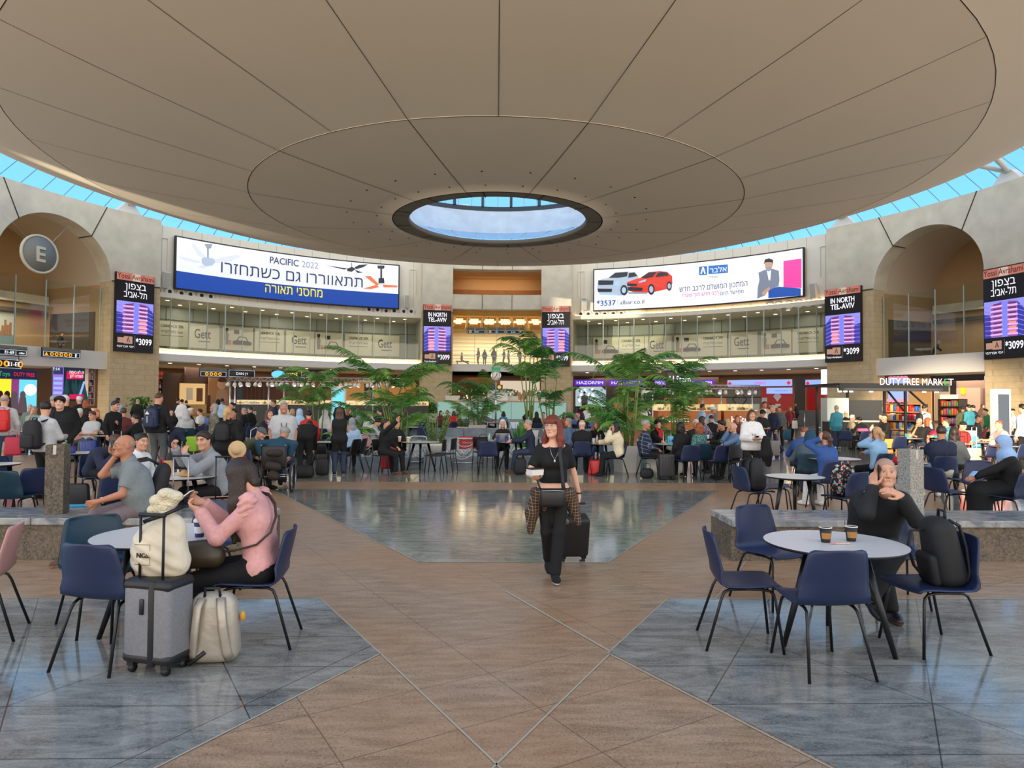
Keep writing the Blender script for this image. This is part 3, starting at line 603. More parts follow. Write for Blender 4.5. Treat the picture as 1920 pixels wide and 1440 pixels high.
# ---- posters in the upper gallery
poster_m = M('poster_cream', (214, 204, 176), .6); ink = M('poster_ink', (44, 42, 40), .6); grey_ink = M('poster_grey_ink', (120, 112, 98), .6); orange_ink = M('poster_orange', (206, 106, 50), .6)
def gett(px, kind, w=2.9):
    a, z = cyl(px, 640, 40.9); r = empty('gallery_poster', pc(a, 40.86, 6.75), R_(-a))
    b = MB(); b.b2(-w/2, w/2, 0, .03, 0, 2.3); b.build('sheet', [poster_m], r)
    if kind == 'logo': txt('Gett', 1.25, ink, r, (-.15, -.01, .95), wid=w*.52, bold=.01); b = MB(); b.ell((w*.2, -.01, 1.02), (.09, .01, .09)); b.b2(-.5, .6, -.012, 0, .62, .7, 1); b.build('dot', [orange_ink, ink], r)
    elif kind == 'cash':
        txt('CASHBACK 20%', .36, ink, r, (0, -.01, 1.75), wid=w*.7, bold=.015); txt(heb('באפליקציית')+' Gett', .36, ink, r, (0, -.01, 1.25), wid=w*.68, bold=.01)
        b = MB(); b.b2(-1, 1, -.01, 0, .95, 1.0); b.build('line', [grey_ink], r)
    else:
        b = MB(); b.prism([(-.5, .55), (1.3, .55), (1.32, .85), (1.0, .95), (.75, 1.35), (.1, 1.38), (-.15, .98), (-.5, .9)], -.02, -.01, 0); b.prism([(-.02, .98), (.15, 1.3), (.68, 1.28), (.88, .98)], -.026, -.02, 1)
        for x in (-.12, .95): b.lathe([(0, 0), (.2, 0)], (x, -.03, .55), 12, 0); 
        b.prism([(-.4, 1.6), (.1, 1.6), (.1, 2.0), (-.4, 2.0)], -.02, -.01, 0); b.prism([(-1.25, .5), (-.95, .5), (-.9, 1.5), (-1.1, 1.95), (-1.3, 1.5)], -.02, -.01, 2); b.ell((-1.1, -.02, 1.95), (.17, .01, .2), 0); b.prism([(-.9, .5), (-.65, .5), (-.65, .95), (-.9, .95)], -.02, -.01, 3)
        b.build('taxi_drawing', [ink, poster_m, grey_ink, orange_ink], r)
    return r
GT = {'logo': 'cream poster with one large black word and a dot, ', 'cash': 'cream poster with two bold lines of text, ', 'taxi': 'cream poster with a drawn taxi, '}
WH = ['against the arch pillar', 'second from the round E sign', 'third from the round E sign', 'fourth from the round E sign', 'below the middle of the fan billboard', 'sixth along below the fan billboard', 'behind the palm tips, seventh along', 'below the orange fan picture', 'end of the gallery beside the upper hall']
for i, (px, k) in enumerate(((322, 'cash'), (382, 'logo'), (446, 'taxi'), (505, 'cash'), (563, 'logo'), (617, 'taxi'), (672, 'cash'), (724, 'logo'), (772, 'plain'))):
    if k == 'plain': continue
    tag(gett(px, k), GT[k]+WH[i], 'poster', 'posters in the gallery')
WH = ['first along from the upper hall', 'second along under the car billboard', 'behind the tall palm tips', 'fourth along from the upper hall', 'under the Hebrew slogan of the car billboard', 'sixth along towards the arch', 'last along before the arch pillar']
for i, (px, k) in enumerate(((1137, 'taxi'), (1183, 'cash'), (1234, 'logo'), (1290, 'taxi'), (1337, 'cash'), (1393, 'logo'), (1455, 'taxi'), (1515, 'cash'))):
    tag(gett(px, k), GT[k]+(WH[i] if i < 7 else 'tucked against the arch pillar'), 'poster', 'posters in the gallery')
for sg in (-1, 1):
    dm = MB(); dm.lathe([(0, 0), (.16, 0), (.2, .03)], n=10); dme = dm.mesh('downlight', [em('downlight', (255, 236, 200), 3.0)])
    for k in range(9):
        for r in (37.2, 39.4): tag(link('downlight', dme, None, pc(sg*(15+k*4.4+(r-37)*.6), r, 10.43)), 'small round downlight in the gallery ceiling '+('above the posters under the fan billboard' if sg < 0 else 'above the posters under the car billboard'), 'light', 'gallery downlights '+str(sg))
    for k in range(10): tag(link('downlight', dme, None, pc(sg*(15+k*3.9), 36.8, 4.965)), 'small round downlight in the soffit over the shops '+('under the fan billboard' if sg < 0 else 'under the car billboard'), 'light', 'soffit downlights '+str(sg))
# ---- round E sign
a, z = cyl(69, 477, 33.6); r = empty('round_sign', pc(a, 33.4, z), R_(-a)); tag(r, 'round grey gate sign with a white letter E hanging in the arch', 'sign')
b = MB(); b.lathe([(0, 0), (1.22, 0), (1.22, .12), (0, .12)], n=40); d_ = b.build('disc', [M('sign_grey', (136, 138, 132), .5)], r); d_.rotation_euler[0] = R_(90)
b = MB(); b.lathe([(1.2, -.02), (1.34, -.02), (1.34, .14), (1.2, .14), (1.2, -.02)], n=40); d_ = b.build('rim', [M('sign_cream', (222, 214, 190), .5)], r); d_.rotation_euler[0] = R_(90)
txt('E', 1.45, MATS['sign_cream'], r, (0, -.16, -.5), bold=.02, ext=.03)
b = MB(); b.tube([(-.9, 0, 1), (-2.4, .3, 2.4)], .015, 4); b.tube([(.9, 0, 1), (2.4, .3, 2.6)], .015, 4); b.build('cable', [steel], r)
# ---- people-mover style direction signs
def dsign(px0, px1, py0, py1, R, label, items, frame=True, base=sign_black, top=None, hang=0):
    a0, z1 = cyl(px0, py0, R); a1, _ = cyl(px1, py0, R); am = (a0+a1)/2; _, z1 = cyl((px0+px1)/2, py0, R); _, z0 = cyl((px0+px1)/2, py1, R)
    w = R_(a1-a0)*R; h = z1-z0; r = empty('direction_sign', pc(am, R, z0), R_(-am)); tag(r, label, 'sign')
    b = MB(); b.rbox((0, .08, h/2), (w, .16, h), .03, 2); b.build('case', [base], r)
    if top:
        b = MB(); b.b2(-w/2, w/2, -.01, 0, h*(1-top), h); b.build('header', [M('sign_header', (120, 120, 112), .5)], r)
    if hang:
        for x in (-w*.4, w*.4): b = MB(); b.tube([(x, .08, h), (x, .08, h+hang)], .02, 5); b.build('hanger', [black], r)
    lh = h*(1-(top or 0))
    if frame:
        b = MB(); t = .035; x = w/2-.06
        for q in ((-x, x, .05, .05+t), (-x, x, lh-.05-t, lh-.05), (-x, -x+t, .05, lh-.05), (x-t, x, .05, lh-.05)): b.b2(q[0], q[1], -.015, 0, q[2], q[3])
        b.build('border', [e_silver], r)
    icons = MB(); ni = 0
    for it in items:
        if it[0] == 'i':
            icons.ell((it[1]*w/2, -.012, lh/2), (lh*.3, .008, lh*.3), 0, 14, 6); icons.b2(it[1]*w/2-lh*.1, it[1]*w/2+lh*.1, -.03, -.02, lh*.36, lh*.62, 1); ni += 1
        elif it[0] == 't': icons.prism([(it[1]*w/2-lh*.3, lh*.25), (it[1]*w/2+lh*.3, lh*.25), (it[1]*w/2, lh*.78)], -.02, -.01, 0); ni += 1
        elif it[0] == 'a': icons.prism([(it[1]*w/2-.09, h*.86), (it[1]*w/2+.09, h*.86), (it[1]*w/2, h*.95)], -.02, -.01, 2); ni += 1
        else: txt(it[1], lh*it[3], it[4] if len(it) > 4 else e_white, r, (it[2]*w/2, -.02, lh*(.5-it[3]*.36)), bold=.01, wid=(it[5]*w if len(it) > 5 else None))
    if ni: icons.build('pictogram', [e_amber, sign_black, e_white], r)
    return r
dsign(80, 152, 653, 671, 33.9, 'long dark sign of amber pictograms and a white letter E on the arch balcony', [('t', -.8), ('i', -.52), ('i', -.28), ('i', -.04), ('i', .2), ('i', .44), ('x', 'E', .74, .7)], top=.32); dsign(-14, 52, 648, 667, 33.9, 'dark sign reading E1-E9 with a white logo on the arch balcony', [('x', 'E1-E9', -.05, .6), ('x', '|', .32, .6), ('x', 'miles', .66, .4)], top=.3)
dsign(-8, 42, 672, 692, 31.5, 'dark hanging sign with amber discs and E1-E9 above the toy shop', [('i', -.72), ('i', -.2), ('x', 'E1-E9', .35, .55), ('i', .85), ('a', .6)], top=.0, hang=.4)
dsign(375, 426, 690, 707, 33.0, 'black hanging sign with four amber pictograms over the shops', [('i', -.5), ('i', -.17), ('i', .15), ('i', .47)], top=.33, hang=.3); dsign(428, 479, 693, 708, 33.2, 'black hanging lounge sign with white lettering beside the four pictograms', [('x', 'DAN '+heb('דן'), .0, .45)], hang=.3)
dsign(875, 910, 614, 626, 36.5, 'black hanging sign in the upper gallery, nearest the Tel Aviv English screen', [('i', -.6), ('x', 'G D E', .1, .35)], top=.35, hang=1.6); dsign(912, 947, 614, 626, 36.5, 'black hanging sign in the middle of the upper gallery', [('i', -.6), ('x', 'B C', .1, .35)], top=.35, hang=1.6); dsign(949, 983, 614, 627, 36.5, 'black hanging sign in the upper gallery with its amber disc at the far end', [('x', 'B-C-D', -.2, .35), ('i', .65)], top=.35, hang=1.6)
# ---- sign boards over the shops
def shop_sign(px0, px1, py0, py1, R, label, mat, words=(), name='shop_sign', d=.2):
    a0, _ = cyl(px0, py0, R); a1, _ = cyl(px1, py0, R); am = (a0+a1)/2; _, z1 = cyl((px0+px1)/2, py0, R); _, z0 = cyl((px0+px1)/2, py1, R)
    w = R_(a1-a0)*R; h = z1-z0; r = empty(name, pc(am, R, z0), R_(-am)); tag(r, label, 'sign')
    b = MB(); b.b2(-w/2, w/2, 0, d, 0, h); b.build('board', [mat], r)
    for s_, x, y, sz, mt, ww in words: txt(s_, h*sz, mt, r, (x*w/2, -.02, h*y), wid=(ww*w if ww else None))
    return r, w, h
R1 = 38.0
shop_sign(-10, 70, 693, 710, 33, 'dark blue toy shop sign with red duty free lettering', em('sign_blue', (24, 28, 84), .5), [('DUTY FREE', .38, .28, .62, e_red, .5), ('Toys', -.55, .25, .75, e_green, .25)])
shop_sign(285, 306, 694, 706, R1, 'sign ending in red letters beside the sandstone pillar', M('sign_taupe', (108, 84, 64), .6), [('FREE', 0, .25, .7, e_red, 1.0)])
shop_sign(510, 562, 694, 711, R1, 'dark sign with a pale oval logo and colourful kids lettering', em('sign_indigo', (16, 18, 60), .4), [('KIDS', .45, .2, .75, e_yel, .4)])
b = MB(); p = cyl(522, 702, R1-.03); b.lathe([(0, 0), (.62, 0)], n=20); o = b.build('oval_logo', [e_cyan], None, pc(p[0], R1-.05, p[1])); o.rotation_euler = (R_(90), 0, R_(-p[0])); o.scale = (1.1, .62, 1); tag(o, 'pale blue lit oval logo on the dark kids shop sign', 'sign')
shop_sign(566, 612, 693, 711, R1, 'black shop front sign with small white and red logos behind the palm', sign_black, [('TOYS', -.35, .3, .4, e_white, .3), ('F&B', .3, .3, .4, e_red, .25)])
shop_sign(668, 740, 712, 718, R1-1, 'row of white sign letters on the tan cafe front', M('cafe_front', (190, 140, 80), .6), [('LUGGAGE TIME', 0, .12, .8, e_white, .9)])
for x0, x1, w_, lb in ((1077, 1135, 'HAZORFIM', 'above the lit display window beside the pillar'), (1142, 1204, 'HAZORFIM', 'second from the sandstone pillar, behind palms'), (1227, 1255, heb('הצורפים'), 'with Hebrew letters'), (1290, 1338, 'HAZORFIM', 'beside the grey sign column, partly hidden')):
    shop_sign(x0, x1, 712, 723, R1, 'purple shop sign with white lettering, '+lb, e_purple, [(w_, 0, .25, .72, e_white, .85)])
shop_sign(1363, 1483, 712, 724, R1-1, 'long pale blue lit change sign with a red diamond at each end', e_sky, [('CHANGE', .05, .28, .62, e_mag, .18), ('◆', -.92, .2, .7, e_red, None), ('◆', .92, .2, .7, e_red, None)]); shop_sign(1510, 1540, 712, 724, R1-1, 'short pale blue lit sign with one red diamond beside the sandstone pillar', e_sky, [('◆', -.7, .2, .7, e_red, None)])
shop_sign(1437, 1484, 727, 738, R1-.5, 'smaller pale blue screen with text under the change sign', e_sky, [(heb('המרת מטבע'), .2, .4, .3, e_navy, .5)])
shop_sign(1743, 1850, 703, 714, R1-3, 'black shop fascia with a white letter J at its end', sign_black, [('J', .92, .2, .7, e_white, None)], d=.5)
# lit walls and shop interiors
def shopbox(px0, px1, py0, py1, R, label, mat, cat='wall panel', name='wall_panel', d=.15, extra=None, mats=None):
    a0, _ = cyl(px0, py0, R); a1, _ = cyl(px1, py0, R); am = (a0+a1)/2; _, z1 = cyl((px0+px1)/2, py0, R); _, z0 = cyl((px0+px1)/2, py1, R)
    z0 = max(z0, 0); w = R_(a1-a0)*R; h = z1-z0; r = empty(name, pc(am, R, z0), R_(-am)); tag(r, label, cat)
    b = MB(); b.b2(-w/2, w/2, 0, d, 0, h); b.build('panel', [mat], r)
    if extra:
        q = MB(); extra(q, w, h); q.build('picture', mats, r)
    return r
def stripes(q, w, h):
    for i, (x0, x1) in enumerate(((-.5, -.36), (-.36, -.04), (-.04, .12), (.12, .5))): q.b2(x0*w, x1*w, -.02, 0, 0, h, i)
    for x, mi in ((-.26, 4), (-.12, 4), (.02, 5), (.2, 5)): q.ell((x*w, -.03, h*.55), (.2, .01, .25), mi); q.prism([(x*w-.35, 0), (x*w+.35, 0), (x*w+.22, h*.48), (x*w-.22, h*.48)], -.04, -.03, 4 if mi == 4 else 5)
    q.ell((.36*w, -.03, h*.7), (.45, .01, .4), 6)
shopbox(-22, 70, 711, 775, 34, 'tall colourful lit toy shop window in pink, yellow, purple and blue', e_pink, 'shop window', 'shop_window', extra=stripes, mats=[e_pink, e_yel, em('lit_plum', (150, 60, 130), .8), e_cyan, M('fig_dark', (50, 34, 30), .6), M('fig_grey', (140, 120, 130), .6), e_white])
def forest(q, w, h):
    q.b2(-.5*w, -.18*w, -.02, 0, 0, h, 0); q.b2(-.5*w, -.2*w, -.03, -.02, h*.78, h*.99, 1); q.b2(-.5*w, -.2*w, -.03, -.02, .0, h*.14, 2)
    for k in range(4): q.b2(-.48*w, -.22*w, -.03, -.02, h*(.2+.14*k), h*(.28+.14*k), 3)
    rr_ = random.Random(3)
    for k in range(14): x = -.1*w+rr_.random()*.58*w; t = .35+rr_.random()*.5; q.prism([(x-.35, 0), (x+.35, 0), (x, h*t)], -.03-.001*k, -.025, 4 + k % 2)
    q.prism([(.28*w, h*.12), (.36*w, h*.12), (.5*w, h*.6), (.44*w, h*.6)], -.05, -.045, 3); q.b2(-.1*w, .42*w, -.055, -.05, h*.66, h*.88, 6); q.b2(.0, .45*w, -.055, -.05, h*.06, h*.2, 6)
fr_ = shopbox(100, 160, 689, 752, 34.5, 'tall lit screen with a dark forest and a crimson text box', em('forest_base', (16, 40, 60), .6), 'screen', 'advertising_screen', extra=forest, mats=[e_violet, e_navy, e_mag, e_sky, em('pine_dark', (10, 40, 44), .5), em('pine_teal', (22, 74, 80), .6), em('crimson', (206, 16, 80), .9)])
txt(heb('זה לא באמת'), .36, e_white, fr_, (.5, -.08, 2.0), wid=1.1); txt(heb('משפחה לוקן'), .32, e_white, fr_, (.5, -.08, 1.74), wid=1.0); txt('7:14', .3, e_white, fr_, (-1.0, -.06, 2.2))
rs = random.Random(5)
def shelf_unit(px0, px1, py0, py1, R, label, cols, rows, grp, frame=wood_dark, back=None, per=9, z00=None):
    a0, _ = cyl(px0, py0, R); a1, _ = cyl(px1, py0, R); am = (a0+a1)/2; _, z1 = cyl((px0+px1)/2, py0, R); _, z0 = cyl((px0+px1)/2, py1, R); z0 = max(z0, 0)
    w = R_(a1-a0)*R; h = z1-z0; r = empty('shelf_unit', pc(am, R, z0), R_(-am)); tag(r, label, 'shelves')
    b = MB(); b.b2(-w/2, w/2, .5, .55, 0, h, 1); b.b2(-w/2, -w/2+.05, 0, .5, 0, h); b.b2(w/2-.05, w/2, 0, .5, 0, h); b.b2(-w/2, w/2, 0, .5, h-.05, h); b.build('carcass', [frame, back or frame], r)
    for k in range(rows):
        z = h*k/rows; b = MB(); b.b2(-w/2, w/2, 0, .5, z, z+.06); b.build('shelf', [frame], r)
        for j in range(per):
            x = -w/2+.12+(w-.24)*(j+.5)/per; hh_ = h/rows*(.45+.35*rs.random()); c = cols[rs.randrange(len(cols))]
            g = MB(); bw = (w-.24)/per*.43; g.rbox((0, .2, hh_/2), (bw*2, .3, hh_), .03, 2)
            o = g.build('packet', [c]); o.location = pc(am, R, z0)+Matrix.Rotation(R_(-am), 3, 'Z') @ Vector((x, 0, z+.06)); o.rotation_euler = (0, 0, R_(-am)); tag(o, grp[0], grp[1], grp[2])
    return r
pk = [M('pk%d' % i, c, .4) for i, c in enumerate(((200, 40, 60), (230, 120, 140), (236, 220, 226), (180, 40, 90), (240, 236, 230), (220, 90, 60), (90, 40, 110), (240, 200, 90), (60, 110, 190), (226, 226, 220), (150, 96, 50), (110, 60, 120), (190, 60, 40), (70, 130, 60)))]
shelf_unit(285, 306, 710, 757, R1+1, 'tall pink and red cosmetics shelves beside the sandstone pillar', pk[:6], 5, ('small red, pink or white box on the tall cosmetics shelves', 'box', 'boxes on the cosmetics shelves'), per=5)
shelf_unit(166, 179, 688, 760, 37, 'narrow lit cosmetics shelves between the forest screen and the pillar', [pk[i] for i in (4, 2, 6, 1, 9)], 6, ('small box on the narrow shelves beside the forest screen', 'box', 'boxes beside the forest screen'), frame=M('lit_shelf', (240, 226, 220), .5), per=3)
shelf_unit(1647, 1726, 757, 806, 27, 'long open wooden food shelves of the duty free kiosk', [pk[i] for i in (4, 7, 0, 9, 5, 8, 2, 7)], 3, ('packet of food on the long kiosk shelves', 'packet', 'packets on the kiosk shelves'), frame=M('light_wood', (196, 150, 100), .5), back=M('kiosk_back', (60, 46, 36), .6), per=13)
shelf_unit(1758, 1797, 748, 812, 26, 'dark snack shelves with bags in four rows behind the kiosk', [pk[i] for i in (10, 10, 11, 12, 13)], 4, ('bag of snacks on the dark snack shelves', 'packet', 'snack bags on the dark shelves'), frame=M('espresso', (44, 32, 26), .5), per=7)
# shop back walls with their own look
for q in ((306, 345, 700, 780, R1+2.5, 'dark brown menu boards over a lit bakery opening', M('menu_dark', (52, 30, 22), .5)), (348, 440, 690, 720, R1+2, 'dark brown menu fascia over the bakery', MATS['menu_dark'] if 'menu_dark' in MATS else M('menu_dark', (52, 30, 22), .5))): shopbox(*q)
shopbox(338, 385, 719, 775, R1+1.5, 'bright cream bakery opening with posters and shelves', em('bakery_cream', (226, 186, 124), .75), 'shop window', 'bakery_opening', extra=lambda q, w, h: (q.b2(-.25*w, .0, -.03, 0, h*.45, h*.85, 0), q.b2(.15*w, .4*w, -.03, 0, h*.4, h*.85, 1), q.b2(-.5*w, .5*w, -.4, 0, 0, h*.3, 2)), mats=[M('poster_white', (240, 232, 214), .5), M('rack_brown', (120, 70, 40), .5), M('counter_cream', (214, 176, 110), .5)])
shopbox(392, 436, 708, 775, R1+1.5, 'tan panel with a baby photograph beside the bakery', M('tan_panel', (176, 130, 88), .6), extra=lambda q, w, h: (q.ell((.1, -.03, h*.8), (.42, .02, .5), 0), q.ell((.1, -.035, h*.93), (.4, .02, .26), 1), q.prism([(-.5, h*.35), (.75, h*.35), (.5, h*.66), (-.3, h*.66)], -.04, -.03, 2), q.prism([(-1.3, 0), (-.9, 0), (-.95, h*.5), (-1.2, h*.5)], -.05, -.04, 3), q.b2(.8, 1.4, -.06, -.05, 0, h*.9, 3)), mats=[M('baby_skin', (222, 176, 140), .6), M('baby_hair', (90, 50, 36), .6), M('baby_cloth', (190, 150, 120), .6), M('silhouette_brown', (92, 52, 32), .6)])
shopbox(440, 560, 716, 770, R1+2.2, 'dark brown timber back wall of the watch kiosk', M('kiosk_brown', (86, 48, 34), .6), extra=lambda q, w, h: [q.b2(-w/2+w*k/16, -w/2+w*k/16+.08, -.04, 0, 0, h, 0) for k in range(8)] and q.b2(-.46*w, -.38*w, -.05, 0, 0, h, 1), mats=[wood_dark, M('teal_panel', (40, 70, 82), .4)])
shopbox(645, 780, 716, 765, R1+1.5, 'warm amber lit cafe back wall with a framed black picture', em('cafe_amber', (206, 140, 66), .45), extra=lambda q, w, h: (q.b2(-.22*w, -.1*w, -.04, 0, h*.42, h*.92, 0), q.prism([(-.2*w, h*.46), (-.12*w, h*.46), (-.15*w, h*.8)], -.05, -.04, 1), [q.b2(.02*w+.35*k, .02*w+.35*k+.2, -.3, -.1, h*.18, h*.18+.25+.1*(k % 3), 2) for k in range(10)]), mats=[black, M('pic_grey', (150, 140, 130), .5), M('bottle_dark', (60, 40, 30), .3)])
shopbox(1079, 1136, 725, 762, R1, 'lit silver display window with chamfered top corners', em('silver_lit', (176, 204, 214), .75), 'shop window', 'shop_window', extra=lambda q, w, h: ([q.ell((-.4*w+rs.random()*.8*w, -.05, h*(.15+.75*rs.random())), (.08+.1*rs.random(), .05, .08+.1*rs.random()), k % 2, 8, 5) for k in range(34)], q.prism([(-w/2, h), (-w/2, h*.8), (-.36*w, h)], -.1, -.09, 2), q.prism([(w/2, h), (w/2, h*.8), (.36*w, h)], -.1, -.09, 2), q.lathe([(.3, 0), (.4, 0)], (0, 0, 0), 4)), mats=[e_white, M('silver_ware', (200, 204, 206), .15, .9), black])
shopbox(1075, 1345, 708, 775, R1+2.5, 'dark brown back wall of the silver shop', M('silver_shop_brown', (58, 40, 32), .6))
shopbox(1340, 1435, 728, 775, R1+1.6, 'grey glass exchange front with a diamond outline', M('exchange_grey', (120, 118, 104), .4), extra=lambda q, w, h: (q.tube([(0, -.03, h*.2), (.7, -.03, h*.55), (0, -.03, h*.9), (-.7, -.03, h*.55), (0, -.03, h*.2)], .05, 4, 0), q.b2(-.5*w, .5*w, -.03, 0, h*.62, h*.66, 0)), mats=[black])
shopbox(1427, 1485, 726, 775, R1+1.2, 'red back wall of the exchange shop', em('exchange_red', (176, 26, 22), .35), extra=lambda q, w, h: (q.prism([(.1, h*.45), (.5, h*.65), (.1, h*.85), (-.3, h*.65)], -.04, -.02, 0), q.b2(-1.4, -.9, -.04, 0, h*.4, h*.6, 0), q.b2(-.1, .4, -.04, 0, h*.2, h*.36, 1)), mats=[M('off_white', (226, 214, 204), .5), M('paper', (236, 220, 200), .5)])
shopbox(1490, 1508, 706, 790, R1-.5, 'dark grey pier between the two exchange shops', M('pier_grey', (74, 66, 62), .6)); shopbox(1512, 1545, 726, 780, R1+1, 'red exchange wall beside the sandstone pillar', MATS['exchange_red'])
shopbox(1665, 1700, 707, 753, R1-1, 'pale lavender lit poster with orange flower border', e_sky, 'poster', 'lit_poster', extra=lambda q, w, h: [q.ell((-.45*w+.9*w*k/9, -.03, h*(.04+.92*(k % 2))), (.22, .02, .16), 0, 8, 4) for k in range(10)], mats=[e_rose])
shopbox(1636, 1665, 706, 790, R1-.6, 'tan wall pier beside the lavender poster', M('tan_pier', (176, 138, 92), .7)); shopbox(1700, 1745, 706, 790, R1-.6, 'tan wall pier behind the kiosk sign', MATS['tan_pier'])
shopbox(1750, 1860, 714, 790, R1+1, 'pink beige shop interior beyond the black fascia', M('shop_pink', (190, 158, 146), .6), extra=lambda q, w, h: (q.b2(-.48*w, -.2*w, -.05, 0, 0, h, 0), q.b2(-.2*w, -.1*w, -.06, 0, h*.5, h, 1), q.b2(-.38*w, -.24*w, -.1, -.05, 0, h*.66, 2), q.b2(-.23*w, -.06*w, -.1, -.05, 0, h*.66, 2), q.b2(-.02*w, .06*w, -.07, 0, h*.66, h*.84, 3), q.b2(.35*w, .48*w, -.07, 0, .2*h, h*.8, 4)), mats=[M('shop_grey', (150, 136, 122), .6), black, white_paint, M('lime_sign', (170, 186, 40), .5), M('shelf_mix', (160, 120, 130), .6)])
# far hall wall of the centre bay: leafy picture wall and dotted amber wall
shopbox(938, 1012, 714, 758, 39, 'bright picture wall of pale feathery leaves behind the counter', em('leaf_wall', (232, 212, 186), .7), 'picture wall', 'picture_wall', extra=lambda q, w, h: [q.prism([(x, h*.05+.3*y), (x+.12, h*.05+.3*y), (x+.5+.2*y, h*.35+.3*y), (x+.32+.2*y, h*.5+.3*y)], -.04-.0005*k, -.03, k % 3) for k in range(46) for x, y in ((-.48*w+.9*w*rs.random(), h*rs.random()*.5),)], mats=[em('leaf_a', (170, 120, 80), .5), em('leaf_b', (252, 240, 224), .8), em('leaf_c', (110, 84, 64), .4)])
shopbox(850, 938, 708, 760, 40, 'amber brown wall with small lit ornaments in the centre bay', M('amber_wall', (140, 84, 40), .6), extra=lambda q, w, h: [q.ell((-.4*w+.8*w*rs.random(), -.03, h*(.15+.4*rs.random())), (.09, .03, .12), 0, 6, 4) for k in range(22)], mats=[em('ornament', (255, 226, 190), 1.2)])
# ================================================================ FURNITURE
navy_p = M('navy_plastic', (27, 40, 74), .42, noise=(3, .05)); teal_p = M('teal_plastic', (20, 54, 70), .42, noise=(3, .05)); pinkc_p = M('blush_plastic', (196, 142, 134), .45); black_p = M('black_plastic', (20, 20, 22), .4); aqua_p = M('aqua_plastic', (80, 160, 176), .42)
leg_m = M('black_tube', (14, 14, 15), .35)
def shell_mesh(name, mat):
    pr = [(.235, .432, .20), (.225, .447, .212), (.19, .456, .222), (.10, .452, .232), (0, .446, .238), (-.10, .444, .243), (-.165, .446, .246), (-.20, .466, .248), (-.222, .51, .247), (-.238, .58, .240), (-.252, .64, .231), (-.266, .70, .221), (-.279, .76, .210), (-.287, .80, .201), (-.291, .820, .186), (-.293, .830, .158)]
    bm = bmesh.new(); n = 12; rows = []
    for i, (y, z, w) in enumerate(pr):
        row = []
        for j in range(n+1):
            u = -1+2*j/n; bk = max(0, min(1, (z-.46)/.12)); yy = y+.045*bk*u*u; zz = z+(.012*u*u*(1-bk)); row.append(bm.verts.new((w*u, yy, zz)))
        rows.append(row)
    for a, b in zip(rows, rows[1:]):
        for j in range(n): bm.faces.new((a[j], a[j+1], b[j+1], b[j]))
    bmesh.ops.recalc_face_normals(bm, faces=bm.faces[:]); bmesh.ops.solidify(bm, geom=bm.faces[:], thickness=.011)
    me = bpy.data.meshes.new(name); bm.to_mesh(me); bm.free(); me.materials.append(mat); me.polygons.foreach_set('use_smooth', [True]*len(me.polygons)); return me
SHELL = {k: shell_mesh('seat_shell', m_) for k, m_ in (('navy', navy_p), ('teal', teal_p), ('blush', pinkc_p), ('black', black_p), ('aqua', aqua_p))}
def leg_mesh(sx_, front):
    b = MB(); x = .172*sx_; xf = .225*sx_
    if front: pts = [(xf, .235, 0), (x*1.04, .19, .36), (x, .178, .405), (x*.98, .15, .428), (x*.97, .10, .436), (x*.97, -.02, .434)]
    else: pts = [(xf, -.30, 0), (x*1.04, -.185, .37), (x, -.165, .41), (x*.98, -.13, .428), (x*.97, -.02, .434)]
    b.tube(pts, .0105, 8); return b.mesh('leg', [leg_m])
LEGS = [leg_mesh(s_, f_) for s_ in (-1, 1) for f_ in (True, False)]
CH = 'cafe chairs around the hall'
def chair(x, y, face, label, col='navy', group=None):
    """face: direction the sitter looks, degrees: 0 = to the camera, 90 = picture right"""
    r = empty('cafe_chair', (x, y, .004), R_(face+180)); tag(r, label, 'chair', group)
    link('seat_shell', SHELL[col], r)
    for l in LEGS: link('leg', l, r)
    return r
# straight-backed black stacking chair
def sc_meshes():
    b = MB(); pr = [(.21, .44), (.1, .455), (-.18, .45)]
    b.rbox((0, .01, .45), (.43, .42, .025), .012, 2); seat = b.mesh('seat', [black_p])
    b = MB(); bm = [(-.2+.4*j/8, -.225-.02*(1-(2*j/8-1)**2), z) for z in (.56, .68, .80, .84) for j in range(9)]
    vs = [Vector(p)*1 for p in bm]; vs2 = [Vector((p[0], p[1]-.012, p[2])) for p in bm]; fs = [(i*9+j, i*9+j+1, (i+1)*9+j+1, (i+1)*9+j) for i in range(3) for j in range(8)]
    b.add(vs, [f[::-1] for f in fs], 0, True); b.add(vs2, fs, 0, True); back = b.mesh('backrest', [black_p])
    legs = []
    for s_ in (-1, 1):
        q = MB(); q.tube([(.21*s_, .22, 0), (.205*s_, .17, .44), (.205*s_, .15, .455)], .012, 8); legs.append(q.mesh('leg', [leg_m]))
        q = MB(); q.tube([(.21*s_, -.27, 0), (.205*s_, -.2, .45), (.20*s_, -.235, .84)], .012, 8); legs.append(q.mesh('leg', [leg_m]))
    return seat, back, legs
SC = sc_meshes()
def schair(x, y, face, label, group=None):
    r = empty('stacking_chair', (x, y, .004), R_(face+180)); tag(r, label, 'chair', group); link('seat', SC[0], r); link('backrest', SC[1], r)
    for l in SC[2]: link('leg', l, r)
    return r
top_m = M('tabletop_laminate', (208, 206, 203), .28, noise=(40, .03)); edge_m = M('tabletop_edge', (30, 30, 34), .5)
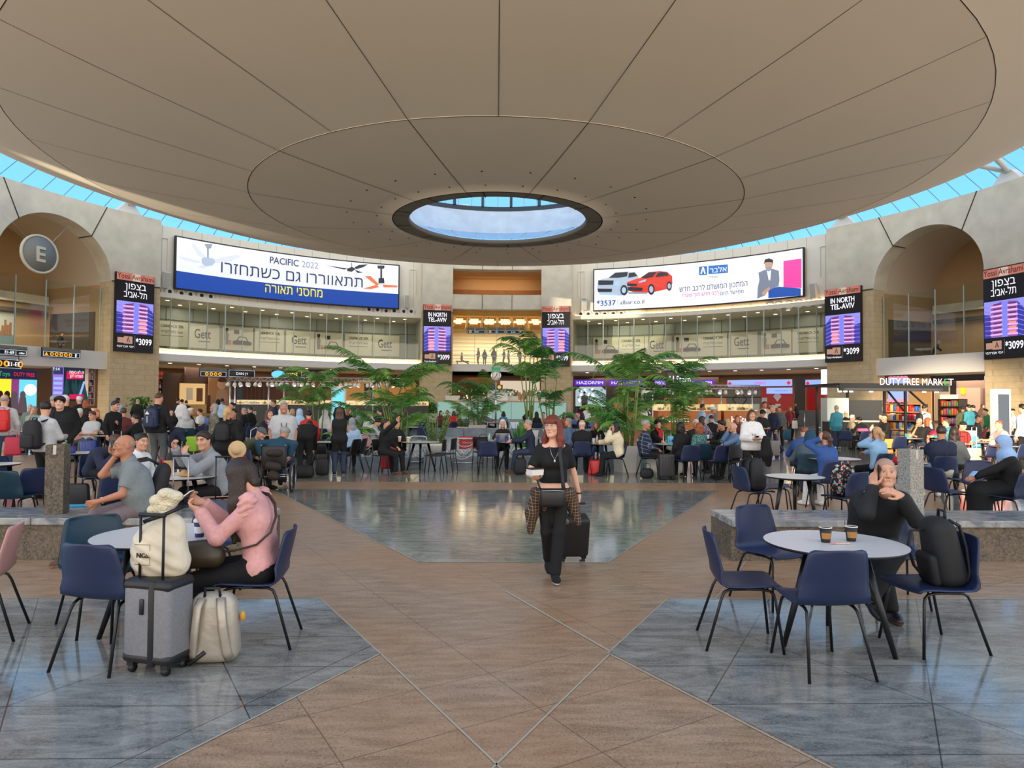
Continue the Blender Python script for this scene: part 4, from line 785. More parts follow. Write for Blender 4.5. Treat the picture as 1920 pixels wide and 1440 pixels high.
def table_meshes(d):
    b = MB(); b.lathe([(0, .742), (d/2-.004, .742)], n=64, mi=0); b.lathe([(d/2-.004, .742), (d/2, .738), (d/2-.012, .722), (0, .72)], n=64, mi=1); top = b.mesh('tabletop', [top_m, edge_m]); legs = []
    for k in range(3):
        a = R_(180+k*120); q = MB(); q.tube([(.20*math.cos(a), .20*math.sin(a), .72), (.42*d*math.cos(a), .42*d*math.sin(a), .0)], [.034, .017], 10); legs.append(q.mesh('leg', [leg_m]))
    q = MB(); q.lathe([(0, .722), (.24, .722), (.24, .70), (0, .70)], n=20); return top, legs, q.mesh('mounting_plate', [leg_m])
TB = {1.0: table_meshes(1.0), .8: table_meshes(.8), .7: table_meshes(.7)}
def table(x, y, label, d=1.0, rz=0.0):
    r = empty('round_table', (x, y, .004), R_(rz)); tag(r, label, 'table'); t = TB[d]; link('tabletop', t[0], r)
    for l in t[1]: link('leg', l, r)
    link('mounting_plate', t[2], r); return r
# ---- luggage
wheel_m = M('wheel_black', (24, 24, 26), .5); handle_m = M('handle_alloy', (170, 172, 176), .3, .9)
def suitcase(x, y, face, label, col, h=.56, w=.38, d=.24, handle=0.0, hmat=None, ribs=True, z=.004):
    r = empty('suitcase', (x, y, z), R_(face+180)); tag(r, label, 'suitcase')
    b = MB(); b.rbox((0, 0, .07+h/2), (w, d, h), .045, 4); b.build('shell', [col], r)
    if ribs:
        b = MB()
        for k in range(5): b.rbox((-w*.36+w*.18*k, 0, .07+h/2), (.022, d+.012, h*.86), .006, 2)
        b.build('rib', [col], r)
    for sx_ in (-1, 1):
        for sy in (-1, 1):
            q = MB(); q.tube([(sx_*(w/2-.05)-.014, sy*(d/2-.05), .028), (sx_*(w/2-.05)+.014, sy*(d/2-.05), .028)], .028, 12); q.box((sx_*(w/2-.05), sy*(d/2-.05), .062), (.05, .05, .03)); q.build('wheel', [wheel_m], r)
    q = MB(); t = h+.07
    if handle:
        for sx_ in (-1, 1): q.tube([(sx_*.09, d*.3, t-.02), (sx_*.09, d*.3, t+handle)], .009, 6)
        q.tube([(-.1, d*.3, t+handle), (.1, d*.3, t+handle)], .014, 6, 1); q.build('telescopic_handle', [hmat or handle_m, wheel_m], r)
    else: q.tube([(-.07, 0, t-.01), (-.06, 0, t+.03), (.06, 0, t+.03), (.07, 0, t-.01)], .011, 6); q.build('carry_handle', [wheel_m], r)
    return r
def backpack(loc, face, label, col, h=.48, w=.32, d=.2, lean=0.0, trim=None, cat='backpack', straps=True, mats2=None):
    """front pocket side looks along face; loc = bottom centre"""
    r = empty('backpack', loc, R_(face+180)); r.rotation_euler[0] = R_(lean); tag(r, label, cat)
    b = MB(); b.rbox((0, 0, h*.5), (w, d, h), .085, 5); vs = []
    for v in b.v: k = max(0, (v[2]-h*.45)/(h*.55)); vs.append((v[0]*(1-.22*k*k), v[1]*(1-.35*k*k), v[2]))
    b.v = vs; b.build('pack', [col], r)
    b = MB(); b.rbox((0, d*.5, h*.28), (w*.78, d*.35, h*.46), .045, 4); b.build('front_pocket', [col], r)
    b = MB(); b.tube([(-w*.40*math.cos(t), d*.16, h*(.5+.44*math.sin(t))) for t in [R_(-30+k*15) for k in range(15)]], .006, 5); b.build('zip', [trim or black], r)
    b = MB(); b.tube([(-.05, -d*.2, h-.02), (-.045, -d*.25, h+.04), (.045, -d*.25, h+.04), (.05, -d*.2, h-.02)], .011, 6); b.build('grab_handle', [trim or col], r)
    if straps:
        for s_ in (-1, 1):
            b = MB(); b.tube([(s_*.06, -d*.30, h*.95), (s_*.075, -d*.55, h*.86), (s_*.09, -d*.60, h*.55), (s_*.11, -d*.52, h*.2), (s_*.12, -d*.35, h*.08)], .012, 6, sx=2.6); b.build('shoulder_strap', [mats2 or col], r)
    return r
def handbag(loc, face, label, col, w=.3, h=.26, d=.12, cat='bag', soft=.05, handle=.12, hm=None):
    r = empty('shopping_bag' if 'shopping' in label or 'carrier' in label else 'handbag', loc, R_(face+180)); tag(r, label, cat)
    b = MB(); b.rbox((0, 0, h/2), (w, d, h), soft, 3); rr_ = random.Random(int(w*1000+h*77)); b.v = [(v[0]*(1-.12*(v[2]/h)), v[1]*(1-.35*(v[2]/h))+rr_.uniform(-.006, .006), v[2]) for v in b.v]; b.build('bag_body', [col], r)
    if handle:
        b = MB(); b.tube([(-w*.25, 0, h-.01), (-w*.22, 0, h+handle*.8), (0, 0, h+handle), (w*.22, 0, h+handle*.8), (w*.25, 0, h-.01)], .008, 5); b.build('handle', [hm or col], r)
    return r
def cup(loc, label, col, h=.105, r=.042, lid=None, name='paper_cup', band=None, rimc=None):
    o = empty(name, loc); tag(o, label, 'cup'); b = MB(); b.lathe([(0, 0), (r*.72, 0), (r*.74, .004), (r, h), (r*.94, h), (r*.7, .01)], n=20); b.build('cup_wall', [col], o)
    if lid: b = MB(); b.lathe([(r*1.06, h-.004), (r*1.06, h+.008), (r*.9, h+.018), (r*.82, h+.022), (0, h+.018)], n=20); b.build('lid', [lid], o)
    if rimc: b = MB(); b.lathe([(r*.97, h), (r*1.05, h), (r*1.05, h+.006), (r*.93, h+.006)], n=20); b.build('rim', [rimc], o)
    if band: b = MB(); b.lathe([(r*.80, h*.25), (r*.93, h*.68)], n=20, a0=200, a1=340); b.v = [(x*1.02, y*1.02, z) for x, y, z in b.v]; b.build('printed_mark', [band], o)
    return o
def bottle(loc, label, col, h=.22, r=.032, cap=None, lab=None):
    o = empty('bottle', loc); tag(o, label, 'bottle'); b = MB(); b.lathe([(0, 0), (r, .004), (r, h*.58), (r*.8, h*.7), (r*.4, h*.82), (r*.38, h*.93), (0, h*.93)], n=16); b.build('bottle_wall', [col], o)
    b = MB(); b.lathe([(r*.44, h*.92), (r*.44, h), (0, h)], n=12); b.build('cap', [cap or white_paint], o)
    if lab: b = MB(); b.lathe([(r*1.02, h*.2), (r*1.02, h*.48)], n=16); b.build('bottle_label', [lab], o)
    return o
def laptop(x, y, z, face, label):
    r = empty('laptop', (x, y, z), R_(face+180)); tag(r, label, 'laptop'); b = MB(); b.rbox((0, .1, .009), (.33, .23, .016), .006, 2); b.build('base', [handle_m], r)
    b = MB(); b.rbox((0, .245, .115), (.33, .01, .22), .004, 2, M_=Matrix.Rotation(R_(-14), 3, 'X')); b.build('screen_lid', [handle_m], r); return r
def phone(loc, rot, label, col=black_gloss):
    b = MB(); b.rbox((0, 0, 0), (.072, .009, .15), .004, 2); o = b.build('phone', [col], None, loc); o.rotation_euler = rot; tag(o, label, 'phone'); b = MB(); b.b2(-.032, .032, .0046, .0052, -.07, .07); b.build('display', [black_gloss], o); return o
# ---- plants
leafA = M('palm_leaf', (58, 116, 52), .5, noise=(6, .3)); leafB = M('palm_leaf_light', (104, 152, 70), .5, noise=(6, .3)); leafC = M('palm_leaf_blue', (58, 96, 76), .5, noise=(6, .2)); stemM = M('palm_stem', (112, 130, 62), .55, noise=(8, .25)); pot_w = M('pot_white', (206, 202, 192), .55, noise=(2, .05)); soil = M('soil', (58, 44, 34), .9)
pot_dark = M('pot_dark', (44, 44, 46), .5)
def frond(mb, base, azi, L, rise, droop, rs_, mi=0, n=15, wl=.32):
    """feathered palm leaf: arching midrib with narrow leaflets"""
    d = Vector((math.cos(azi), math.sin(azi), 0)); pts = []
    for i in range(n+1):
        t = i/n; pts.append(Vector(base)+d*(L*(t-.12*t*t))*math.cos(rise*(1-t))*1.0+Vector((0, 0, L*(math.sin(rise)*t-droop*t*t*t))))
    mb.tube(pts, [.012*(1-.8*i/n) for i in range(n+1)], 4, 2)
    sd = Vector((-d.y, d.x, 0))
    for i in range(2, n+1):
        t = i/n; p = pts[i]; tg = (pts[i]-pts[i-1]).normalized(); l = wl*L*(math.sin(math.pi*min(1, .12+.88*t)**.8)*.8+.14)
        for s_ in (-1, 1):
            for q in (0, .33, .66):
                pp = p-tg*(L/n*q); dr = (sd*s_*.86+tg*.62+Vector((0, 0, -.16-.25*rs_.random()))).normalized(); w = tg*.018*L**.5*1.3
                e1 = pp+dr*l*.55; e2 = pp+dr*l+Vector((0, 0, -l*.22)); mb.add([pp-w*.5, pp+w*.5, e1+w*.6, e1-w*.6, e2], [(0, 1, 2, 3), (3, 2, 4)], mi)
def palm(x, y, z, H, label, nst=4, nfr=14, L=.95, seed=1, pot=None, spread=.35, low=.35, mats=None, dense=1.0, lean=.10, cat='palm'):
    rs_ = random.Random(seed); r = empty('potted_palm', (x, y, z)); tag(r, label, cat); zb = 0
    if pot:
        kind, pw, phh = pot; b = MB(); zb = phh-.06
        if kind == 'bowl': b.lathe([(0, 0), (pw*.32, 0), (pw*.5, phh*.3), (pw*.62, phh*.75), (pw*.65, phh), (pw*.6, phh), (pw*.55, phh*.8), (0, phh*.8)], n=28)
        elif kind == 'hex': b.lathe([(pw*.5, 0), (pw*.56, phh), (pw*.5, phh), (pw*.48, phh-.06), (0, phh-.06)], n=6, smooth=False)
        elif kind == 'box': b.b2(-pw/2, pw/2, -pw/2, pw/2, 0, phh-.04); b.b2(-pw/2-.02, pw/2+.02, -pw/2-.02, pw/2+.02, phh-.05, phh)
        else: b.lathe([(0, 0), (pw*.38, 0), (pw*.5, phh), (pw*.44, phh), (pw*.42, phh-.05), (0, phh-.05)], n=24)
        b.build('planter', [pot_dark if kind == 'dark' else pot_w], r)
    st = MB(); fo = MB(); tops = []
    for k in range(nst):
        a = rs_.random()*6.28; rr_ = spread*rs_.random()*.5; h = H*(.45+.35*rs_.random()) if k else H*.72; b0 = Vector((rr_*math.cos(a), rr_*math.sin(a), zb)); t0 = b0+Vector((math.cos(a)*lean*h*rs_.random()*2, math.sin(a)*lean*h*rs_.random()*2, h-zb))
        if h-zb > .2: st.tube([b0, b0.lerp(t0, .5)+Vector((.02*rs_.uniform(-1, 1), .02*rs_.uniform(-1, 1), 0)), t0], [.032, .024, .014], 6)
        tops.append(t0)
    for k in range(nfr):
        t = tops[k % nst]; a = rs_.random()*6.28; up = rs_.uniform(.65, 1.35); l = L*rs_.uniform(.7, 1.15)
        if rs_.random() < low: base = Vector((t.x*.6, t.y*.6, zb+(t.z-zb)*rs_.uniform(.1, .7)))
        else: base = t
        frond(fo, base, a, l, up, rs_.uniform(.25, .75), rs_, rs_.randrange(2), n=int(13*dense), wl=rs_.uniform(.28, .4))
    if st.v: st.build('stem', [stemM], r)
    fo.build('foliage', mats or [leafA, leafB, stemM], r); return r
def bush(x, y, z, H, label, kind='zz', seed=1, pot=('bowl', .8, .45), cat='potted plant', n=40):
    rs_ = random.Random(seed); r = empty('potted_plant', (x, y, z)); tag(r, label, cat); k_, pw, phh = pot; b = MB()
    if k_ == 'bowl': b.lathe([(0, 0), (pw*.32, 0), (pw*.5, phh*.3), (pw*.62, phh*.75), (pw*.65, phh), (pw*.6, phh), (pw*.55, phh*.8), (0, phh*.8)], n=28)
    elif k_ == 'box': b.b2(-pw/2, pw/2, -pw/4, pw/4, 0, phh)
    else: b.lathe([(0, 0), (pw*.38, 0), (pw*.5, phh), (pw*.44, phh), (pw*.42, phh-.05), (0, phh-.05)], n=24)
    b.build('planter', [pot_w], r); fo = MB()
    for k in range(n):
        a = rs_.random()*6.28; rad = pw*.4*rs_.random(); p = Vector((rad*math.cos(a), rad*math.sin(a), phh*.8)); tl = rs_.uniform(.05, .45); top = p+Vector((math.cos(a)*tl*H, math.sin(a)*tl*H, H*rs_.uniform(.5, 1)))
        if kind == 'zz':
            fo.tube([p, p.lerp(top, .5), top], [.01, .008, .004], 4, 2)
            for q in range(9):
                c = p.lerp(top, .2+.09*q); s_ = 1 if q % 2 else -1; dv = Vector((-math.sin(a)*s_*.8, math.cos(a)*s_*.8, .5)).normalized()*.10; wv = Vector((math.cos(a), math.sin(a), .2))*.022; fo.add([c, c+dv*.5+wv, c+dv, c+dv*.5-wv], [(0, 1, 2, 3)], rs_.randrange(2))
        elif kind == 'round':
            for q in range(8):
                c = p+Vector((rs_.gauss(0, .5)*H*.45, rs_.gauss(0, .5)*H*.45, H*rs_.uniform(.1, .9))); d1 = Vector((rs_.uniform(-1, 1), rs_.uniform(-1, 1), rs_.uniform(-.3, 1))).normalized()*.13*H; d2 = d1.cross(Vector((rs_.random(), rs_.random(), rs_.random()))).normalized()*.055*H; fo.add([c-d1, c+d2, c+d1, c-d2], [(0, 1, 2, 3)], rs_.randrange(2))
        else:
            w = Vector((-math.sin(a), math.cos(a), 0))*.05; m_ = p.lerp(top, .6)+Vector((0, 0, .05)); fo.add([p-w*.3, p+w*.3, m_+w, m_-w, top], [(0, 1, 2, 3), (3, 2, 4)], rs_.randrange(2))
    fo.build('foliage', [leafA, leafB, stemM], r); return r
def railing(px0, px1, pyt, pyb, label, seed=1, waves=3):
    a = fl(px0, pyb); b = fl(px1, pyb); h = dp((px0+px1)/2, pyt, (a.y+b.y)/2).z; v = b-a; w = v.length; r = empty('railing', (a.x, a.y, 0), math.atan2(v.y, v.x)); tag(r, label, 'railing'); rs_ = random.Random(seed)
    q = MB(); c = .08; q.tube([(0, 0, 0), (0, 0, h-c), (c*.3, 0, h-c*.3), (c, 0, h), (w-c, 0, h), (w-c*.3, 0, h-c*.3), (w, 0, h-c), (w, 0, 0)], .022, 8); q.tube([(0, 0, .12), (w, 0, .12)], .018, 6); q.build('rail_frame', [steel], r)
    q = MB()
    for k in range(waves):
        z = .12+(h-.12)*(k+1)/(waves+1); ph_ = rs_.random()*3; q.tube([(w*i/12, 0, min(h-.02, z+.07*math.sin(ph_+i*.55+k))) for i in range(13)], .011, 6)
    q.build('wavy_bar', [steel], r); return r
# ================================================================ PEOPLE
def A3(*v): return np.array(v if len(v) > 1 else v[0], dtype=np.float64)
def nrm(v): return v/max(np.linalg.norm(v), 1e-9)
def snet(F, org, h):
    s = F < 0; c = np.zeros(tuple(n-1 for n in F.shape), np.int8)
    sl = lambda o: tuple(slice(a, n-1+a) for a, n in zip(o, F.shape))
    CO = [(i, j, k) for i in (0, 1) for j in (0, 1) for k in (0, 1)]
    for o in CO: c += s[sl(o)]
    act = (c > 0) & (c < 8); ids = np.argwhere(act); n = len(ids)
    if n == 0: return np.zeros((0, 3)), np.zeros((0, 4), int)
    idx = np.full(act.shape, -1, np.int64); idx[act] = np.arange(n); P = np.zeros((n, 3)); Wt = np.zeros(n)
    for a in CO:
        for ax in range(3):
            if a[ax]: continue
            b = list(a); b[ax] = 1; fa = F[tuple((ids+a).T)]; fb = F[tuple((ids+b).T)]; m_ = (fa < 0) != (fb < 0)
            t = np.where(m_, fa/np.where(m_, fa-fb, 1), 0); q = np.array(a, float)[None].repeat(n, 0); q[:, ax] += t; P[m_] += q[m_]; Wt[m_] += 1
    V = org+h*(ids+P/Wt[:, None]); Q = []
    for ax in range(3):
        u, v = (ax+1) % 3, (ax+2) % 3; s0 = [slice(None)]*3; s1 = [slice(None)]*3; s0[ax] = slice(0, -1); s1[ax] = slice(1, None)
        d = s[tuple(s0)] != s[tuple(s1)]; e = np.argwhere(d); e = e[(e[:, u] > 0) & (e[:, v] > 0) & (e[:, u] < F.shape[u]-1) & (e[:, v] < F.shape[v]-1)]
        if not len(e): continue
        def cell(du, dv): q = e.copy(); q[:, u] -= du; q[:, v] -= dv; return idx[tuple(q.T)]
        f = np.stack([cell(1, 1), cell(0, 1), cell(0, 0), cell(1, 0)], 1); ins = s[tuple(e.T)]; f[~ins] = f[~ins][:, ::-1]; Q.append(f)
    Q = np.concatenate(Q); return V, Q[(Q >= 0).all(1)]
def sdf(prims, h, off=0.0, cuts=(), keep=None):
    lo = np.full(3, 9.0); hi = -lo
    for p in prims:
        if p[0] == 'c': r = max(p[3], p[4]); lo = np.minimum(lo, np.minimum(p[1], p[2])-r); hi = np.maximum(hi, np.maximum(p[1], p[2])+r)
        elif p[0] == 'e': lo = np.minimum(lo, p[1]-p[2]); hi = np.maximum(hi, p[1]+p[2])
    lo = np.floor((lo-off-2.5*h)/h)*h; hi = hi+off+2.5*h; dim = np.ceil((hi-lo)/h).astype(int)+1; F = np.full(dim, .25, np.float32)
    ax = [lo[i]+h*np.arange(dim[i]) for i in range(3)]
    for p in prims:
        if p[0] == 'c': r = max(p[3], p[4]); a, b = np.minimum(p[1], p[2])-r, np.maximum(p[1], p[2])+r
        elif p[0] == 'e': a, b = p[1]-p[2], p[1]+p[2]
        else: a, b = p[1]-p[2], p[1]+p[2]
        k = p[5] if p[0] == 'c' else p[3]; mg = off+k+3*h; i0 = np.clip(((a-mg-lo)/h).astype(int), 0, dim-1); i1 = np.clip(((b+mg-lo)/h).astype(int)+2, 1, dim)
        S_ = tuple(slice(x, y) for x, y in zip(i0, i1)); X = ax[0][S_[0]][:, None, None]; Y = ax[1][S_[1]][None, :, None]; Z = ax[2][S_[2]][None, None, :]
        if p[0] == 'c':
            q, w = p[1], p[2]-p[1]; L = max(w@w, 1e-9); dx, dy, dz = X-q[0], Y-q[1], Z-q[2]; t = np.clip((dx*w[0]+dy*w[1]+dz*w[2])/L, 0, 1)
            d = np.sqrt((dx-t*w[0])**2+(dy-t*w[1])**2+(dz-t*w[2])**2)-(p[3]+(p[4]-p[3])*t)
            for c, n in (() if len(p) < 7 or p[6] is None else [p[6]] if isinstance(p[6], tuple) else p[6]): d = np.maximum(d, (X-c[0])*n[0]+(Y-c[1])*n[1]+(Z-c[2])*n[2])
        elif p[0] == 'e':
            c, r = p[1], p[2]; x, y, z = (X-c[0])/r[0], (Y-c[1])/r[1], (Z-c[2])/r[2]; k0 = np.sqrt(x*x+y*y+z*z)+1e-6; k1 = np.sqrt((x/r[0])**2+(y/r[1])**2+(z/r[2])**2)+1e-6; d = k0*(k0-1)/k1
        else:
            c, r = p[1], p[2]; d = np.sqrt((X-c[0])**2+(Y-c[1])**2+(Z-c[2])**2)-r; f = F[S_]; g = np.maximum(k-np.abs(f+d), 0)/max(k, 1e-6); F[S_] = np.maximum(f, -d)+g*g*k/4; continue
        f = F[S_]; g = np.maximum(k-np.abs(f-d), 0)/max(k, 1e-6); F[S_] = np.minimum(f, d)-g*g*k/4
    F -= off
    for c, n in cuts: F = np.maximum(F, (ax[0][:, None, None]-c[0])*n[0]+(ax[1][None, :, None]-c[1])*n[1]+(ax[2][None, None, :]-c[2])*n[2])
    if keep is not None: F = np.maximum(F, keep(ax[0][:, None, None], ax[1][None, :, None], ax[2][None, None, :])).astype(np.float32)
    return snet(F, lo, h)
def npmesh(name, V, Q, mats, mi=None):
    me = bpy.data.meshes.new(name); n, k = len(V), len(Q); me.vertices.add(n); me.vertices.foreach_set('co', np.asarray(V, np.float32).ravel()); me.loops.add(k*4); me.loops.foreach_set('vertex_index', np.asarray(Q, np.int32).ravel())
    me.polygons.add(k); me.polygons.foreach_set('loop_start', np.arange(0, k*4, 4, dtype=np.int32)); me.polygons.foreach_set('use_smooth', np.ones(k, bool))
    for m_ in mats: me.materials.append(m_)
    if mi is not None: me.polygons.foreach_set('material_index', np.asarray(mi, np.int32))
    me.update(calc_edges=True); return me
SKIN = [M('skin_fair', (222, 172, 146), .55), M('skin_light', (208, 154, 126), .55), M('skin_tan', (184, 126, 96), .55), M('skin_olive', (160, 110, 82), .55), M('skin_brown', (112, 72, 52), .55)]
eye_w = M('eye_white', (226, 222, 216), .3); eye_i = M('iris', (48, 34, 28), .3); lipm = M('lips', (194, 122, 106), .5)
HAIRC = {k: M('hair_'+k, c, .5, bump=(60, .12)) for k, c in dict(black=(22, 19, 18), dark=(46, 32, 25), brown=(80, 54, 38), red=(112, 44, 26), auburn=(150, 76, 40), grey=(150, 148, 144), white=(214, 212, 206), blond=(196, 158, 106), crop=(172, 138, 118), silver=(176, 174, 168), orange=(196, 96, 40)).items()}
C_ = lambda a, b, ra, rb, k=.03, cut=None: ('c', np.asarray(a, float), np.asarray(b, float), ra, rb, k, cut)
E_ = lambda c, r, k=.02: ('e', np.asarray(c, float), np.asarray(r, float), k)
def sym(f): return [f(1), f(-1)]
_heads = {}
def head_arrays(sex, h):
    key = (sex, h)
    if key in _heads: return _heads[key]
    fm = sex == 'f'; P = [E_((0, -.012, .032), (.073, .094, .086), .01), E_((0, .022, -.03), (.060 if fm else .064, .066, .086), .03)]
    P += sym(lambda s: C_((s*.038, .008, -.062), (s*.010, .062, -.096), .028, .022, .03)) + [C_((-.006, .072, -.098), (.006, .072, -.098), .016 if fm else .019, .016 if fm else .019, .02)]
    P += sym(lambda s: E_((s*.040, .056, -.022), (.022, .024, .020), .03)) + [C_((-.034, .074, .034), (.034, .074, .034), .012 if fm else .015, .012 if fm else .015, .02)]
    P += [C_((0, .086, .016), (0, .106, -.024), .0080, .0098 if fm else .0115, .014)] + sym(lambda s: C_((s*.009, .092, -.03), (s*.010, .098, -.031), .009, .009, .01))
    P += sym(lambda s: ('s', A3(s*.031, .108, .010), .019, .012))
    P += sym(lambda s: E_((s*.030, .0745, .010), (.0125, .0125, .0125), .003))
    P += [C_((-.019, .0825, -.058), (.019, .0825, -.058), .0075, .0075, .008), C_((-.017, .0825, -.068), (.017, .0825, -.068), .009, .009, .008)]
    P += sym(lambda s: E_((s*.075, -.012, .0), (.010, .020, .032), .012)) + [C_((0, -.03, -.04), (0, -.035, -.16), .053 if fm else .060, .050 if fm else .060, .04)]
    V, Q = sdf(P, h); c = V[Q].mean(1); x, y, z = np.abs(c[:, 0]), c[:, 1], c[:, 2]; mi = np.zeros(len(Q), int)
    mi[(np.abs(z-.041+9*(x-.031)**2) < (.0042 if fm else .0058)) & (x > .012) & (x < .05) & (y > .04)] = 1
    de = np.sqrt((x-.030)**2+(y-.0745)**2+(z-.010)**2); op = (de < .0142) & (y > .078) & (np.abs(z-.010) < .0065); mi[op] = 3; mi[op & (np.sqrt((x-.030)**2+(z-.010)**2) < .0062)] = 4
    mi[(np.abs(z-.010-.0085) < .002) & (np.abs(x-.030) < .014) & (y > .07)] = 1
    mi[(np.abs(z+.063) < .0085-.3*np.maximum(0, x-.004)) & (x < .0235) & (y > .08)] = 2
    _heads[key] = (V, Q, mi); return _heads[key]
_hair = {}
def hair_mesh(style, h):
    key = (style, h)
    if key in _hair: return _hair[key]
    g = .011; P = [E_((0, -.014, .034), (.073+g, .094+g, .086+g), .01)]; pl = (A3(0, .079, .078), nrm(A3(0, .75, -.66))); cuts = [pl, (A3(0, 0, -.085), A3(0, 0, -1.))]; keep = None
    face = lambda X, Y, Z: np.minimum(np.minimum((Y-.02)*1.0, .060-Z+.0*X), .062-np.abs(X))  # >0 inside the face opening
    if style == 'fringe': cuts = [pl, (A3(0, -.03, 0), A3(0, 1., 0)), (A3(0, 0, .05), A3(0, 0, 1.)), (A3(0, 0, -.06), A3(0, 0, -1.))]
    elif style == 'stubble': P = [E_((0, -.013, .033), (.0765, .0975, .0895), .01)]
    elif style == 'short': P += [E_((0, .03, .095), (.055, .05, .03), .03)]
    elif style == 'quiff': P += [E_((0, .04, .108), (.06, .06, .034), .03), E_((0, -.05, .06), (.08, .07, .075), .03)]
    elif style == 'mop': P += [E_((0, -.01, .06), (.095, .115, .075), .03), E_((.03, .06, .075), (.06, .05, .04), .03), E_((-.03, .06, .08), (.06, .045, .035), .03)]; cuts = [(A3(0, .085, .058), nrm(A3(0, .72, -.69))), (A3(0, 0, -.08), A3(0, 0, -1.))]
    elif style in ('bob', 'long', 'vlong', 'redbang', 'bun', 'pony'):
        if style in ('bob', 'long', 'vlong', 'redbang'):
            dn = dict(bob=-.15, long=-.27, vlong=-.42, redbang=-.235)[style]; wd = .078 if style != 'redbang' else .092
            for s_ in (-1, 1): P += [C_((s_*.060, -.035, .0), (s_*wd, -.03, dn*.6), .040, .038, .03), C_((s_*wd, -.03, dn*.6), (s_*(wd+.004), -.012 if style != 'vlong' else .02, dn), .038, .026, .03), C_((s_*.066, .012, .03), (s_*.078, .016, dn*.55), .016, .018, .02), C_((s_*.078, .016, dn*.55), (s_*(wd+.004), .02, dn*.95), .018, .016, .02)]
            P += [C_((0, -.07, 0), (0, -.085, dn), .05, .032, .04), C_((-.05, -.065, dn*.4), (.05, -.065, dn*.9), .03, .024, .04), C_((.05, -.065, dn*.4), (-.05, -.065, dn*.9), .03, .024, .04)]
        if style == 'redbang': P += [C_((-.05, .072, .062), (.05, .072, .062), .026, .026, .03), C_((-.042, .086, .040), (.042, .086, .040), .012, .012, .02)]
        if style == 'bun': P += [E_((0, -.13, .06), (.045, .045, .045), .02)]
        if style == 'pony': P += [C_((0, -.105, .03), (0, -.155, -.03), .03, .042, .02), C_((0, -.155, -.03), (0, -.15, -.2), .042, .018, .02)]
        zf = .066 if style != 'redbang' else .030; hf = .060; cuts = []
        keep = lambda X, Y, Z: np.minimum(np.minimum(Y-(.018 if style in ('long', 'vlong', 'redbang', 'bob') else -.02), zf-.3*np.abs(X)*(style != 'redbang')-Z), hf+.0*Y-np.abs(X) if style in ('long', 'vlong', 'redbang', 'bob') else .2-np.abs(X))
        if style in ('bun', 'pony'): cuts = [(A3(0, .078, .088), nrm(A3(0, .72, -.70)))]; keep = None
    elif style == 'drape':
        P += [C_((s_*a_, b_, .03), (s_*(a_+.012), b_+.10, -.20), .026, .030, .03) for s_ in (-1, 1) for a_, b_ in ((.055, .02), (.066, -.03), (.060, -.07))]+[C_((s_*.075, .05+b_, -.18), (s_*.072, .17+b_, -.43), .034, .018, .03) for s_ in (-1, 1) for b_ in (0, .05)]+[C_((0, -.09, 0), (0, -.08, -.10), .05, .04, .04)]; cuts = []
        keep = lambda X, Y, Z: np.minimum(np.minimum(Y-.03, .070-Z), .052-np.abs(X))
    elif style == 'hijab':
        P = [E_((0, -.014, .03), (.094, .116, .112), .02), C_((0, -.01, -.06), (0, -.02, -.17), .088, .105, .06), C_((-.08, -.02, -.20), (.08, -.02, -.20), .085, .085, .08), C_((0, .04, -.15), (0, .07, -.27), .06, .04, .06), C_((0, -.06, -.18), (.0, -.11, -.33), .08, .05, .06)]; cuts = []
        keep = lambda X, Y, Z: np.minimum(.062-np.sqrt((X/1.0)**2+((Z+.022)/1.32)**2), Y-.02)
    elif style == 'hood': P = [E_((0, -.03, .025), (.105, .125, .12), .02), C_((0, -.06, -.05), (0, -.09, -.15), .10, .11, .06), C_((-.07, -.06, -.17), (.07, -.06, -.17), .07, .07, .06)]; cuts = [(A3(0, .055, 0), A3(0, 1., 0))]; keep = lambda X, Y, Z: np.minimum(.068-np.sqrt(X**2+((Z+.015)/1.3)**2), Y-.02)
    elif style == 'cap': P = [E_((0, -.012, .045), (.086, .108, .085), .01), C_((-.045, .10, .052), (.045, .10, .052), .012, .012, .02), C_((-.03, .14, .046), (.03, .14, .046), .010, .010, .03)]; cuts = [(A3(0, 0, .035), A3(0, 0, -1.))]
    elif style == 'beanie': P = [E_((0, -.012, .05), (.088, .108, .09), .01)]; cuts = [(A3(0, .02, .04), nrm(A3(0, .25, -1.)))]
    elif style == 'hat': P = [E_((0, -.012, .06), (.088, .105, .08), .02), E_((0, -.01, .05), (.19, .20, .018), .02)]; cuts = []
    elif style == 'turban': P = [E_((0, -.015, .065), (.098, .115, .072), .02), C_((-.06, .06, .05), (.06, .06, .07), .03, .03, .03)]; cuts = [(A3(0, .0, .028), nrm(A3(0, .15, -1.)))]
    V, Q = sdf(P, h, 0, cuts, keep)
    if style not in ('hijab', 'hood', 'cap', 'beanie', 'hat', 'turban', 'stubble'): c_ = V-A3(0, -.01, .02); t_ = np.arctan2(c_[:, 0], c_[:, 1]); V = V+c_*(.012*np.sin(t_*34+c_[:, 2]*9)+.008*np.sin(t_*61))[:, None]*np.array([1, 1, .4])
    _hair[key] = npmesh('hair', V, Q, [HAIRC['dark']]); return _hair[key]
def ik(a, b, l1, l2, pole):
    d = b-a; L = np.linalg.norm(d); L2 = min(max(L, abs(l1-l2)+.01), (l1+l2)*.998); u = nrm(d); b = a+u*L2 if L > (l1+l2)*.998 else b
    x = (l1*l1-l2*l2+L2*L2)/(2*L2); hgt = math.sqrt(max(l1*l1-x*x, 0)); q = pole-u*(pole@u); return a+u*x+nrm(q)*hgt, b
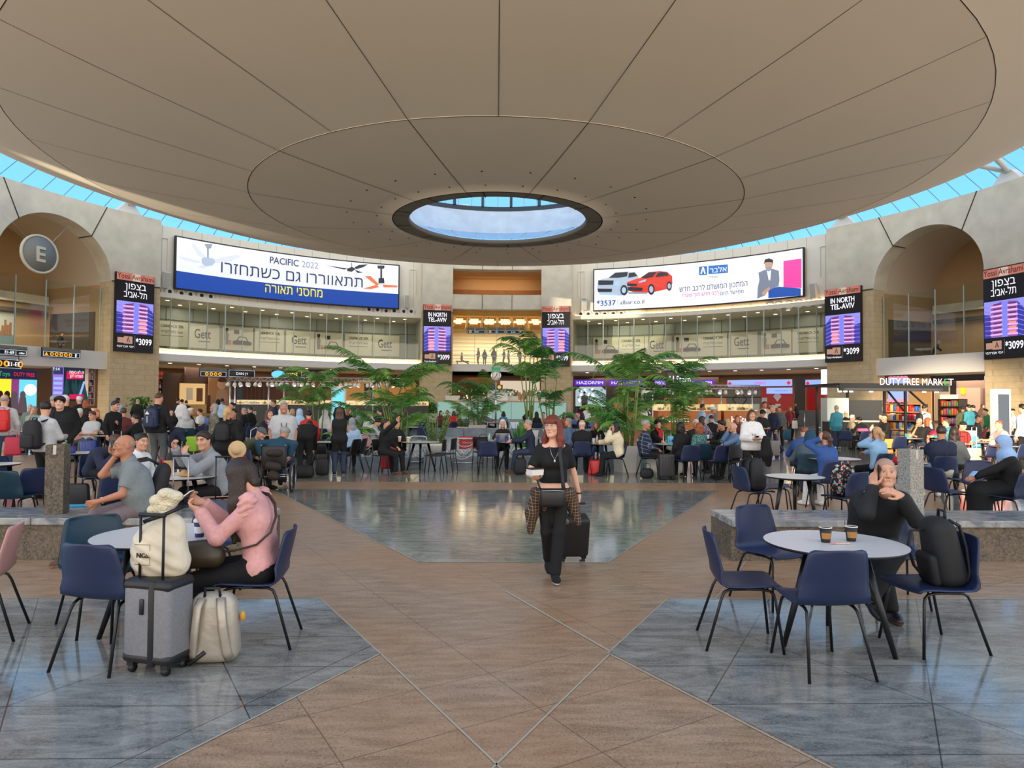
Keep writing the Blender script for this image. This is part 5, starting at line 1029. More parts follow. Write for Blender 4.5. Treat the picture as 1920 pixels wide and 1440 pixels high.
def hand_prims(w, d, n, side, curl, s, thumb=.5, spread=.10):
    """five fingers; d fingers' direction, n palm side normal, side +1 right"""
    d = nrm(d); n = nrm(n-d*(n@d)); t = np.cross(d, n)*side; t = -t  # towards the thumb
    P = [C_(w-d*.02*s, w+d*.03*s, .026*s, .028*s, .015)]; curls = curl if isinstance(curl, (list, tuple)) else [curl]*4
    for i, (o, l, r) in enumerate(((.030, .072, .0088), (.010, .080, .0092), (-.010, .074, .0088), (-.028, .058, .0078))):
        kn = w+d*(.088-.004*abs(i-1))*s+t*o*s; P.append(C_(w+d*.015*s+t*o*.55*s, kn, .0155*s, .0125*s, .012)); a = 0.0; p = kn; dd = nrm(d+t*spread*(o/.03)*.5)
        for f_, lf in ((.45, .7), (.32, 1.0), (.23, .8)):
            a += R_(curls[i])*lf; q = p+(dd*math.cos(a)+n*math.sin(a))*l*f_*s; P.append(C_(p, q, r*s, r*.93*s, .004)); p = q
    th = nrm(d*.62+t*.75+n*.35*thumb); b0 = w+d*.022*s+t*.022*s; b1 = b0+th*.042*s; b2 = b1+nrm(d*.85+t*.35+n*.5*thumb)*.032*s; b3 = b2+nrm(d*.95+t*.1+n*.6*thumb)*.026*s
    P += [C_(b0, b1, .0155*s, .0115*s, .01), C_(b1, b2, .0108*s, .0098*s, .004), C_(b2, b3, .0098*s, .008*s, .004)]; return P
CLOTH = {}
def person(x, y, face, label, h=1.72, sex='m', pose='stand', lean=0, slouch=0, twist=0, side=0, head=(0, 0), L='down', R='down', seat=.45, feet=None, hair=('short', 'dark'), top=None, sleeve='long', bottom=None, shoes=None, skin=1, wt=1.0, vox=None, z=.004, topname='shirt', botname='trousers', hem=None, curl=(28, 28), pn=(None, None), hd=(None, None), extra=None, toff=.021, rootx=0.0, belly=0.0, group=None, jacket=None, vhead=None, knee=None, elbow=(None, None), waist=.10, neck=.025, hat=None, noshoe=False):
    s = h/1.75; fm = sex == 'f'; dist = math.hypot(x, y); vox = vox or (.013 if dist < 9 else .020 if dist < 16 else .026 if dist < 26 else .032); hv = vhead or (.0042 if dist < 8 else .006 if dist < 16 else .009 if dist < 26 else .012)
    sit = pose == 'sit'; P0 = A3(rootx, -.09 if sit else 0, (seat+.105 if sit else .95*s)); ln, sl, sd = R_(lean), R_(slouch), R_(side)
    u1 = nrm(A3(math.sin(sd), math.sin(ln), math.cos(ln))); u2 = nrm(A3(math.sin(sd), math.sin(ln+sl), math.cos(ln+sl))); u3 = nrm(A3(math.sin(sd)*.5, math.sin(ln+sl*1.5)*.8, math.cos(ln+sl*1.5)))
    ft = lambda u: nrm(A3(0, u[2], -u[1])); rx = A3(1, 0, 0); tw = R_(twist); r2 = nrm(A3(math.cos(tw), -math.sin(tw)*0+math.sin(tw), 0)); fw = ft(u2)
    wa = P0+u1*.17*s; chs = P0+u1*.24*s+u2*.09*s; shc = P0+u1*.24*s+u2*.215*s; nb = P0+u1*.24*s+u2*.265*s; hb = nb+u3*.07*s
    yw, pt = R_(head[0]), R_(head[1]); hu = nrm(u3+ft(u3)*math.sin(pt)*.0); Rz = np.array([[math.cos(yw), math.sin(yw), 0], [-math.sin(yw), math.cos(yw), 0], [0, 0, 1]]); Rx = np.array([[1, 0, 0], [0, math.cos(pt), math.sin(pt)], [0, -math.sin(pt), math.cos(pt)]]); HR = Rz @ Rx
    hc = nb+u3*.085*s+HR @ A3(0, .032, .112)*s
    shw = (.150 if fm else .172)*s; SH = {1: shc+r2*shw-u2*.015*s, -1: shc-r2*shw-u2*.015*s}; W_, EL, HD, HN = {}, {}, {}, {}
    for sg, spec, cur in ((1, R, curl[0]), (-1, L, curl[1])):
        i = 0 if sg > 0 else 1; pole = A3(sg*.45, -.6, -.55); hdv = hd[i]; pnv = pn[i]
        if isinstance(spec, str):
            t = {'down': lambda: SH[sg]+A3(sg*.07, .05, -.50)*s, 'lap': lambda: A3(sg*.11, P0[1]+.32*s, P0[2]+.09), 'table': lambda: A3(sg*.17, .40, .80), 'front': lambda: shc+A3(sg*.09, .33, -.28)*s, 'chin': lambda: hc+HR @ A3(sg*.035, .095, -.19)*s, 'phone': lambda: hc+HR @ A3(sg*.105, .045, -.12)*s, 'up': lambda: SH[sg]+A3(sg*.06, .22, .28)*s, 'back': lambda: SH[sg]+A3(sg*.14, -.26, -.43)*s, 'handle': lambda: SH[sg]+A3(sg*.14, .10, -.49)*s, 'pocket': lambda: P0+A3(sg*.19, .06, -.0)*s, 'head': lambda: hc+HR @ A3(sg*.10, -.02, -.02)*s, 'cross': lambda: shc+A3(-sg*.10, .20, -.20)*s, 'mouth': lambda: hc+HR @ A3(sg*.03, .14, -.13)*s, 'wheel': lambda: P0+A3(sg*.30, .05, .12)*s}[spec]()
            if spec in ('phone', 'chin', 'head', 'mouth'): hdv = hdv if hdv is not None else A3(-sg*.15, -.1 if spec == 'phone' else .1, 1); pnv = pnv if pnv is not None else (A3(-sg, 0, 0) if spec in ('phone', 'head') else A3(-sg*.5, -1, 0)); pole = A3(sg*.35, .25, -.9)
            if spec in ('table', 'front', 'lap'): pnv = pnv if pnv is not None else A3(-sg*.35, 0, -1 if spec != 'front' else .6); pole = A3(sg*.6, -.45, -.6)
            if spec == 'up': pole = A3(sg*.9, -.1, -.3)
        else: t = np.asarray(spec, float)
        if elbow[i] is not None: pole = np.asarray(elbow[i], float)
        EL[sg], W_[sg] = ik(SH[sg], t, .285*s, .255*s, pole); HD[sg] = np.asarray(hdv, float) if hdv is not None else nrm(W_[sg]-EL[sg]); HN[sg] = np.asarray(pnv, float) if pnv is not None else A3(-sg, .1, 0)
    HP = {g_: P0+A3(g_*.092*s, 0, -.02*s) for g_ in (1, -1)}; KN, AN, TO = {}, {}, {}
    if feet is None: feet = {'stand': ((.10, .03, 0, 8), (.10, -.03, 0, 8)), 'walk': ((.07, .30, 0, 0), (.07, -.30, .09, 0)), 'sit': ((.13, .34*s, 0, 10), (.13, .40*s, 0, 10))}[pose]
    for g_, fspec in ((1, feet[0]), (-1, feet[1])):
        fx, fy, fz, fa = fspec[:4]; t = A3(g_*fx+rootx, fy, .09*s+fz); KN[g_], AN[g_] = ik(HP[g_], t, .435*s, .425*s, A3(g_*.12, 1, .35 if sit else 0) if knee is None else np.asarray(knee[0 if g_ > 0 else 1], float)); a = R_(fa)*g_; pitch = fspec[4] if len(fspec) > 4 else (R_(-35) if fz > .05 and pose == 'walk' else 0); TO[g_] = A3(math.sin(a)*math.cos(pitch), math.cos(a)*math.cos(pitch), math.sin(pitch))
    w = wt; T = []
    def hb_(c, hl, r, k=.06, rr=r2): T.append(C_(c-rr*hl*s*w, c+rr*hl*s*w, r*s*w, r*s*w, k))
    hb_(P0, .088 if fm else .080, .112, .05, rx); hb_(wa+ft(u1)*(.01+belly*.5), .062 if fm else .080, (.094 if fm else .104)+belly, .07, nrm(rx+r2)); hb_(chs, .072 if fm else .088, .104 if fm else .115, .07); hb_(shc-u2*.01, (.105 if fm else .125)/w, .066/w, .06)
    if fm: T += [C_(chs+fw*.06*s+r2*g_*.06*s-u2*.01*s, chs+fw*.075*s+r2*g_*.062*s-u2*.02*s, .058*s, .056*s, .035) for g_ in (1, -1)]
    T.append(C_(nb-u2*.02*s, hb, .062*s, (.046 if fm else .056)*s, .04)); arms, legs, hands = {}, {}, []
    for g_ in (1, -1):
        ar = .046 if fm else .054; fd = nrm(W_[g_]-EL[g_]); arms[g_] = (C_(SH[g_], EL[g_], ar*s*w, .039*s*w, .025), C_(EL[g_], W_[g_], .041*s*w, .027*s, .012))
        legs[g_] = (C_(HP[g_], KN[g_], .088*s*w, .057*s*w, .05), C_(KN[g_], AN[g_], .056*s*w, .036*s, .03))
        hands.append(sdf(hand_prims(W_[g_], HD[g_], HN[g_], g_, curl[0 if g_ > 0 else 1], s*(.94 if fm else 1.04)), .0045 if dist < 9 else .006 if dist < 18 else .0085))
    upv_ = lambda g_: nrm(np.cross(np.cross(TO[g_], A3(0, 0, 1)), TO[g_]))
    body = T+[a for g_ in arms for a in arms[g_]]+[l for g_ in legs for l in legs[g_]]+[C_(AN[g_]-upv_(g_)*.04*s, AN[g_]+TO[g_]*.13*s-upv_(g_)*.05*s, .034*s, .028*s, .02) for g_ in AN]
    V, Q = sdf(body, vox); hV, hQ, hm_ = head_arrays(sex, hv); Vs, Qs, ms = [V], [Q], [np.zeros(len(Q), int)]; n = len(V)
    for a, b in hands: Vs.append(a); Qs.append(b+n); ms.append(np.zeros(len(b), int)); n += len(a)
    Vs.append((hV*s) @ HR.T+hc); Qs.append(hQ+n); ms.append(hm_); hcol = HAIRC.get(hair[1], HAIRC['dark']) if isinstance(hair[1], str) else HAIRC['dark']
    root = link('person', npmesh('body', np.concatenate(Vs), np.concatenate(Qs), [SKIN[skin], HAIRC['grey'] if hair[1] in ('white', 'silver') else hcol if hair[1] != 'blond' else HAIRC['brown'], lipm, eye_w, eye_i], np.concatenate(ms)), None, (x, y, z), R_(face+180)); tag(root, label, 'person', group)
    def wear(nm, V, Q, mat, mi=None):
        return link(nm, npmesh(nm, V, Q, mat if isinstance(mat, list) else [mat], mi), root)
    HM = Matrix([[HR[i][j]*s for j in range(3)]+[hc[i]] for i in range(3)]+[[0, 0, 0, 1]])
    def headgear(style, mat, nm):
        o = link(nm, hair_mesh(style, .005 if dist < 9 else .008 if dist < 18 else .013), root); o.matrix_local = HM; o.material_slots[0].link = 'OBJECT'; o.material_slots[0].material = mat; return o
    if hair[0] != 'bald': headgear(hair[0], hcol if isinstance(hair[1], str) else hair[1], 'headscarf' if hair[0] == 'hijab' else 'hood' if hair[0] == 'hood' else 'cap' if hair[0] in ('cap', 'beanie', 'hat', 'turban') else 'hair')
    if hat: headgear(hat[0], hat[1], 'cap')
    def sleeves(kind, off):
        out = []
        for g_ in (1, -1):
            ua, fa = arms[g_]; d1 = nrm(EL[g_]-SH[g_]); d2 = nrm(W_[g_]-EL[g_])
            if kind == 'long': out += [ua, C_(EL[g_], W_[g_]-d2*.005, .043*s*w, .032*s, .02, (W_[g_]-d2*.012, d2))]
            elif kind == 'half': out += [ua, C_(EL[g_], EL[g_]+d2*.14*s, .043*s*w, .038*s, .02, (EL[g_]+d2*.10*s, d2))]
            elif kind == 'short': c = SH[g_]+d1*.19*s; out.append(C_(SH[g_], EL[g_], (ar+.004)*s*w, .048*s*w, .04, (c, d1)))
        return out
    hz = hem if hem is not None else (-.06 if not sit else -.03)
    def topcut(hz): return [(P0+u1*hz*s, -nrm(u1+(A3(0, .5, 0) if sit and hz < 0 else 0))), (nb+u2*neck*s+ft(u2)*.02*s, nrm(u2+ft(u2)*(.35 if neck > 0 else .6)))]
    if bottom is not None:
        B = [T[0]]+[C_(P0+u1*.07*s-rx*.07*s*w, P0+u1*.07*s+rx*.07*s*w, .092*s*w, .092*s*w, .05)]+[l for g_ in (1, -1) for l in ((legs[g_][0], C_(KN[g_], AN[g_], .060*s*w, .050*s, .03, (AN[g_]+nrm(AN[g_]-KN[g_])*.02*s, nrm(AN[g_]-KN[g_])))) if botname not in ('shorts', 'skirt') else (C_(HP[g_], KN[g_], .094*s*w, .074*s*w, .05, (KN[g_], nrm(KN[g_]-HP[g_]))),))]
        if botname == 'skirt' or botname == 'robe':
            m1 = (KN[1]+KN[-1])/2; m2 = (AN[1]+AN[-1])/2; B = [T[0], C_(P0, m1, .15*s, .15*s, .06), C_(m1+A3(-.05, 0, 0), m2+A3(-.05, 0, 0), .15*s, .14*s, .06), C_(m1+A3(.05, 0, 0), m2+A3(.05, 0, 0), .15*s, .14*s, .06)]+[l for g_ in (1, -1) for l in legs[g_]]
        V, Q = sdf(B, vox, .010, [(P0+u1*waist*s, nrm(A3(0, -.45, 1)) if sit else u1)]+([(A3(0, 0, .02), A3(0, 0, -1.))] if botname in ('robe', 'skirt') else [])); wear(botname, V, Q, bottom)
    def tor(hz): tc_ = topcut(hz); return [p[:6]+(tc_,) for p in T+([legs[1][0], legs[-1][0]] if hz < -.15 else [])]
    if top is not None:
        V, Q = sdf(tor(hz)+sleeves(sleeve, toff), vox, toff); wear(topname, V, Q, top)
    if jacket is not None:
        jm, jn, jh = jacket; gap = (lambda X, Y, Z: np.minimum((Y-P0[1]-.02), .055-np.abs(X-rootx)))
        V, Q = sdf(tor(jh)+sleeves('long', .03), vox, .033, (), gap); wear(jn, V, Q, jm)
    if not noshoe:
        sh = shoes or (black_p, None)
        for g_ in (1, -1):
            upv = nrm(np.cross(np.cross(TO[g_], A3(0, 0, 1)), TO[g_])); b0 = AN[g_]-upv*.045*s; t = TO[g_]; Ps = [C_(b0-t*.035*s, b0+t*.10*s-upv*.005*s, .042*s, .040*s, .03), C_(b0+t*.08*s-upv*.008*s, b0+t*.155*s-upv*.012*s, .041*s, .034*s, .03), C_(AN[g_]-upv*.03*s, AN[g_]+upv*.025*s, .044*s, .042*s, .02)]
            V, Q = sdf(Ps, .0075 if dist < 9 else .012 if dist < 18 else .018, 0, [(b0-upv*.042*s, -upv)]); zc = (V[Q].mean(1)-b0) @ upv; wear('shoe', V, Q, [sh[0], sh[1] or sh[0]], (zc < -.022*s).astype(int))
    root['_j'] = [float(q) for q in np.concatenate([W_[1], W_[-1], hc, P0, shc])]; return root
def wpt(o, i):
    """a joint of a person in the hall: 0 right wrist, 1 left wrist, 2 head, 3 pelvis, 4 chest"""
    j = o['_j'][3*i:3*i+3]; return Matrix.Translation(o.location) @ Matrix.Rotation(o.rotation_euler.z, 4, 'Z') @ Vector(j)
def fabric(name, col, rough=.85): return M('cloth_'+name, col, rough, noise=(30, .08))
# ================================================================ MIDDLE OF THE HALL
# the floor climbs gently towards the shop fronts
def ground(x, y):
    r = math.hypot(x, y-CY)
    if y < CY-6: return 0.0 if abs(x) < 14 or r < 26 else .42*min(1, max(0, (r-26)/8))
    return .42*min(1, max(0, (r-24)/9))
f = MB(); n = 72
rows = []
for k in range(n+1):
    a = -100+200*k/n; rows.append([Vector((p.x, p.y, ground(p.x, p.y)+.008)) for p in [pc(a, R) for R in (24.2, 26, 28, 30, 32, 33.5, 35, 47)]])
f.add([v for r in rows for v in r], [(k*8+j, (k+1)*8+j, (k+1)*8+j+1, k*8+j+1)[::-1] for k in range(n) for j in range(7) if not (rows[k][j].y < 14)], 0)
f.build('ramp', [grey_floor], floor)
# ---- fountain
granite_b = M('blue_granite', (112, 126, 138), .22, noise=(3, .22)); pale_stone = M('pale_terrazzo', (176, 186, 194), .22, noise=(2, .05)); water_m = M('pond_water', (120, 140, 152), .06)
r = empty('fountain', (-1.2, 23, 0)); tag(r, 'long stepped granite fountain with a pond behind wavy steel railings', 'fountain')
X0, X1 = -2.9, 5.4
b = MB(); b.b2(X0, X1, -4.0, -3.4, 0, .24); b.build('front_kerb', [granite_b], r)
b = MB(); b.b2(X0, X1, -3.4, .6, 0, .12); b.build('water', [water_m], r)
b = MB(); b.b2(X0, X1, .6, 5.2, 0, .36); b.build('terrace', [pale_stone], r)
b = MB()
for k in range(9): b.b2(X0+k*(X1-X0)/9+.01, X0+(k+1)*(X1-X0)/9-.01, 5.2, 5.8, 0, .70)
b.build('back_wall', [granite_b], r)
b = MB(); rs_ = random.Random(4)
for k in range(16): x = X0+1.0+.4*k*rs_.uniform(.9, 1.1); b.tube([(x+.5*i*.2, -2.6+.5*rs_.random(), .14+.3*math.sin(i*.7+k)**2) for i in range(7)], .02, 5)
b.build('nozzle_pipe', [steel], r)
for i, (a, c, t, bt, lb) in enumerate(((676, 713, 814, 872, 'wavy steel railing beside the red suitcase'), (768, 800, 818, 874, 'wavy steel railing behind the table with two tan cups'), (850, 905, 822, 876, 'wavy steel railing carrying the small red notice'), (818, 850, 790, 812, 'far wavy steel railing beside the round white bowl planter'), (880, 914, 790, 826, 'far steel railing in front of the square palm planter'), (945, 978, 790, 822, 'far steel railing holding a pale notice'), (1010, 1040, 792, 826, 'far steel railing behind the red haired woman'), (1070, 1101, 794, 826, 'wavy railing behind the white haired man in black'), (1127, 1160, 796, 834, 'wavy railing in front of the dense palm clump'))):
    railing(a, c, t, bt, lb, i)
p = fl(877, 874); q = dp(877, 830, p.y); b = MB(); b.b2(-.24, .24, -.03, -.015, -.18, .18); o = b.build('notice_plate', [M('red_notice', (170, 34, 48), .5)], None, (p.x, p.y-.03, q.z)); tag(o, 'small red notice plate hung on the front wavy railing', 'sign')
for k in range(3): txt(('CAUTION', heb('אין כניסה'), heb('למזרקה'))[k], .075, M('notice_ink', (236, 200, 200), .5), o, (0, -.04, .08-.1*k), wid=.3)
p = fl(965, 824); q = dp(965, 798, p.y); b = MB(); b.b2(-.22, .22, -.03, -.015, -.17, .17); tag(b.build('notice_sheet', [em('sheet_blue', (190, 206, 226), .25)], None, (p.x, p.y-.03, q.z)), 'pale blue notice sheet on the far steel railing', 'sign')
# ---- information counter of mint glass
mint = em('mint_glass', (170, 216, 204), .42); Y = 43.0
pL, pR = dp(820, 770, Y), dp(1062, 770, Y); zt = dp(930, 752, Y).z; zb = dp(930, 786, Y).z; w = pR.x-pL.x; cx = (pL.x+pR.x)/2; r = empty('service_counter', (cx, Y, ground(cx, Y))); tag(r, 'long service counter faced with mint green glass panels', 'counter')
b = MB(); b.b2(-w/2, w/2, .1, 2.2, 0, zt-.05); b.build('body', [M('counter_grey', (150, 146, 138), .5)], r); b = MB(); b.b2(-w/2-.1, w/2+.1, -.1, 2.3, zt-.05, zt+.03); b.build('countertop', [M('counter_top', (176, 150, 124), .4)], r)
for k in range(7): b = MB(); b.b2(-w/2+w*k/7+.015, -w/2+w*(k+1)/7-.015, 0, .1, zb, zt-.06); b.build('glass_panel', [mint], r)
for px, s_ in ((849, 1), (897, 2), (958, 3), (1000, 4), (1025, 5)):
    p = dp(px, 750, Y+.6); bush(p.x, Y+.6, zt+.03, .55, 'small green plant in a white trough on the mint counter, '+{849: 'nearest the pillar', 897: 'under the clock', 958: 'beside the white box', 1000: 'behind the tallest palm', 1025: 'at the end behind the slim palms'}[px], 'round', s_, ('box', .9, .3), n=14)
p = dp(933, 745, Y+.5); b = MB(); b.b2(-.65, .65, -.3, .3, 0, .5); b.b2(-.65, .05, -.3, .3, .5, 1.0); o = b.build('display_box', [white_paint], None, (p.x, Y+.5, zt+.03)); tag(o, 'stepped white display box on the mint counter', 'box')
# ---- post clock with its sign
p = dp(930, 704, 40); r = empty('post_clock', (p.x, 40, ground(p.x, 40))); tag(r, 'round white clock on a steel post with a dark sign board', 'clock'); zc = p.z-ground(p.x, 40)
b = MB(); b.tube([(0, 0, 0), (0, 0, zc-.3)], .06, 10); b.build('post', [steel], r)
b = MB(); b.lathe([(0, -.06), (.27, -.06), (.27, .06), (0, .06)], n=32); o = b.build('clock_face', [M('clock_white', (236, 236, 226), .4)], r); o.rotation_euler[0] = R_(90); o.location = (0, 0, zc)
b = MB(); b.lathe([(.25, -.08), (.3, -.08), (.3, .08), (.25, .08), (.25, -.08)], n=32); o = b.build('clock_rim', [steel], r); o.rotation_euler[0] = R_(90); o.location = (0, 0, zc)
b = MB(); b.box((.05, -.075, .07), (.02, .01, .2), 0, 0); b.tube([(0, -.08, 0), (-.08, -.08, -.16)], .012, 4); b.tube([(0, -.08, 0), (.12, -.08, .08)], .012, 4)
for k in range(12): b.box((.21*math.sin(k*.5236), -.07, .21*math.cos(k*.5236)), (.02, .01, .02))
o = b.build('clock_hands', [black], r); o.location = (0, 0, zc)
z2 = dp(930, 726, 40).z-ground(p.x, 40); b = MB(); b.rbox((-.15, 0, z2), (1.1, .1, .3), .04, 2); b.build('sign_board', [M('sign_teal', (54, 70, 74), .4)], r); b = MB(); b.ell((.2, -.06, z2), (.11, .01, .11), 0); b.build('pictogram', [e_amber], r)
b = MB(); p = cyl(930, 692, 34.6); b.b2(-.45, .45, 0, .1, -.2, .2); tag(b.build('exit_sign', [em('exit_green', (40, 150, 90), .8)], None, pc(p[0], 34.9, p[1]), R_(-p[0])), 'small green exit sign on the white slab above the clock', 'sign')
# ---- planters with palms
palm(*fl(592, 850)[:2], 0, dp(592, 672, fl(592, 850).y).z, 'tall feathery palm in a dark pot beside the woman in the black sleeveless top', 4, 15, 1.5, 3, ('dark', 1.0, .5), .4, .35)
palm(*fl(745, 862)[:2], 0, 3.2, 'biggest bushy palm, behind the two women taking a selfie', 9, 27, 1.7, 11, ('round', .7, .4), .6, .3, lean=.12)
palm(dp(896, 790, 29.5).x, 29.5, 0, 2.7, 'palm in a square pale planter behind the far railing', 5, 20, 1.6, 5, ('box', .72, .8), .5, .4)
palm(dp(992, 800, 24).x, 24, .36, 4.3, 'tallest slim palm with bare stems, rising past the Hebrew screen', 6, 22, 1.5, 8, ('round', .7, .45), .6, .15, lean=.08)
palm(dp(1032, 800, 26.5).x, 26.5, .36, 3.2, 'slim palm with light stems just behind the tallest one', 5, 15, 1.1, 17, ('round', .6, .4), .5, .2)
palm(*fl(1176, 884)[:2], 0, 3.4, 'dense palm in a six sided white planter behind the woman in cream', 9, 27, 1.5, 13, ('hex', .68, .68), .55, .4, lean=.08)
palm(*fl(1268, 858)[:2], 0, 3.6, 'palm with long arching fronds in a white planter under the lit sign column', 7, 20, 1.7, 21, ('round', .7, .45), .5, .35, lean=.12)
palm(dp(1125, 800, 26).x, 26, .36, 1.8, 'low palm beside the white bowl planter', 3, 10, 1.0, 23, ('round', .5, .3), .4, .6)
palm(dp(655, 812, 20).x, 20, 0, 1.5, 'low leafy palm behind the seated person in pale blue', 2, 12, .9, 31, ('dark', .7, .4), .4, .7)
palm(dp(1225, 806, 22).x, 22, 0, 1.5, 'low broad leaved palm behind the smiling woman in a red scarf', 2, 12, 1.0, 37, ('round', .8, .4), .4, .6)
for px, py, H, wd, lb, sd in ((817, 874, 1.0, .50, 'upright glossy plant in a white bowl beside the two empty black chairs', 1), (870, 826, .6, .52, 'small plant in a round white bowl behind the far railing', 2), (1116, 826, .6, .55, 'thin plant in a wide white bowl behind the woman in glasses', 3)):
    p = fl(px, py); o = MB(); o.b2(-.3, .3, -.3, .3, 0, .34); tag(o.build('plinth', [granite_b], None, (p.x, p.y, 0)), 'blue granite plinth under the '+lb.split(' ', 1)[1].replace('plant', 'potted plant', 1), 'plinth'); bush(p.x, p.y, .34, H, lb, 'zz', sd, ('bowl', wd, .3), n=30)
for px, Y, lb, sd in ((262, 50, 'leafy shrub in a pale pot before the sandstone pillar', 6), (806, 56, 'leafy shrub in a white pot before the pillar of the English screen', 7)):
    x = dp(px, 757, Y).x; bush(x, Y, ground(x, Y), 1.15, lb, 'round', sd, ('round', 1.2, .85), n=60)
p = fl(962, 862); bush(p.x+.3, p.y+1.5, 0, 1.0, 'broad leaved green plant between the white haired woman and the man in a blazer', 'broad', 9, ('round', .7, .3), n=40)
p = fl(1240, 850); bush(p.x, p.y, 0, .6, 'low plant box edge behind the woman in a red scarf', 'zz', 12, ('box', 1.6, .5), n=30)
# ---- watch kiosk with a lamp truss
def truss(pxa, pxb, py, Y, label, n, posts):
    a, c = dp(pxa, py, Y), dp(pxb, py, Y); z = a.z; r = empty('lamp_truss', ((a.x+c.x)/2, Y, ground((a.x+c.x)/2, Y))); tag(r, label, 'lamp truss'); zz = z-r.location.z; w = c.x-a.x
    b = MB()
    for dz in (0, .25): b.tube([(-w/2, 0, zz+dz), (w/2, 0, zz+dz)], .035, 6)
    k = int(w/.5)
    for i in range(k): b.tube([(-w/2+w*i/k, 0, zz), (-w/2+w*(i+.5)/k, 0, zz+.25), (-w/2+w*(i+1)/k, 0, zz)], .018, 4)
    b.build('truss_bar', [steel], r)
    for px in posts: x = dp(px, py, Y).x-r.location.x; b = MB(); b.tube([(x, 0, 0), (x, 0, zz)], .06, 8); b.build('post', [steel], r)
    lm = MB(); lm.tube([(0, 0, 0), (0, 0, -.1)], .015, 4); lm.lathe([(.0, -.38), (.13, -.38), (.15, -.30), (.10, -.14), (0, -.1)], n=10, mi=0); lm.lathe([(0, -.385), (.11, -.385)], n=10, mi=1); me = lm.mesh('spotlight', [white_paint, em('spot_face', (255, 244, 224), 2.0)])
    for i in range(n): o = link('spotlight', me, r, (-w/2+w*(i+.5+.15*math.sin(i*9))/n, -.05, zz)); o.rotation_euler = (.5*math.sin(i*3), .4*math.cos(i*5), 0)
    return r
truss(426, 760, 714, 47, 'long steel truss of white spotlights over the black watch counter', 34, (432, 441, 504, 533, 700)); truss(1203, 1425, 728, 46, 'steel truss of small spotlights over the orange wood jewellery counter', 16, (1317, 1352, 1410))
gold_glow = em('case_glow', (255, 206, 140), .9)
def case_counter(pxa, pxb, yt, ym, yb, Y, label, body, words, wmat, sp):
    a, c = dp(pxa, yt, Y), dp(pxb, yt, Y); x = (a.x+c.x)/2; g = ground(x, Y); w = c.x-a.x; zt, zm = a.z-g, dp(pxa, ym, Y).z-g; r = empty('display_counter', (x, Y, g)); tag(r, label, 'counter')
    b = MB(); b.b2(-w/2, w/2, 0, 1.6, 0, zm); b.build('body', [body], r); b = MB(); b.b2(-w/2, w/2, .3, 1.4, zm, zm+.04); b.b2(-w/2, w/2, 1.35, 1.4, zm, zt-.03); b.build('lit_tray', [gold_glow], r)
    b = MB(); b.b2(-w/2, w/2, 0, 1.6, zt-.03, zt); b.b2(-w/2, w/2, 0, .01, zm, zt); b.build('glass_case', [clear], r)
    rs_ = random.Random(sp); b = MB()
    for k in range(int(w*7)): px_ = -w/2+.1+(w-.2)*rs_.random(); b.rbox((px_, .6+.6*rs_.random(), zm+.04+.06), (.08+.1*rs_.random(), .08, .06+.22*rs_.random()), .01, 1, k % 3)
    b.build('jewellery', [M('tray_white', (240, 226, 206), .5), M('tray_tan', (190, 130, 80), .5), M('tray_grey', (130, 120, 110), .5)], r)
    for s_, fx, fz, sz, ww in words: txt(s_, sz, wmat, r, (fx*w/2, -.02, zm*fz), bold=.01, wid=ww)
    return r
case_counter(430, 800, 749, 758, 786, 47.5, 'very long black watch counter with a lit glass top', M('watch_black', (24, 22, 22), .35), [('ORIS', -.78, .55, .3, .75), ('TISSOT', .2, .55, .22, .8)], white_paint, 1)
hw_ = M('hstern_wood', (196, 116, 56), .45, noise=(5, .08))
case_counter(1234, 1352, 757, 770, 790, 44, 'orange wood jewellery counter half hidden by palms', hw_, [('H.Stern', -.45, .45, .5, 1.7)], e_white, 2); case_counter(1358, 1424, 757, 770, 790, 44, 'orange wood jewellery counter with white lettering in full view', hw_, [('H.Stern', .05, .45, .55, 1.5)], e_white, 3)
b = MB(); a = dp(1252, 698, 45); c = dp(1298, 724, 45); b.b2(-(c.x-a.x)/2, (c.x-a.x)/2, 0, .5, c.z, a.z); o = b.build('sign_column', [M('column_grey', (92, 88, 82), .6)], None, ((a.x+c.x)/2, 45, 0)); tag(o, 'grey sign column head with white jewellery lettering above the palms', 'sign'); txt('H.Stern', .6, e_white, o, (0, -.03, c.z+.25), bold=.01, wid=1.4)
for px, c_, lb in ((1180, (196, 120, 60), 'low orange wood cabinet glimpsed through the dense palm'), (1275, (196, 120, 60), 'orange wood back cabinet under the sign column'), (1335, (196, 120, 60), 'orange wood back cabinet behind the jewellery cases')):
    x = dp(px, 757, 47).x; g = ground(x, 47); b = MB(); b.b2(-1, 1, 0, .5, 0, dp(px, 746, 47).z-g); tag(b.build('back_cabinet', [hw_], None, (x, 47, g)), lb, 'cabinet')
def totem(px0, px1, y0, y1, Y, label, face, frame=white_paint, inset=.12, extra=None):
    a, c = dp(px0, y0, Y), dp(px1, y1, Y); x = (a.x+c.x)/2; w = c.x-a.x; g = ground(x, Y); r = empty('info_totem', (x, Y, g)); tag(r, label, 'totem'); h = a.z-g; b = MB(); b.rbox((0, .15, h/2), (w, .3, h), .03, 2); b.build('case', [frame], r); b = MB(); b.b2(-w/2+w*inset, w/2-w*inset, -.02, 0, h*.16 if inset < .3 else h*.05, h*(1-inset*.5)); b.build('screen', [face], r); return r
totem(1866, 1897, 729, 806, 24, 'tall white information totem with a dark screen beside the sandstone pillar', em('totem_dark', (62, 72, 86), .3), inset=.16)
totem(1204, 1225, 732, 790, 40, 'white framed totem with a dark screen seen through the palms', em('totem_black', (30, 30, 34), .2)); totem(621, 647, 724, 790, 40, 'white framed totem with a cyan screen beside the palm', e_cyan)
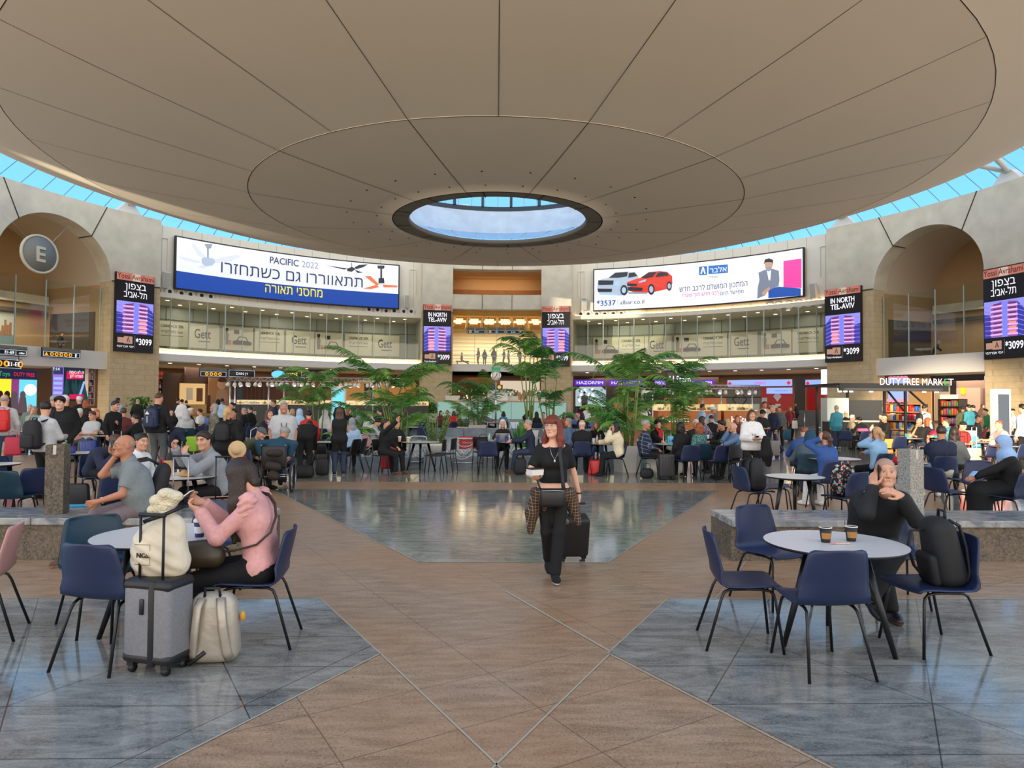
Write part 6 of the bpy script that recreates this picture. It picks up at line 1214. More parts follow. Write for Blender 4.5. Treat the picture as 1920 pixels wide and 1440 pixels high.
# white light box edge, bollards
b = MB(); a = dp(1542, 693, 53.5); b.b2(-.12, .12, 0, .5, dp(1542, 740, 53.5).z, a.z); tag(b.build('light_box', [e_white], None, (a.x, 53.0, 0)), 'narrow white light box seen edge on beside the sandstone pillar', 'light box')
# ---- duty free kiosk
Y = 29.0; g = 0.0; a, c = dp(1575, 724, Y), dp(1780, 722, Y); xm = (a.x+c.x)/2; w = c.x-a.x; r = empty('market_canopy', (xm, Y+1, 0)); tag(r, 'black steel kiosk canopy with lit duty free market lettering', 'canopy'); z = dp(1680, 724, Y).z
b = MB(); b.b2(-w/2, w/2, -.9, 2.5, z, z+.12); b.b2(-w/2, w/2, -.95, -.85, z-.22, z+.12); b.build('roof', [black], r)
for x in (-w/2+.35, -w/2+1.8, w/2-1.2, w/2-.2): b = MB(); b.b2(x-.05, x+.05, 1.8, 1.9, 0, z); b.build('post', [black], r)
b = MB(); b.tube([(w/2-1.2, 1.8, z), (w/2-.3, 1.8, 1.5)], .05, 5); b.tube([(w/2-.2, 1.8, z), (w/2+.8, 1.8, 1.7)], .05, 5); b.build('brace', [black], r)
txt('DUTY FREE MARK', .42, e_white, r, (.72, -1.0, z+.05), wid=2.75); txt('E', .42, e_green, r, (2.24, -1.0, z+.05)); txt('T', .42, e_white, r, (2.46, -1.0, z+.05))
lm = MB(); lm.lathe([(0, -.16), (.07, -.16), (.09, 0), (0, .02)], n=10); me = lm.mesh('bulb', [em('kiosk_bulb', (255, 236, 200), 8.0)])
for px in (1590, 1601, 1612, 1650, 1752, 1776): link('bulb', me, r, (dp(px, 730, Y).x-xm, -.3, z-.1))
area('kiosk_lamp', (xm, Y+.6, z-.1), (xm, Y+.6, 0), 150, (1, .85, .62), w*.9, 1.6)
pL = dp(1580, 745, Y+1.2); b = MB(); b.b2(0, 1.9, 0, 1.0, 0, 2.0); b.b2(.2, .3, -.06, 0, 1.0, 1.9, 1); tag(b.build('drinks_fridge', [M('fridge_dark', (38, 40, 40), .3), M('fridge_lit', (200, 210, 200), .4)], None, (pL.x+.25, Y+1.8, 0)), 'dark drinks fridge of the kiosk beside the sandstone pillar', 'fridge')
p = dp(1551, 745, Y+.5); b = MB(); b.b2(0, .95, 0, .6, 0, dp(1551, 746, Y+.5).z); tag(b.build('advert_cabinet', [M('advert_pale', (206, 214, 204), .5)], None, (p.x, Y+.5, 0)), 'pale advertising cabinet at the corner of the kiosk', 'cabinet')
p = dp(1600, 775, Y-.4); b = MB(); b.b2(0, 2.3, 0, .7, 0, 1.05); b.b2(-.03, 2.33, -.05, .75, 1.05, 1.1, 1); tag(b.build('kiosk_counter', [M('kiosk_dark', (42, 44, 40), .5), M('counter_pale', (200, 196, 186), .4)], None, (p.x-.9, Y-.2, 0)), 'dark kiosk counter with a pale top where two servers stand', 'counter')
for px, c_, w_, h_, lb in ((1660, (236, 150, 70), 1.4, .5, 'orange crate front under the kiosk shelves'), (1690, (226, 150, 66), 1.6, .45, 'second orange crate front under the kiosk shelves'), (1712, (90, 190, 190), .6, .7, 'turquoise carton beside the orange crates')):
    x = dp(px, 800, 25.5).x; b = MB(); b.rbox((0, 0, h_/2), (w_*.5, .4, h_), .02, 2); tag(b.build('crate', [M('crate%d' % px, c_, .5)], None, (x, 25.6, 0)), lb, 'crate')
b = MB(); b.tube([(0, 0, 0), (0, 0, .98)], .20, 16); o = b.build('bollard', [M('stone_bollard', (216, 206, 180), .6)], None, (dp(1817, 800, 21.5).x, 21.5, 0)); tag(o, 'round pale stone bollard behind the person in a red shirt', 'bollard')
b = MB(); b.tube([(0, 0, 0), (0, 0, 1.5)], .11, 12); tag(b.build('bollard', [M('grey_bollard', (110, 106, 98), .5)], None, (dp(1341, 800, 30).x, 30, 0)), 'slim grey bollard before the orange jewellery counter', 'bollard')
b = MB(); b.tube([(0, 0, 0), (0, 0, 1.4)], .12, 12); tag(b.build('bollard', [MATS['stone_bollard']], None, (dp(176, 800, 30).x, 30, .0)), 'slim pale bollard behind the woman with orange hair', 'bollard')
for px, y_, lb in ((1508, 752, 'steel queue post before the exchange desk'), (1533, 752, 'steel queue post beside the sandstone pillar'), (1368, 800, 'slim post beside the exchange shop')):
    Y_ = 49; x = dp(px, 757, Y_).x; g = ground(x, Y_); b = MB(); b.tube([(0, 0, 0), (0, 0, 1.05)], .05, 8); b.lathe([(0, 0), (.25, 0), (.25, .04), (0, .06)], n=14); tag(b.build('queue_post', [steel], None, (x, Y_, g)), lb, 'post')
b = MB(); x = dp(1520, 757, 51).x; g = ground(x, 51); b.b2(-1.2, 1.2, 0, .6, 0, 1.15); tag(b.build('exchange_desk', [M('desk_dark', (40, 40, 46), .4)], None, (x, 51, g)), 'dark exchange desk beside the sandstone pillar', 'counter')
b = MB(); x = dp(1455, 757, 51).x; g = ground(x, 51); b.b2(-1.6, 1.6, 0, .6, 0, 1.2); tag(b.build('exchange_desk', [M('desk_wood', (150, 96, 58), .4)], None, (x, 51, g)), 'wooden exchange desk before the red wall', 'counter')
# ---- benches and posts of the foreground
bench_side = nodemat('rough_stone', lambda N, L, co: (lambda v, g: (nmix(N, L, nrange(N, L, g, .42, .62, 0, .7), nmix(N, L, nrange(N, L, v, .35, .65, 0, 1), (52, 44, 36), (102, 90, 74)), (128, 118, 102)), nrange(N, L, v, 0, 1, .6, .8), g))(nnoise(N, L, co, 3.5, 6, .7, 1.5), nnoise(N, L, co, 38, 4, .75)), .7)
bench_top = nodemat('bench_top_granite', lambda N, L, co: (nmix(N, L, nrange(N, L, nnoise(N, L, nmap(N, L, co, 0, (1, 4, 1)), 3, 7, .65, 1), .38, .64, 0, 1), (104, 110, 116), (168, 168, 164)), nrange(N, L, nnoise(N, L, co, 8), .3, .7, .12, .22), None), .18)
def bench(x0, x1, label):
    r = empty('stone_bench', ((x0+x1)/2, 8.05, 0)); tag(r, label, 'bench'); w = x1-x0
    b = MB(); b.b2(-w/2, w/2, -.36, .36, 0, .385); b.build('base', [bench_side], r)
    n = max(1, round(w/1.25))
    for k in range(n): b = MB(); b.rbox((-w/2+w*(k+.5)/n, 0, .425), (w/n-.004, .78, .08), .012, 2, smooth=False); b.build('top_slab', [bench_top], r)
    return r
bench(-7.6, -2.62, 'long stone bench carrying the bald man in grey'); bench(2.66, 7.8, 'long stone bench behind the table with two black cups')
def post(px, label):
    p = dp(px, 968, 7.95); r = empty('granite_post', (p.x, 7.98, .465), R_(12)); tag(r, label, 'post'); b = MB(); b.b2(-.095, .095, -.095, .095, 0, .79); b.build('shaft', [bench_side if px < 900 else M('speckled_granite', (150, 148, 140), .45, noise=(60, .5))], r); b = MB(); b.b2(-.016, .016, -.1, -.095, .68, .785); b.build('plate', [M('tag_plate', (200, 190, 178), .4)], r)
post(103, 'square dark granite post on the bench before the man with the black backpack'); post(1711, 'square speckled granite post on the bench beside the man in a navy tee')
x = dp(468, 757, 19.5).x; r = empty('stone_bench', (x, 19.5, 0)); tag(r, 'low grey stone block with a white top near the watch counter', 'bench'); b = MB(); b.b2(-.45, .45, 0, .7, 0, .42); b.build('base', [granite_b], r); b = MB(); b.b2(-.45, .45, 0, .7, .42, .48); b.build('top_slab', [white_paint], r)
# ================================================================ THE CROWD
PAL = dict(black=(13, 13, 15), coal=(30, 30, 33), navy=(30, 38, 62), blue=(52, 84, 148), sky=(160, 190, 220), white=(224, 224, 224), cream=(222, 208, 176), grey=(140, 144, 148), lgrey=(182, 184, 186), dgrey=(84, 88, 92), red=(190, 40, 40), maroon=(96, 40, 44), jeans=(62, 84, 116), djeans=(42, 54, 78), aqua=(130, 172, 168), sage=(112, 128, 120), olive=(74, 80, 56), teal=(52, 132, 150), dteal=(26, 66, 88), pink=(216, 130, 170), blush=(222, 160, 158), beige=(176, 160, 132), tan=(150, 124, 94), brown=(92, 66, 50), denim=(88, 118, 152), mauve=(120, 104, 108), ltblue=(142, 184, 220), stone=(196, 190, 172), green=(40, 110, 70), rust=(170, 90, 60), slate=(70, 88, 100))
def K(c):
    if not isinstance(c, str): return c
    return fabric(c, PAL[c])
def checks(name, base, line, sc, w=.12, rough=.85, line2=None):
    def bld(N, L, co):
        c = nmix(N, L, 0.0, base, base)
        for a, cc in ((0, line), (math.pi/2, line2 or line)):
            q = N.new('ShaderNodeVectorMath'); q.operation = 'DOT_PRODUCT'; L(co, q.inputs[0]); q.inputs[1].default_value = (sc, sc*.35, 0) if a == 0 else (0, .25*sc, sc)
            c = nmix(N, L, nmath(N, L, 'MULTIPLY', nmath(N, L, 'LESS_THAN', nmath(N, L, 'FRACT', q.outputs['Value']), w), .8), c, cc)
        return c
    return nodemat(name, bld, rough)
def spots(name, base, a, b_, sc, th=.55):
    return nodemat(name, lambda N, L, co: nmix(N, L, nrange(N, L, nnoise(N, L, co, sc*1.7, 2), .56, .60, 0, 1), nmix(N, L, nrange(N, L, nnoise(N, L, co, sc, 2), th, th+.04, 0, 1), base, a), b_), .8)
plaid_blue = checks('plaid_navy', (28, 38, 62), (120, 130, 150), 11, .16); plaid_brown = checks('plaid_brown', (58, 42, 34), (168, 140, 104), 32, .11); stripes_nw = checks('stripes_navy_white', (226, 226, 226), (36, 44, 72), 22, .5)
camo = spots('camo_blouse', (104, 100, 82), (70, 74, 60), (150, 140, 116), 16); paisley = spots('paisley_teal', (52, 96, 96), (30, 60, 70), (120, 160, 150), 26); floral_d = spots('floral_dark', (52, 56, 70), (150, 90, 100), (170, 170, 180), 28); teal_pat = spots('teal_pattern', (44, 128, 146), (24, 84, 110), (110, 180, 190), 30); floral_bp = spots('floral_black', (26, 28, 32), (150, 190, 186), (226, 160, 150), 14, .6)
sneak = (fabric('white', PAL['white']), fabric('white', PAL['white'])); dark_sh = (fabric('black', PAL['black']), fabric('coal', PAL['coal'])); bw_sh = (fabric('black', PAL['black']), fabric('white', PAL['white'])); tan_sh = (fabric('brown', PAL['brown']), fabric('tan', PAL['tan']))
def cam_x(px, Y): return dp(px, 757, Y).x
PEOPLE = {}
def stand(px, Y, face, label, top, bottom, key=None, **k):
    x = cam_x(px, Y); k.setdefault('pose', 'stand'); k.setdefault('shoes', dark_sh)
    o = person(x, Y, face, label, top=K(top) if top else None, bottom=K(bottom) if bottom else None, z=k.pop('z', None) if k.get('z') is not None else ground(x, Y)+.005, **k)
    if key: PEOPLE[key] = o
    return o
def sit(px, Y, face, label, top, bottom, col='navy', key=None, kind='cafe', who=None, **k):
    x = cam_x(px, Y); k.setdefault('shoes', dark_sh); zz = ground(x, Y); who = who or label.split(',')[0]
    o = person(x, Y, face, label, pose='sit', top=K(top) if top else None, bottom=K(bottom) if bottom else None, z=zz+.005, **k)
    if col:
        c = (chair if kind == 'cafe' else schair)(x, Y, face, ((col+' plastic') if kind == 'cafe' else 'black stacking')+' chair under the '+who, *((col,) if kind == 'cafe' else ())); c.location.z += zz
    if key: PEOPLE[key] = o
    return o
H = lambda s, c: (s, c)
# ---- left, standing
stand(8, 16, 205, 'man in a grey hoodie and jeans with a bright red backpack, walking away', 'lgrey', 'jeans', 'redpack', h=1.85, hair=H('fringe', 'grey'), pose='walk', shoes=tan_sh, skin=1, topname='hoodie')
stand(85, 12.2, 165, 'man in a grey hoodie carrying a black backpack, seen from behind', 'lgrey', 'black', 'hood', h=1.70, hair=H('quiff', 'black'), head=(-35, 12), R='front', L='front', topname='hoodie', shoes=bw_sh, wt=1.05)
stand(113, 13.8, 10, 'young man with black hair in an open black jacket, facing forward', 'black', 'black', h=1.80, hair=H('mop', 'black'), head=(-8, 0), jacket=(K('black'), 'jacket', -.2), R='pocket', L='pocket', skin=0, wt=1.1)
stand(99, 17, 120, 'man with short grey hair in a dark jacket behind the young man in black', 'black', 'black', h=1.85, hair=H('short', 'grey'), head=(0, 10)); stand(123, 16.6, 235, 'white haired man in a long black jacket behind the young man in black', 'black', 'black', h=1.86, hair=H('short', 'white'), head=(10, 15), hem=-.22, topname='jacket', wt=1.15)
stand(149, 24, 230, 'white haired person in a black top before the forest screen', 'black', 'black', h=1.86, sex='f', hair=H('short', 'white')); stand(161, 23, 175, 'person with dark red hair and a black dress before the forest screen', 'black', 'black', h=1.74, sex='f', hair=H('bob', 'auburn'), botname='skirt', R='handle')
stand(219, 33, 190, 'man in a pale blue shirt standing at the sandstone pillar', 'sky', 'navy', h=1.85, hair=H('short', 'black'), skin=3, head=(20, 15), R='front', L='front'); stand(258, 34, 185, 'bald man in a black jacket walking beside the potted shrub', 'black', 'djeans', h=1.80, hair=H('stubble', 'grey'), topname='jacket', pose='walk')
stand(214, 17.6, 75, 'man in black with glasses resting one hand on a suitcase handle', 'black', 'black', 'greysuit', h=1.72, hair=H('short', 'black'), L='cross', R='handle', head=(-5, 5))
stand(296, 17, 172, 'man with a shaved head and a navy backpack, carrying a coat, seen from behind', 'black', 'dgrey', 'navypack', h=1.92, hair=H('stubble', 'brown'), R='handle', L='down', wt=1.05)
# ---- left, seated
sit(57, 27, 35, 'bald man in a grey green shirt, seated before the toy shop', 'sage', 'dgrey', None, h=1.8, hair=H('fringe', 'grey'), seat=.62); sit(63, 23, 15, 'grey haired man in an aqua shirt, hand at his mouth', 'aqua', 'dgrey', 'navy', h=1.8, hair=H('short', 'grey'), R='mouth', L='lap', seat=.58, sleeve='short', who='grey haired man in aqua')
sit(80, 26, 20, 'man in a dark olive coat, half hidden behind the grey hoodie', 'olive', 'black', None, h=1.75, hair=H('short', 'black'), seat=.55)
sit(152, 20.8, 180, 'white haired person in black, seated with back turned', 'black', 'black', 'blush', h=1.8, hair=H('short', 'white'), seat=.55); sit(164, 20.0, -12, 'bearded man in a grey tee, leaning back with a phone', 'lgrey', 'dgrey', None, h=1.8, hair=H('short', 'brown'), lean=-14, R='front', L='front', sleeve='short', seat=.5, head=(0, 8))
sit(184, 21.5, 65, 'woman with orange hair and glasses in black', 'black', 'black', 'navy', h=1.72, sex='f', hair=H('bob', 'orange'), seat=.55, R='table'); sit(232, 20.5, 205, 'person with brown hair in a maroon cardigan, seated back turned', 'maroon', 'dgrey', 'navy', h=1.8, sex='f', hair=H('short', 'brown'), seat=.58)
sit(254, 19.8, 268, 'man in a black suit and cream shirt, seated in profile', 'black', 'black', 'navy', h=1.72, hair=H('short', 'black'), R='table', L='table', lean=6); chair(cam_x(150, 23), 23, 180, 'navy plastic chair with empty seat beside the blue suitcase on the far side of the hall')
sit(190, 11.8, 62, 'man with tousled brown hair hunched over in a navy sweater', 'navy', 'black', 'navy', 'hunch', h=1.78, hair=H('mop', 'brown'), lean=30, slouch=26, head=(0, 22), R='chin', L='lap', wt=1.1, topname='sweater')
sit(266, 9.7, 75, 'woman with black hair and sunglasses in a long sleeved white top', 'white', 'black', 'navy', 'whitetop', sex='f', h=1.62, hair=H('bun', 'black'), R=(.45, .22, .86), L='lap', head=(15, 8), lean=8, seat=.44)
# ---- middle left
stand(341, 36, 180, 'person in a white puffer coat, seen from behind', 'white', 'black', h=1.80, sex='f', hair=H('bun', 'black'), hem=-.3, topname='puffer_coat', wt=1.2, toff=.04); stand(333, 40, 150, 'man in black just beyond the white puffer coat', 'black', 'black', h=1.85, hair=H('short', 'black')); stand(349, 38, 200, 'person in a dark jacket on the far side of the white puffer coat', 'black', 'black', h=1.74, hair=H('short', 'black'))
stand(409, 37, 190, 'person in a black and green hooded jacket by the baby photograph', 'green', 'black', h=1.8, hair=H('hood', K('black')), topname='jacket'); stand(416, 34, 178, 'man in a light blue shirt walking away by the baby photograph', 'sky', 'navy', h=1.84, hair=H('short', 'black'), skin=3)
sit(350, 23.5, 215, 'person in a pale grey hood, seated on a teal chair', 'lgrey', 'djeans', 'teal', h=1.78, hair=H('hood', K('lgrey')), lean=12, L='table', R='table', seat=.5, topname='hoodie'); sit(322, 27, 20, 'dark haired woman in black, seated left of the white puffer coat', 'black', 'black', 'navy', h=1.74, sex='f', hair=H('long', 'black'), seat=.5); sit(361, 26, 95, 'person with white hair reading a paper', 'black', 'black', None, h=1.74, hair=H('mop', 'white'), seat=.55, R='front', L='front'); sit(372, 28, 265, 'dark haired man in a pale jacket beyond the white haired reader', 'white', 'black', 'navy', h=1.74, hair=H('short', 'black'), seat=.5)
stand(402, 19, 305, 'woman in a camouflage blouse with a blue badge, walking', camo, 'djeans', h=1.66, sex='f', hair=H('long', 'grey'), pose='walk', skin=2, head=(0, -12)); b = MB(); b.rbox((0, 0, 0), (.11, .02, .16), .006, 2); tag(b.build('badge', [M('badge_blue', (70, 96, 160), .5)], None, tuple(wpt(bpy.data.objects['person'] if False else COL.objects[-1] if False else [o for o in bpy.data.objects if o.name.startswith('person') and 'camouflage' in o.get('label', '')][0], 4)+Vector((-.14, -.16, -.12)))), 'blue name badge hanging on the camouflage blouse', 'badge')
stand(426, 13.2, 182, 'woman with a blond ponytail in a black jacket, back turned', 'black', 'black', 'blond', h=1.62, sex='f', hair=H('pony', 'blond'), topname='jacket', wt=1.15); stand(439, 15.8, -12, 'laughing woman with glasses and dark hair beyond the blond ponytail', 'black', 'black', h=1.56, sex='f', hair=H('bun', 'black'), skin=2); stand(436, 24, -40, 'dark haired woman with a pink face mask', 'black', 'black', h=1.68, sex='f', hair=H('bun', 'black'), L='mouth')
sit(455, 29, 262, 'grey haired man in a black suit near the watch counter', 'black', 'black', 'navy', h=1.78, hair=H('short', 'grey'), seat=.52, who='grey haired man in black near the watch counter'); sit(467, 30.5, 250, 'second man in black near the watch counter, darker hair', 'black', 'black', None, h=1.8, hair=H('short', 'dark'), seat=.56)
sit(468, 13.8, 72, 'man in a grey cap and olive jacket, bent forward', 'olive', 'black', 'navy', h=1.7, hair=H('cap', K('dgrey')), lean=24, slouch=14, head=(0, 25), R='lap', L='lap', topname='jacket')
stand(505, 15.6, 40, 'woman in black with a checked scarf and glasses, striped bag on her arm', 'black', 'black', 'scarf', h=1.56, sex='f', hair=H('long', 'brown'), R='front', L='down', sleeve='short')
stand(532, 14.6, 22, 'grey haired man in a white tee with a lanyard, walking', 'lgrey', 'jeans', 'whitetee', h=1.73, hair=H('short', 'grey'), pose='walk', sleeve='short', skin=2, wt=1.1, belly=.02)
stand(572, 16.4, 185, 'person in black bending down over a bag', 'black', 'black', h=1.72, lean=58, slouch=25, head=(0, 30), R=(.12, .55, .55), L=(-.12, .55, .55), shoes=bw_sh, hair=H('short', 'black'), wt=1.1); stand(637, 16.6, 188, 'woman with long brown hair in a sleeveless black tunic, back turned', 'black', 'djeans', h=1.60, sex='f', hair=H('vlong', 'brown'), sleeve=None, hem=-.32, topname='tunic', R='front', L='front', shoes=bw_sh)
sit(661, 18.2, 205, 'person in a pale blue top behind the woman in the black tunic', 'sky', 'black', None, kind='s', h=1.66, sex='f', hair=H('hijab', K('grey')), lean=10); chair(cam_x(655, 17.3), 17.3, 250, 'black cafe chair beside the woman in the sleeveless black tunic', 'black'); chair(cam_x(668, 17.6), 17.6, 262, 'black cafe chair next to the steel railing with an empty seat', 'black')
sit(563, 20.5, 185, 'person in a white headscarf with a dark sleeve, behind the grey haired walker', 'black', 'black', None, h=1.76, sex='f', hair=H('hijab', K('sky')), seat=.6); sit(579, 20.5, 200, 'person in a red padded vest, seated with back turned', 'red', 'black', 'navy', h=1.76, hair=H('short', 'black'), seat=.55, topname='vest', toff=.035); sit(612, 24, 160, 'person in a long white headscarf among the palm fronds', 'white', 'black', 'navy', h=1.78, sex='f', hair=H('hijab', K('white')), seat=.55)
stand(514, 26, 292, 'man in a navy blazer and pink shirt, in profile', 'pink', 'navy', h=1.80, hair=H('short', 'brown'), jacket=(K('navy'), 'blazer', -.2)); stand(532, 30, 10, 'person in a white and green scarf beyond the grey haired walker', 'white', 'black', h=1.72, sex='f', hair=H('short', 'auburn')); sit(551, 27, 60, 'woman with curly pale hair, seated in the far rows', 'dgrey', 'black', 'navy', h=1.72, sex='f', hair=H('bob', 'blond'), seat=.55)
stand(637, 34, 180, 'man in black before the cyan screen', 'black', 'black', h=1.76, hair=H('stubble', 'grey')); sit(657, 27.5, 60, 'girl with long auburn hair in black', 'black', 'jeans', 'navy', h=1.76, sex='f', hair=H('vlong', 'auburn'), seat=.58); sit(669, 28.5, 275, 'girl with long light hair in a grey top', 'grey', 'black', 'navy', h=1.78, sex='f', hair=H('vlong', 'brown'), seat=.6, R='table')
sit(693, 26, 0, 'person in a white fluffy hood', 'white', 'black', None, h=1.62, hair=H('hood', K('white')), seat=.5); sit(709, 27, 250, 'dark haired man in a black hoodie beside the palm', 'black', 'black', 'navy', h=1.78, hair=H('short', 'black'), seat=.56); sit(702, 20.5, 95, 'person with dark hair in a grey white jacket, looking down', 'lgrey', 'black', 'navy', h=1.58, hair=H('mop', 'black'), lean=16, head=(0, 20), L='table', R='table'); chair(cam_x(684, 20), 20, 175, 'blush pink plastic chair beside the steel railing', 'blush')
sit(727, 16.9, 70, 'woman in black with a bun, one arm raised for a selfie', 'black', 'black', None, 'selfie', sex='f', h=1.66, hair=H('bun', 'dark'), R=(.14, .42, 1.36), L='lap', shoes=tan_sh, lean=4, hd=(A3(.1, .3, 1), None)); schair(cam_x(722, 16.9), 16.9, 72, 'black stacking chair under the woman taking a selfie'); sit(741, 17.6, 20, 'woman with glasses in black leaning into the selfie', 'black', 'black', None, sex='f', h=1.64, hair=H('bun', 'black'), side=-8)
# ---- centre, far
stand(860, 41, 95, 'bald man in a navy tee walking past the mint counter', 'navy', 'navy', h=1.80, hair=H('fringe', 'grey'), sleeve='short', pose='walk'); stand(876, 38.5, 268, 'grey haired man in a white shirt and blue jeans by the mint counter', 'white', 'denim', h=1.66, hair=H('short', 'grey'), L='front', R='front'); sit(851, 33, 185, 'person in a bright red jacket, seated back turned before the counter', 'red', 'black', 'navy', h=1.7, sex='f', hair=H('bob', 'brown'), topname='jacket', toff=.04); sit(828, 35, 40, 'dark haired woman in maroon beside the red jacket', 'maroon', 'black', 'navy', h=1.66, sex='f', hair=H('long', 'black')); sit(838, 36, -20, 'fair haired man near the mint counter, facing forward', 'brown', 'black', None, h=1.66, hair=H('short', 'brown'))
sit(914, 35, 65, 'short haired older woman in a dark floral shirt before the counter', floral_d, 'navy', 'navy', h=1.68, sex='f', hair=H('short', 'brown'), R='table', L='table'); sit(944, 34, 182, 'dark haired woman in a blue grey top before the counter, back turned', 'denim', 'black', 'black', h=1.66, sex='f', hair=H('bob', 'black')); stand(984, 38, 80, 'man in a dark suit leaning forward over a table before the counter', 'coal', 'black', h=1.74, hair=H('short', 'black'), lean=38, slouch=10, R=(.15, .5, .8), L=(-.15, .5, .8), topname='suit_jacket')
sit(1005, 32, 200, 'person with curly black hair behind the tallest palm', 'black', 'black', 'navy', h=1.7, sex='f', hair=H('long', 'black')); sit(1019, 33, -10, 'person in pink and black behind the slim palm', 'blush', 'black', 'navy', h=1.62, sex='f', hair=H('bun', 'black')); table(cam_x(925, 34.6), 34.6, 'far round table before the mint counter'); chair(cam_x(790, 31), 31, 175, 'empty navy chair by the far rail, beside the biggest palm'); chair(cam_x(797, 26), 26, 165, 'empty navy chair in front of the far empty table'); chair(cam_x(806, 26.6), 26.6, 100, 'empty navy chair seen edge on beside the biggest palm')
chair(cam_x(812, 31.5), 31.5, 200, 'empty black chair at the far table left of the counter', 'black'); table(cam_x(780, 28), 28, 'pale round table behind the biggest palm')
# ---- front row along the fountain
sit(943, 18.6, -4, 'white haired woman with glasses at a laptop', 'black', 'black', None, 'laptop', sex='f', h=1.62, hair=H('bob', 'white'), R='table', L='table', lean=8); sit(990, 17.4, 268, 'grey haired man in a dark blazer and jeans, legs crossed', 'navy', 'djeans', None, 'blazer', h=1.66, hair=H('short', 'grey'), R='table', L='table', lean=6, topname='blazer', shoes=tan_sh); schair(cam_x(993, 17.4), 17.4, 268, 'black stacking chair under the grey haired man in a blazer')
sit(1062, 19.5, 262, 'man in a blue shirt hidden behind the red haired woman', 'denim', 'black', None, h=1.66, hair=H('short', 'grey')); sit(1091, 17.0, 178, 'white haired man in a black coat, seated back turned', 'black', 'black', 'navy', 'whitehair', h=1.7, hair=H('fringe', 'white'), wt=1.15, topname='coat', R='table', L='table'); sit(1119, 18.4, -5, 'woman with long light brown hair and glasses in black', 'black', 'jeans', None, sex='f', h=1.6, hair=H('long', 'auburn'), R='table', L='table'); sit(1155, 16.6, 262, 'woman with long black hair in a cream sweater, hand at her mouth', 'cream', 'black', 'navy', 'cream', sex='f', h=1.62, hair=H('vlong', 'black'), L='mouth', R='table', lean=8, topname='sweater', toff=.035, wt=1.1)
# ---- centre right, far
sit(1067, 36, 120, 'person with long grey hair near the sandstone pillar', 'black', 'black', None, h=1.78, sex='f', hair=H('long', 'grey'), seat=.6); sit(1080, 35, 160, 'dark haired woman in a pink jacket, back turned', 'pink', 'black', 'navy', h=1.78, sex='f', hair=H('long', 'black'), seat=.62); stand(1098, 36, 150, 'person in a white shirt with light hair, leaning over', 'white', 'black', h=1.66, sex='f', hair=H('pony', 'blond'), lean=20); sit(1072, 30.5, 190, 'curly haired woman in a denim shirt, back turned', 'denim', 'black', 'navy', h=1.66, sex='f', hair=H('long', 'dark')); sit(1092, 30, 170, 'dark skinned woman with a red bag on her back', 'black', 'black', 'navy', h=1.68, sex='f', hair=H('bob', 'black'), skin=4); sit(1116, 31, 60, 'person in a mid blue shirt behind the woman in glasses', 'denim', 'black', 'navy', h=1.62, hair=H('short', 'black')); sit(1060, 31, 30, 'woman in a rust scarf behind the red haired walker', 'rust', 'black', None, h=1.66, sex='f', hair=H('long', 'black')); sit(1131, 32, 240, 'dark haired person in black at the dense palm', 'black', 'black', 'navy', h=1.64, hair=H('short', 'black'))
stand(1096, 52, 200, 'man in a grey tee before the silver display window', 'dgrey', 'black', h=1.84, hair=H('short', 'black'), sleeve='short', z=.8); stand(1213, 31, 35, 'woman with curly black hair in a long white cardigan', 'black', 'black', h=1.66, sex='f', hair=H('bob', 'black'), jacket=(K('white'), 'cardigan', -.45), L='cross'); sit(1219, 23, -5, 'man in black with clasped hands behind the plaid shirt', 'black', 'black', 'navy', h=1.72, hair=H('stubble', 'dark'), skin=2, R='front', L='front', seat=.5)
sit(1216, 16.7, 78, 'grey haired bearded man in a navy plaid shirt', plaid_blue, 'black', 'navy', 'plaid', h=1.72, hair=H('short', 'grey'), skin=2, wt=1.2, belly=.03, R='lap', L='lap'); sit(1236, 18.0, 20, 'smiling dark haired woman with glasses and a red scarf', 'black', 'black', None, sex='f', h=1.66, hair=H('mop', 'black'), R='table'); b = MB(); b.tube([(-.06, -.02, .0), (-.03, .13, -.1), (-.02, .16, -.45)], .035, 8); b.tube([(.06, -.02, .0), (.04, .13, -.1), (.03, .16, -.42)], .035, 8); o = b.build('scarf', [K('red')], [q for q in bpy.data.objects if 'red scarf' in q.get('label', '') and q.name.startswith('person')][0]); o.location = (0, -.06, 1.12)
sit(1273, 16.4, 200, 'woman with a black bob in a black coat, back turned', 'black', 'black', None, sex='f', h=1.64, hair=H('bob', 'black'), hem=-.2, topname='coat', shoes=bw_sh); chair(cam_x(1288, 15.7), 15.7, 190, 'navy plastic chair half under the woman with the black bob'); sit(1308, 16.3, 195, 'woman with short auburn hair in a teal paisley blouse', paisley, 'black', 'teal', 'paisley', sex='f', h=1.62, hair=H('bob', 'auburn'), R='table', who='woman in the teal paisley blouse')
sit(1306, 18.6, 0, 'white haired man half hidden by the paisley blouse', 'coal', 'black', None, h=1.66, hair=H('short', 'white')); sit(1321, 20.5, 92, 'woman with dark brown hair in a flowered top, holding a cup', floral_d, 'black', 'navy', h=1.68, sex='f', hair=H('bob', 'dark'), R='chin', seat=.5); sit(1332, 22.5, 185, 'nearly bald man in black, back turned', 'black', 'black', 'navy', h=1.7, hair=H('stubble', 'dark'), seat=.5)
stand(1320, 24, 70, 'old man in a white turban and pale blue shirt, stooping', 'sky', 'stone', h=1.72, hair=H('turban', K('white')), lean=22, slouch=14, skin=2, hem=-.3, R='front', L='front'); stand(1316, 27.5, 95, 'dark haired man in a pale blue shirt behind the turban', 'sky', 'navy', h=1.74, hair=H('short', 'black'), skin=3)
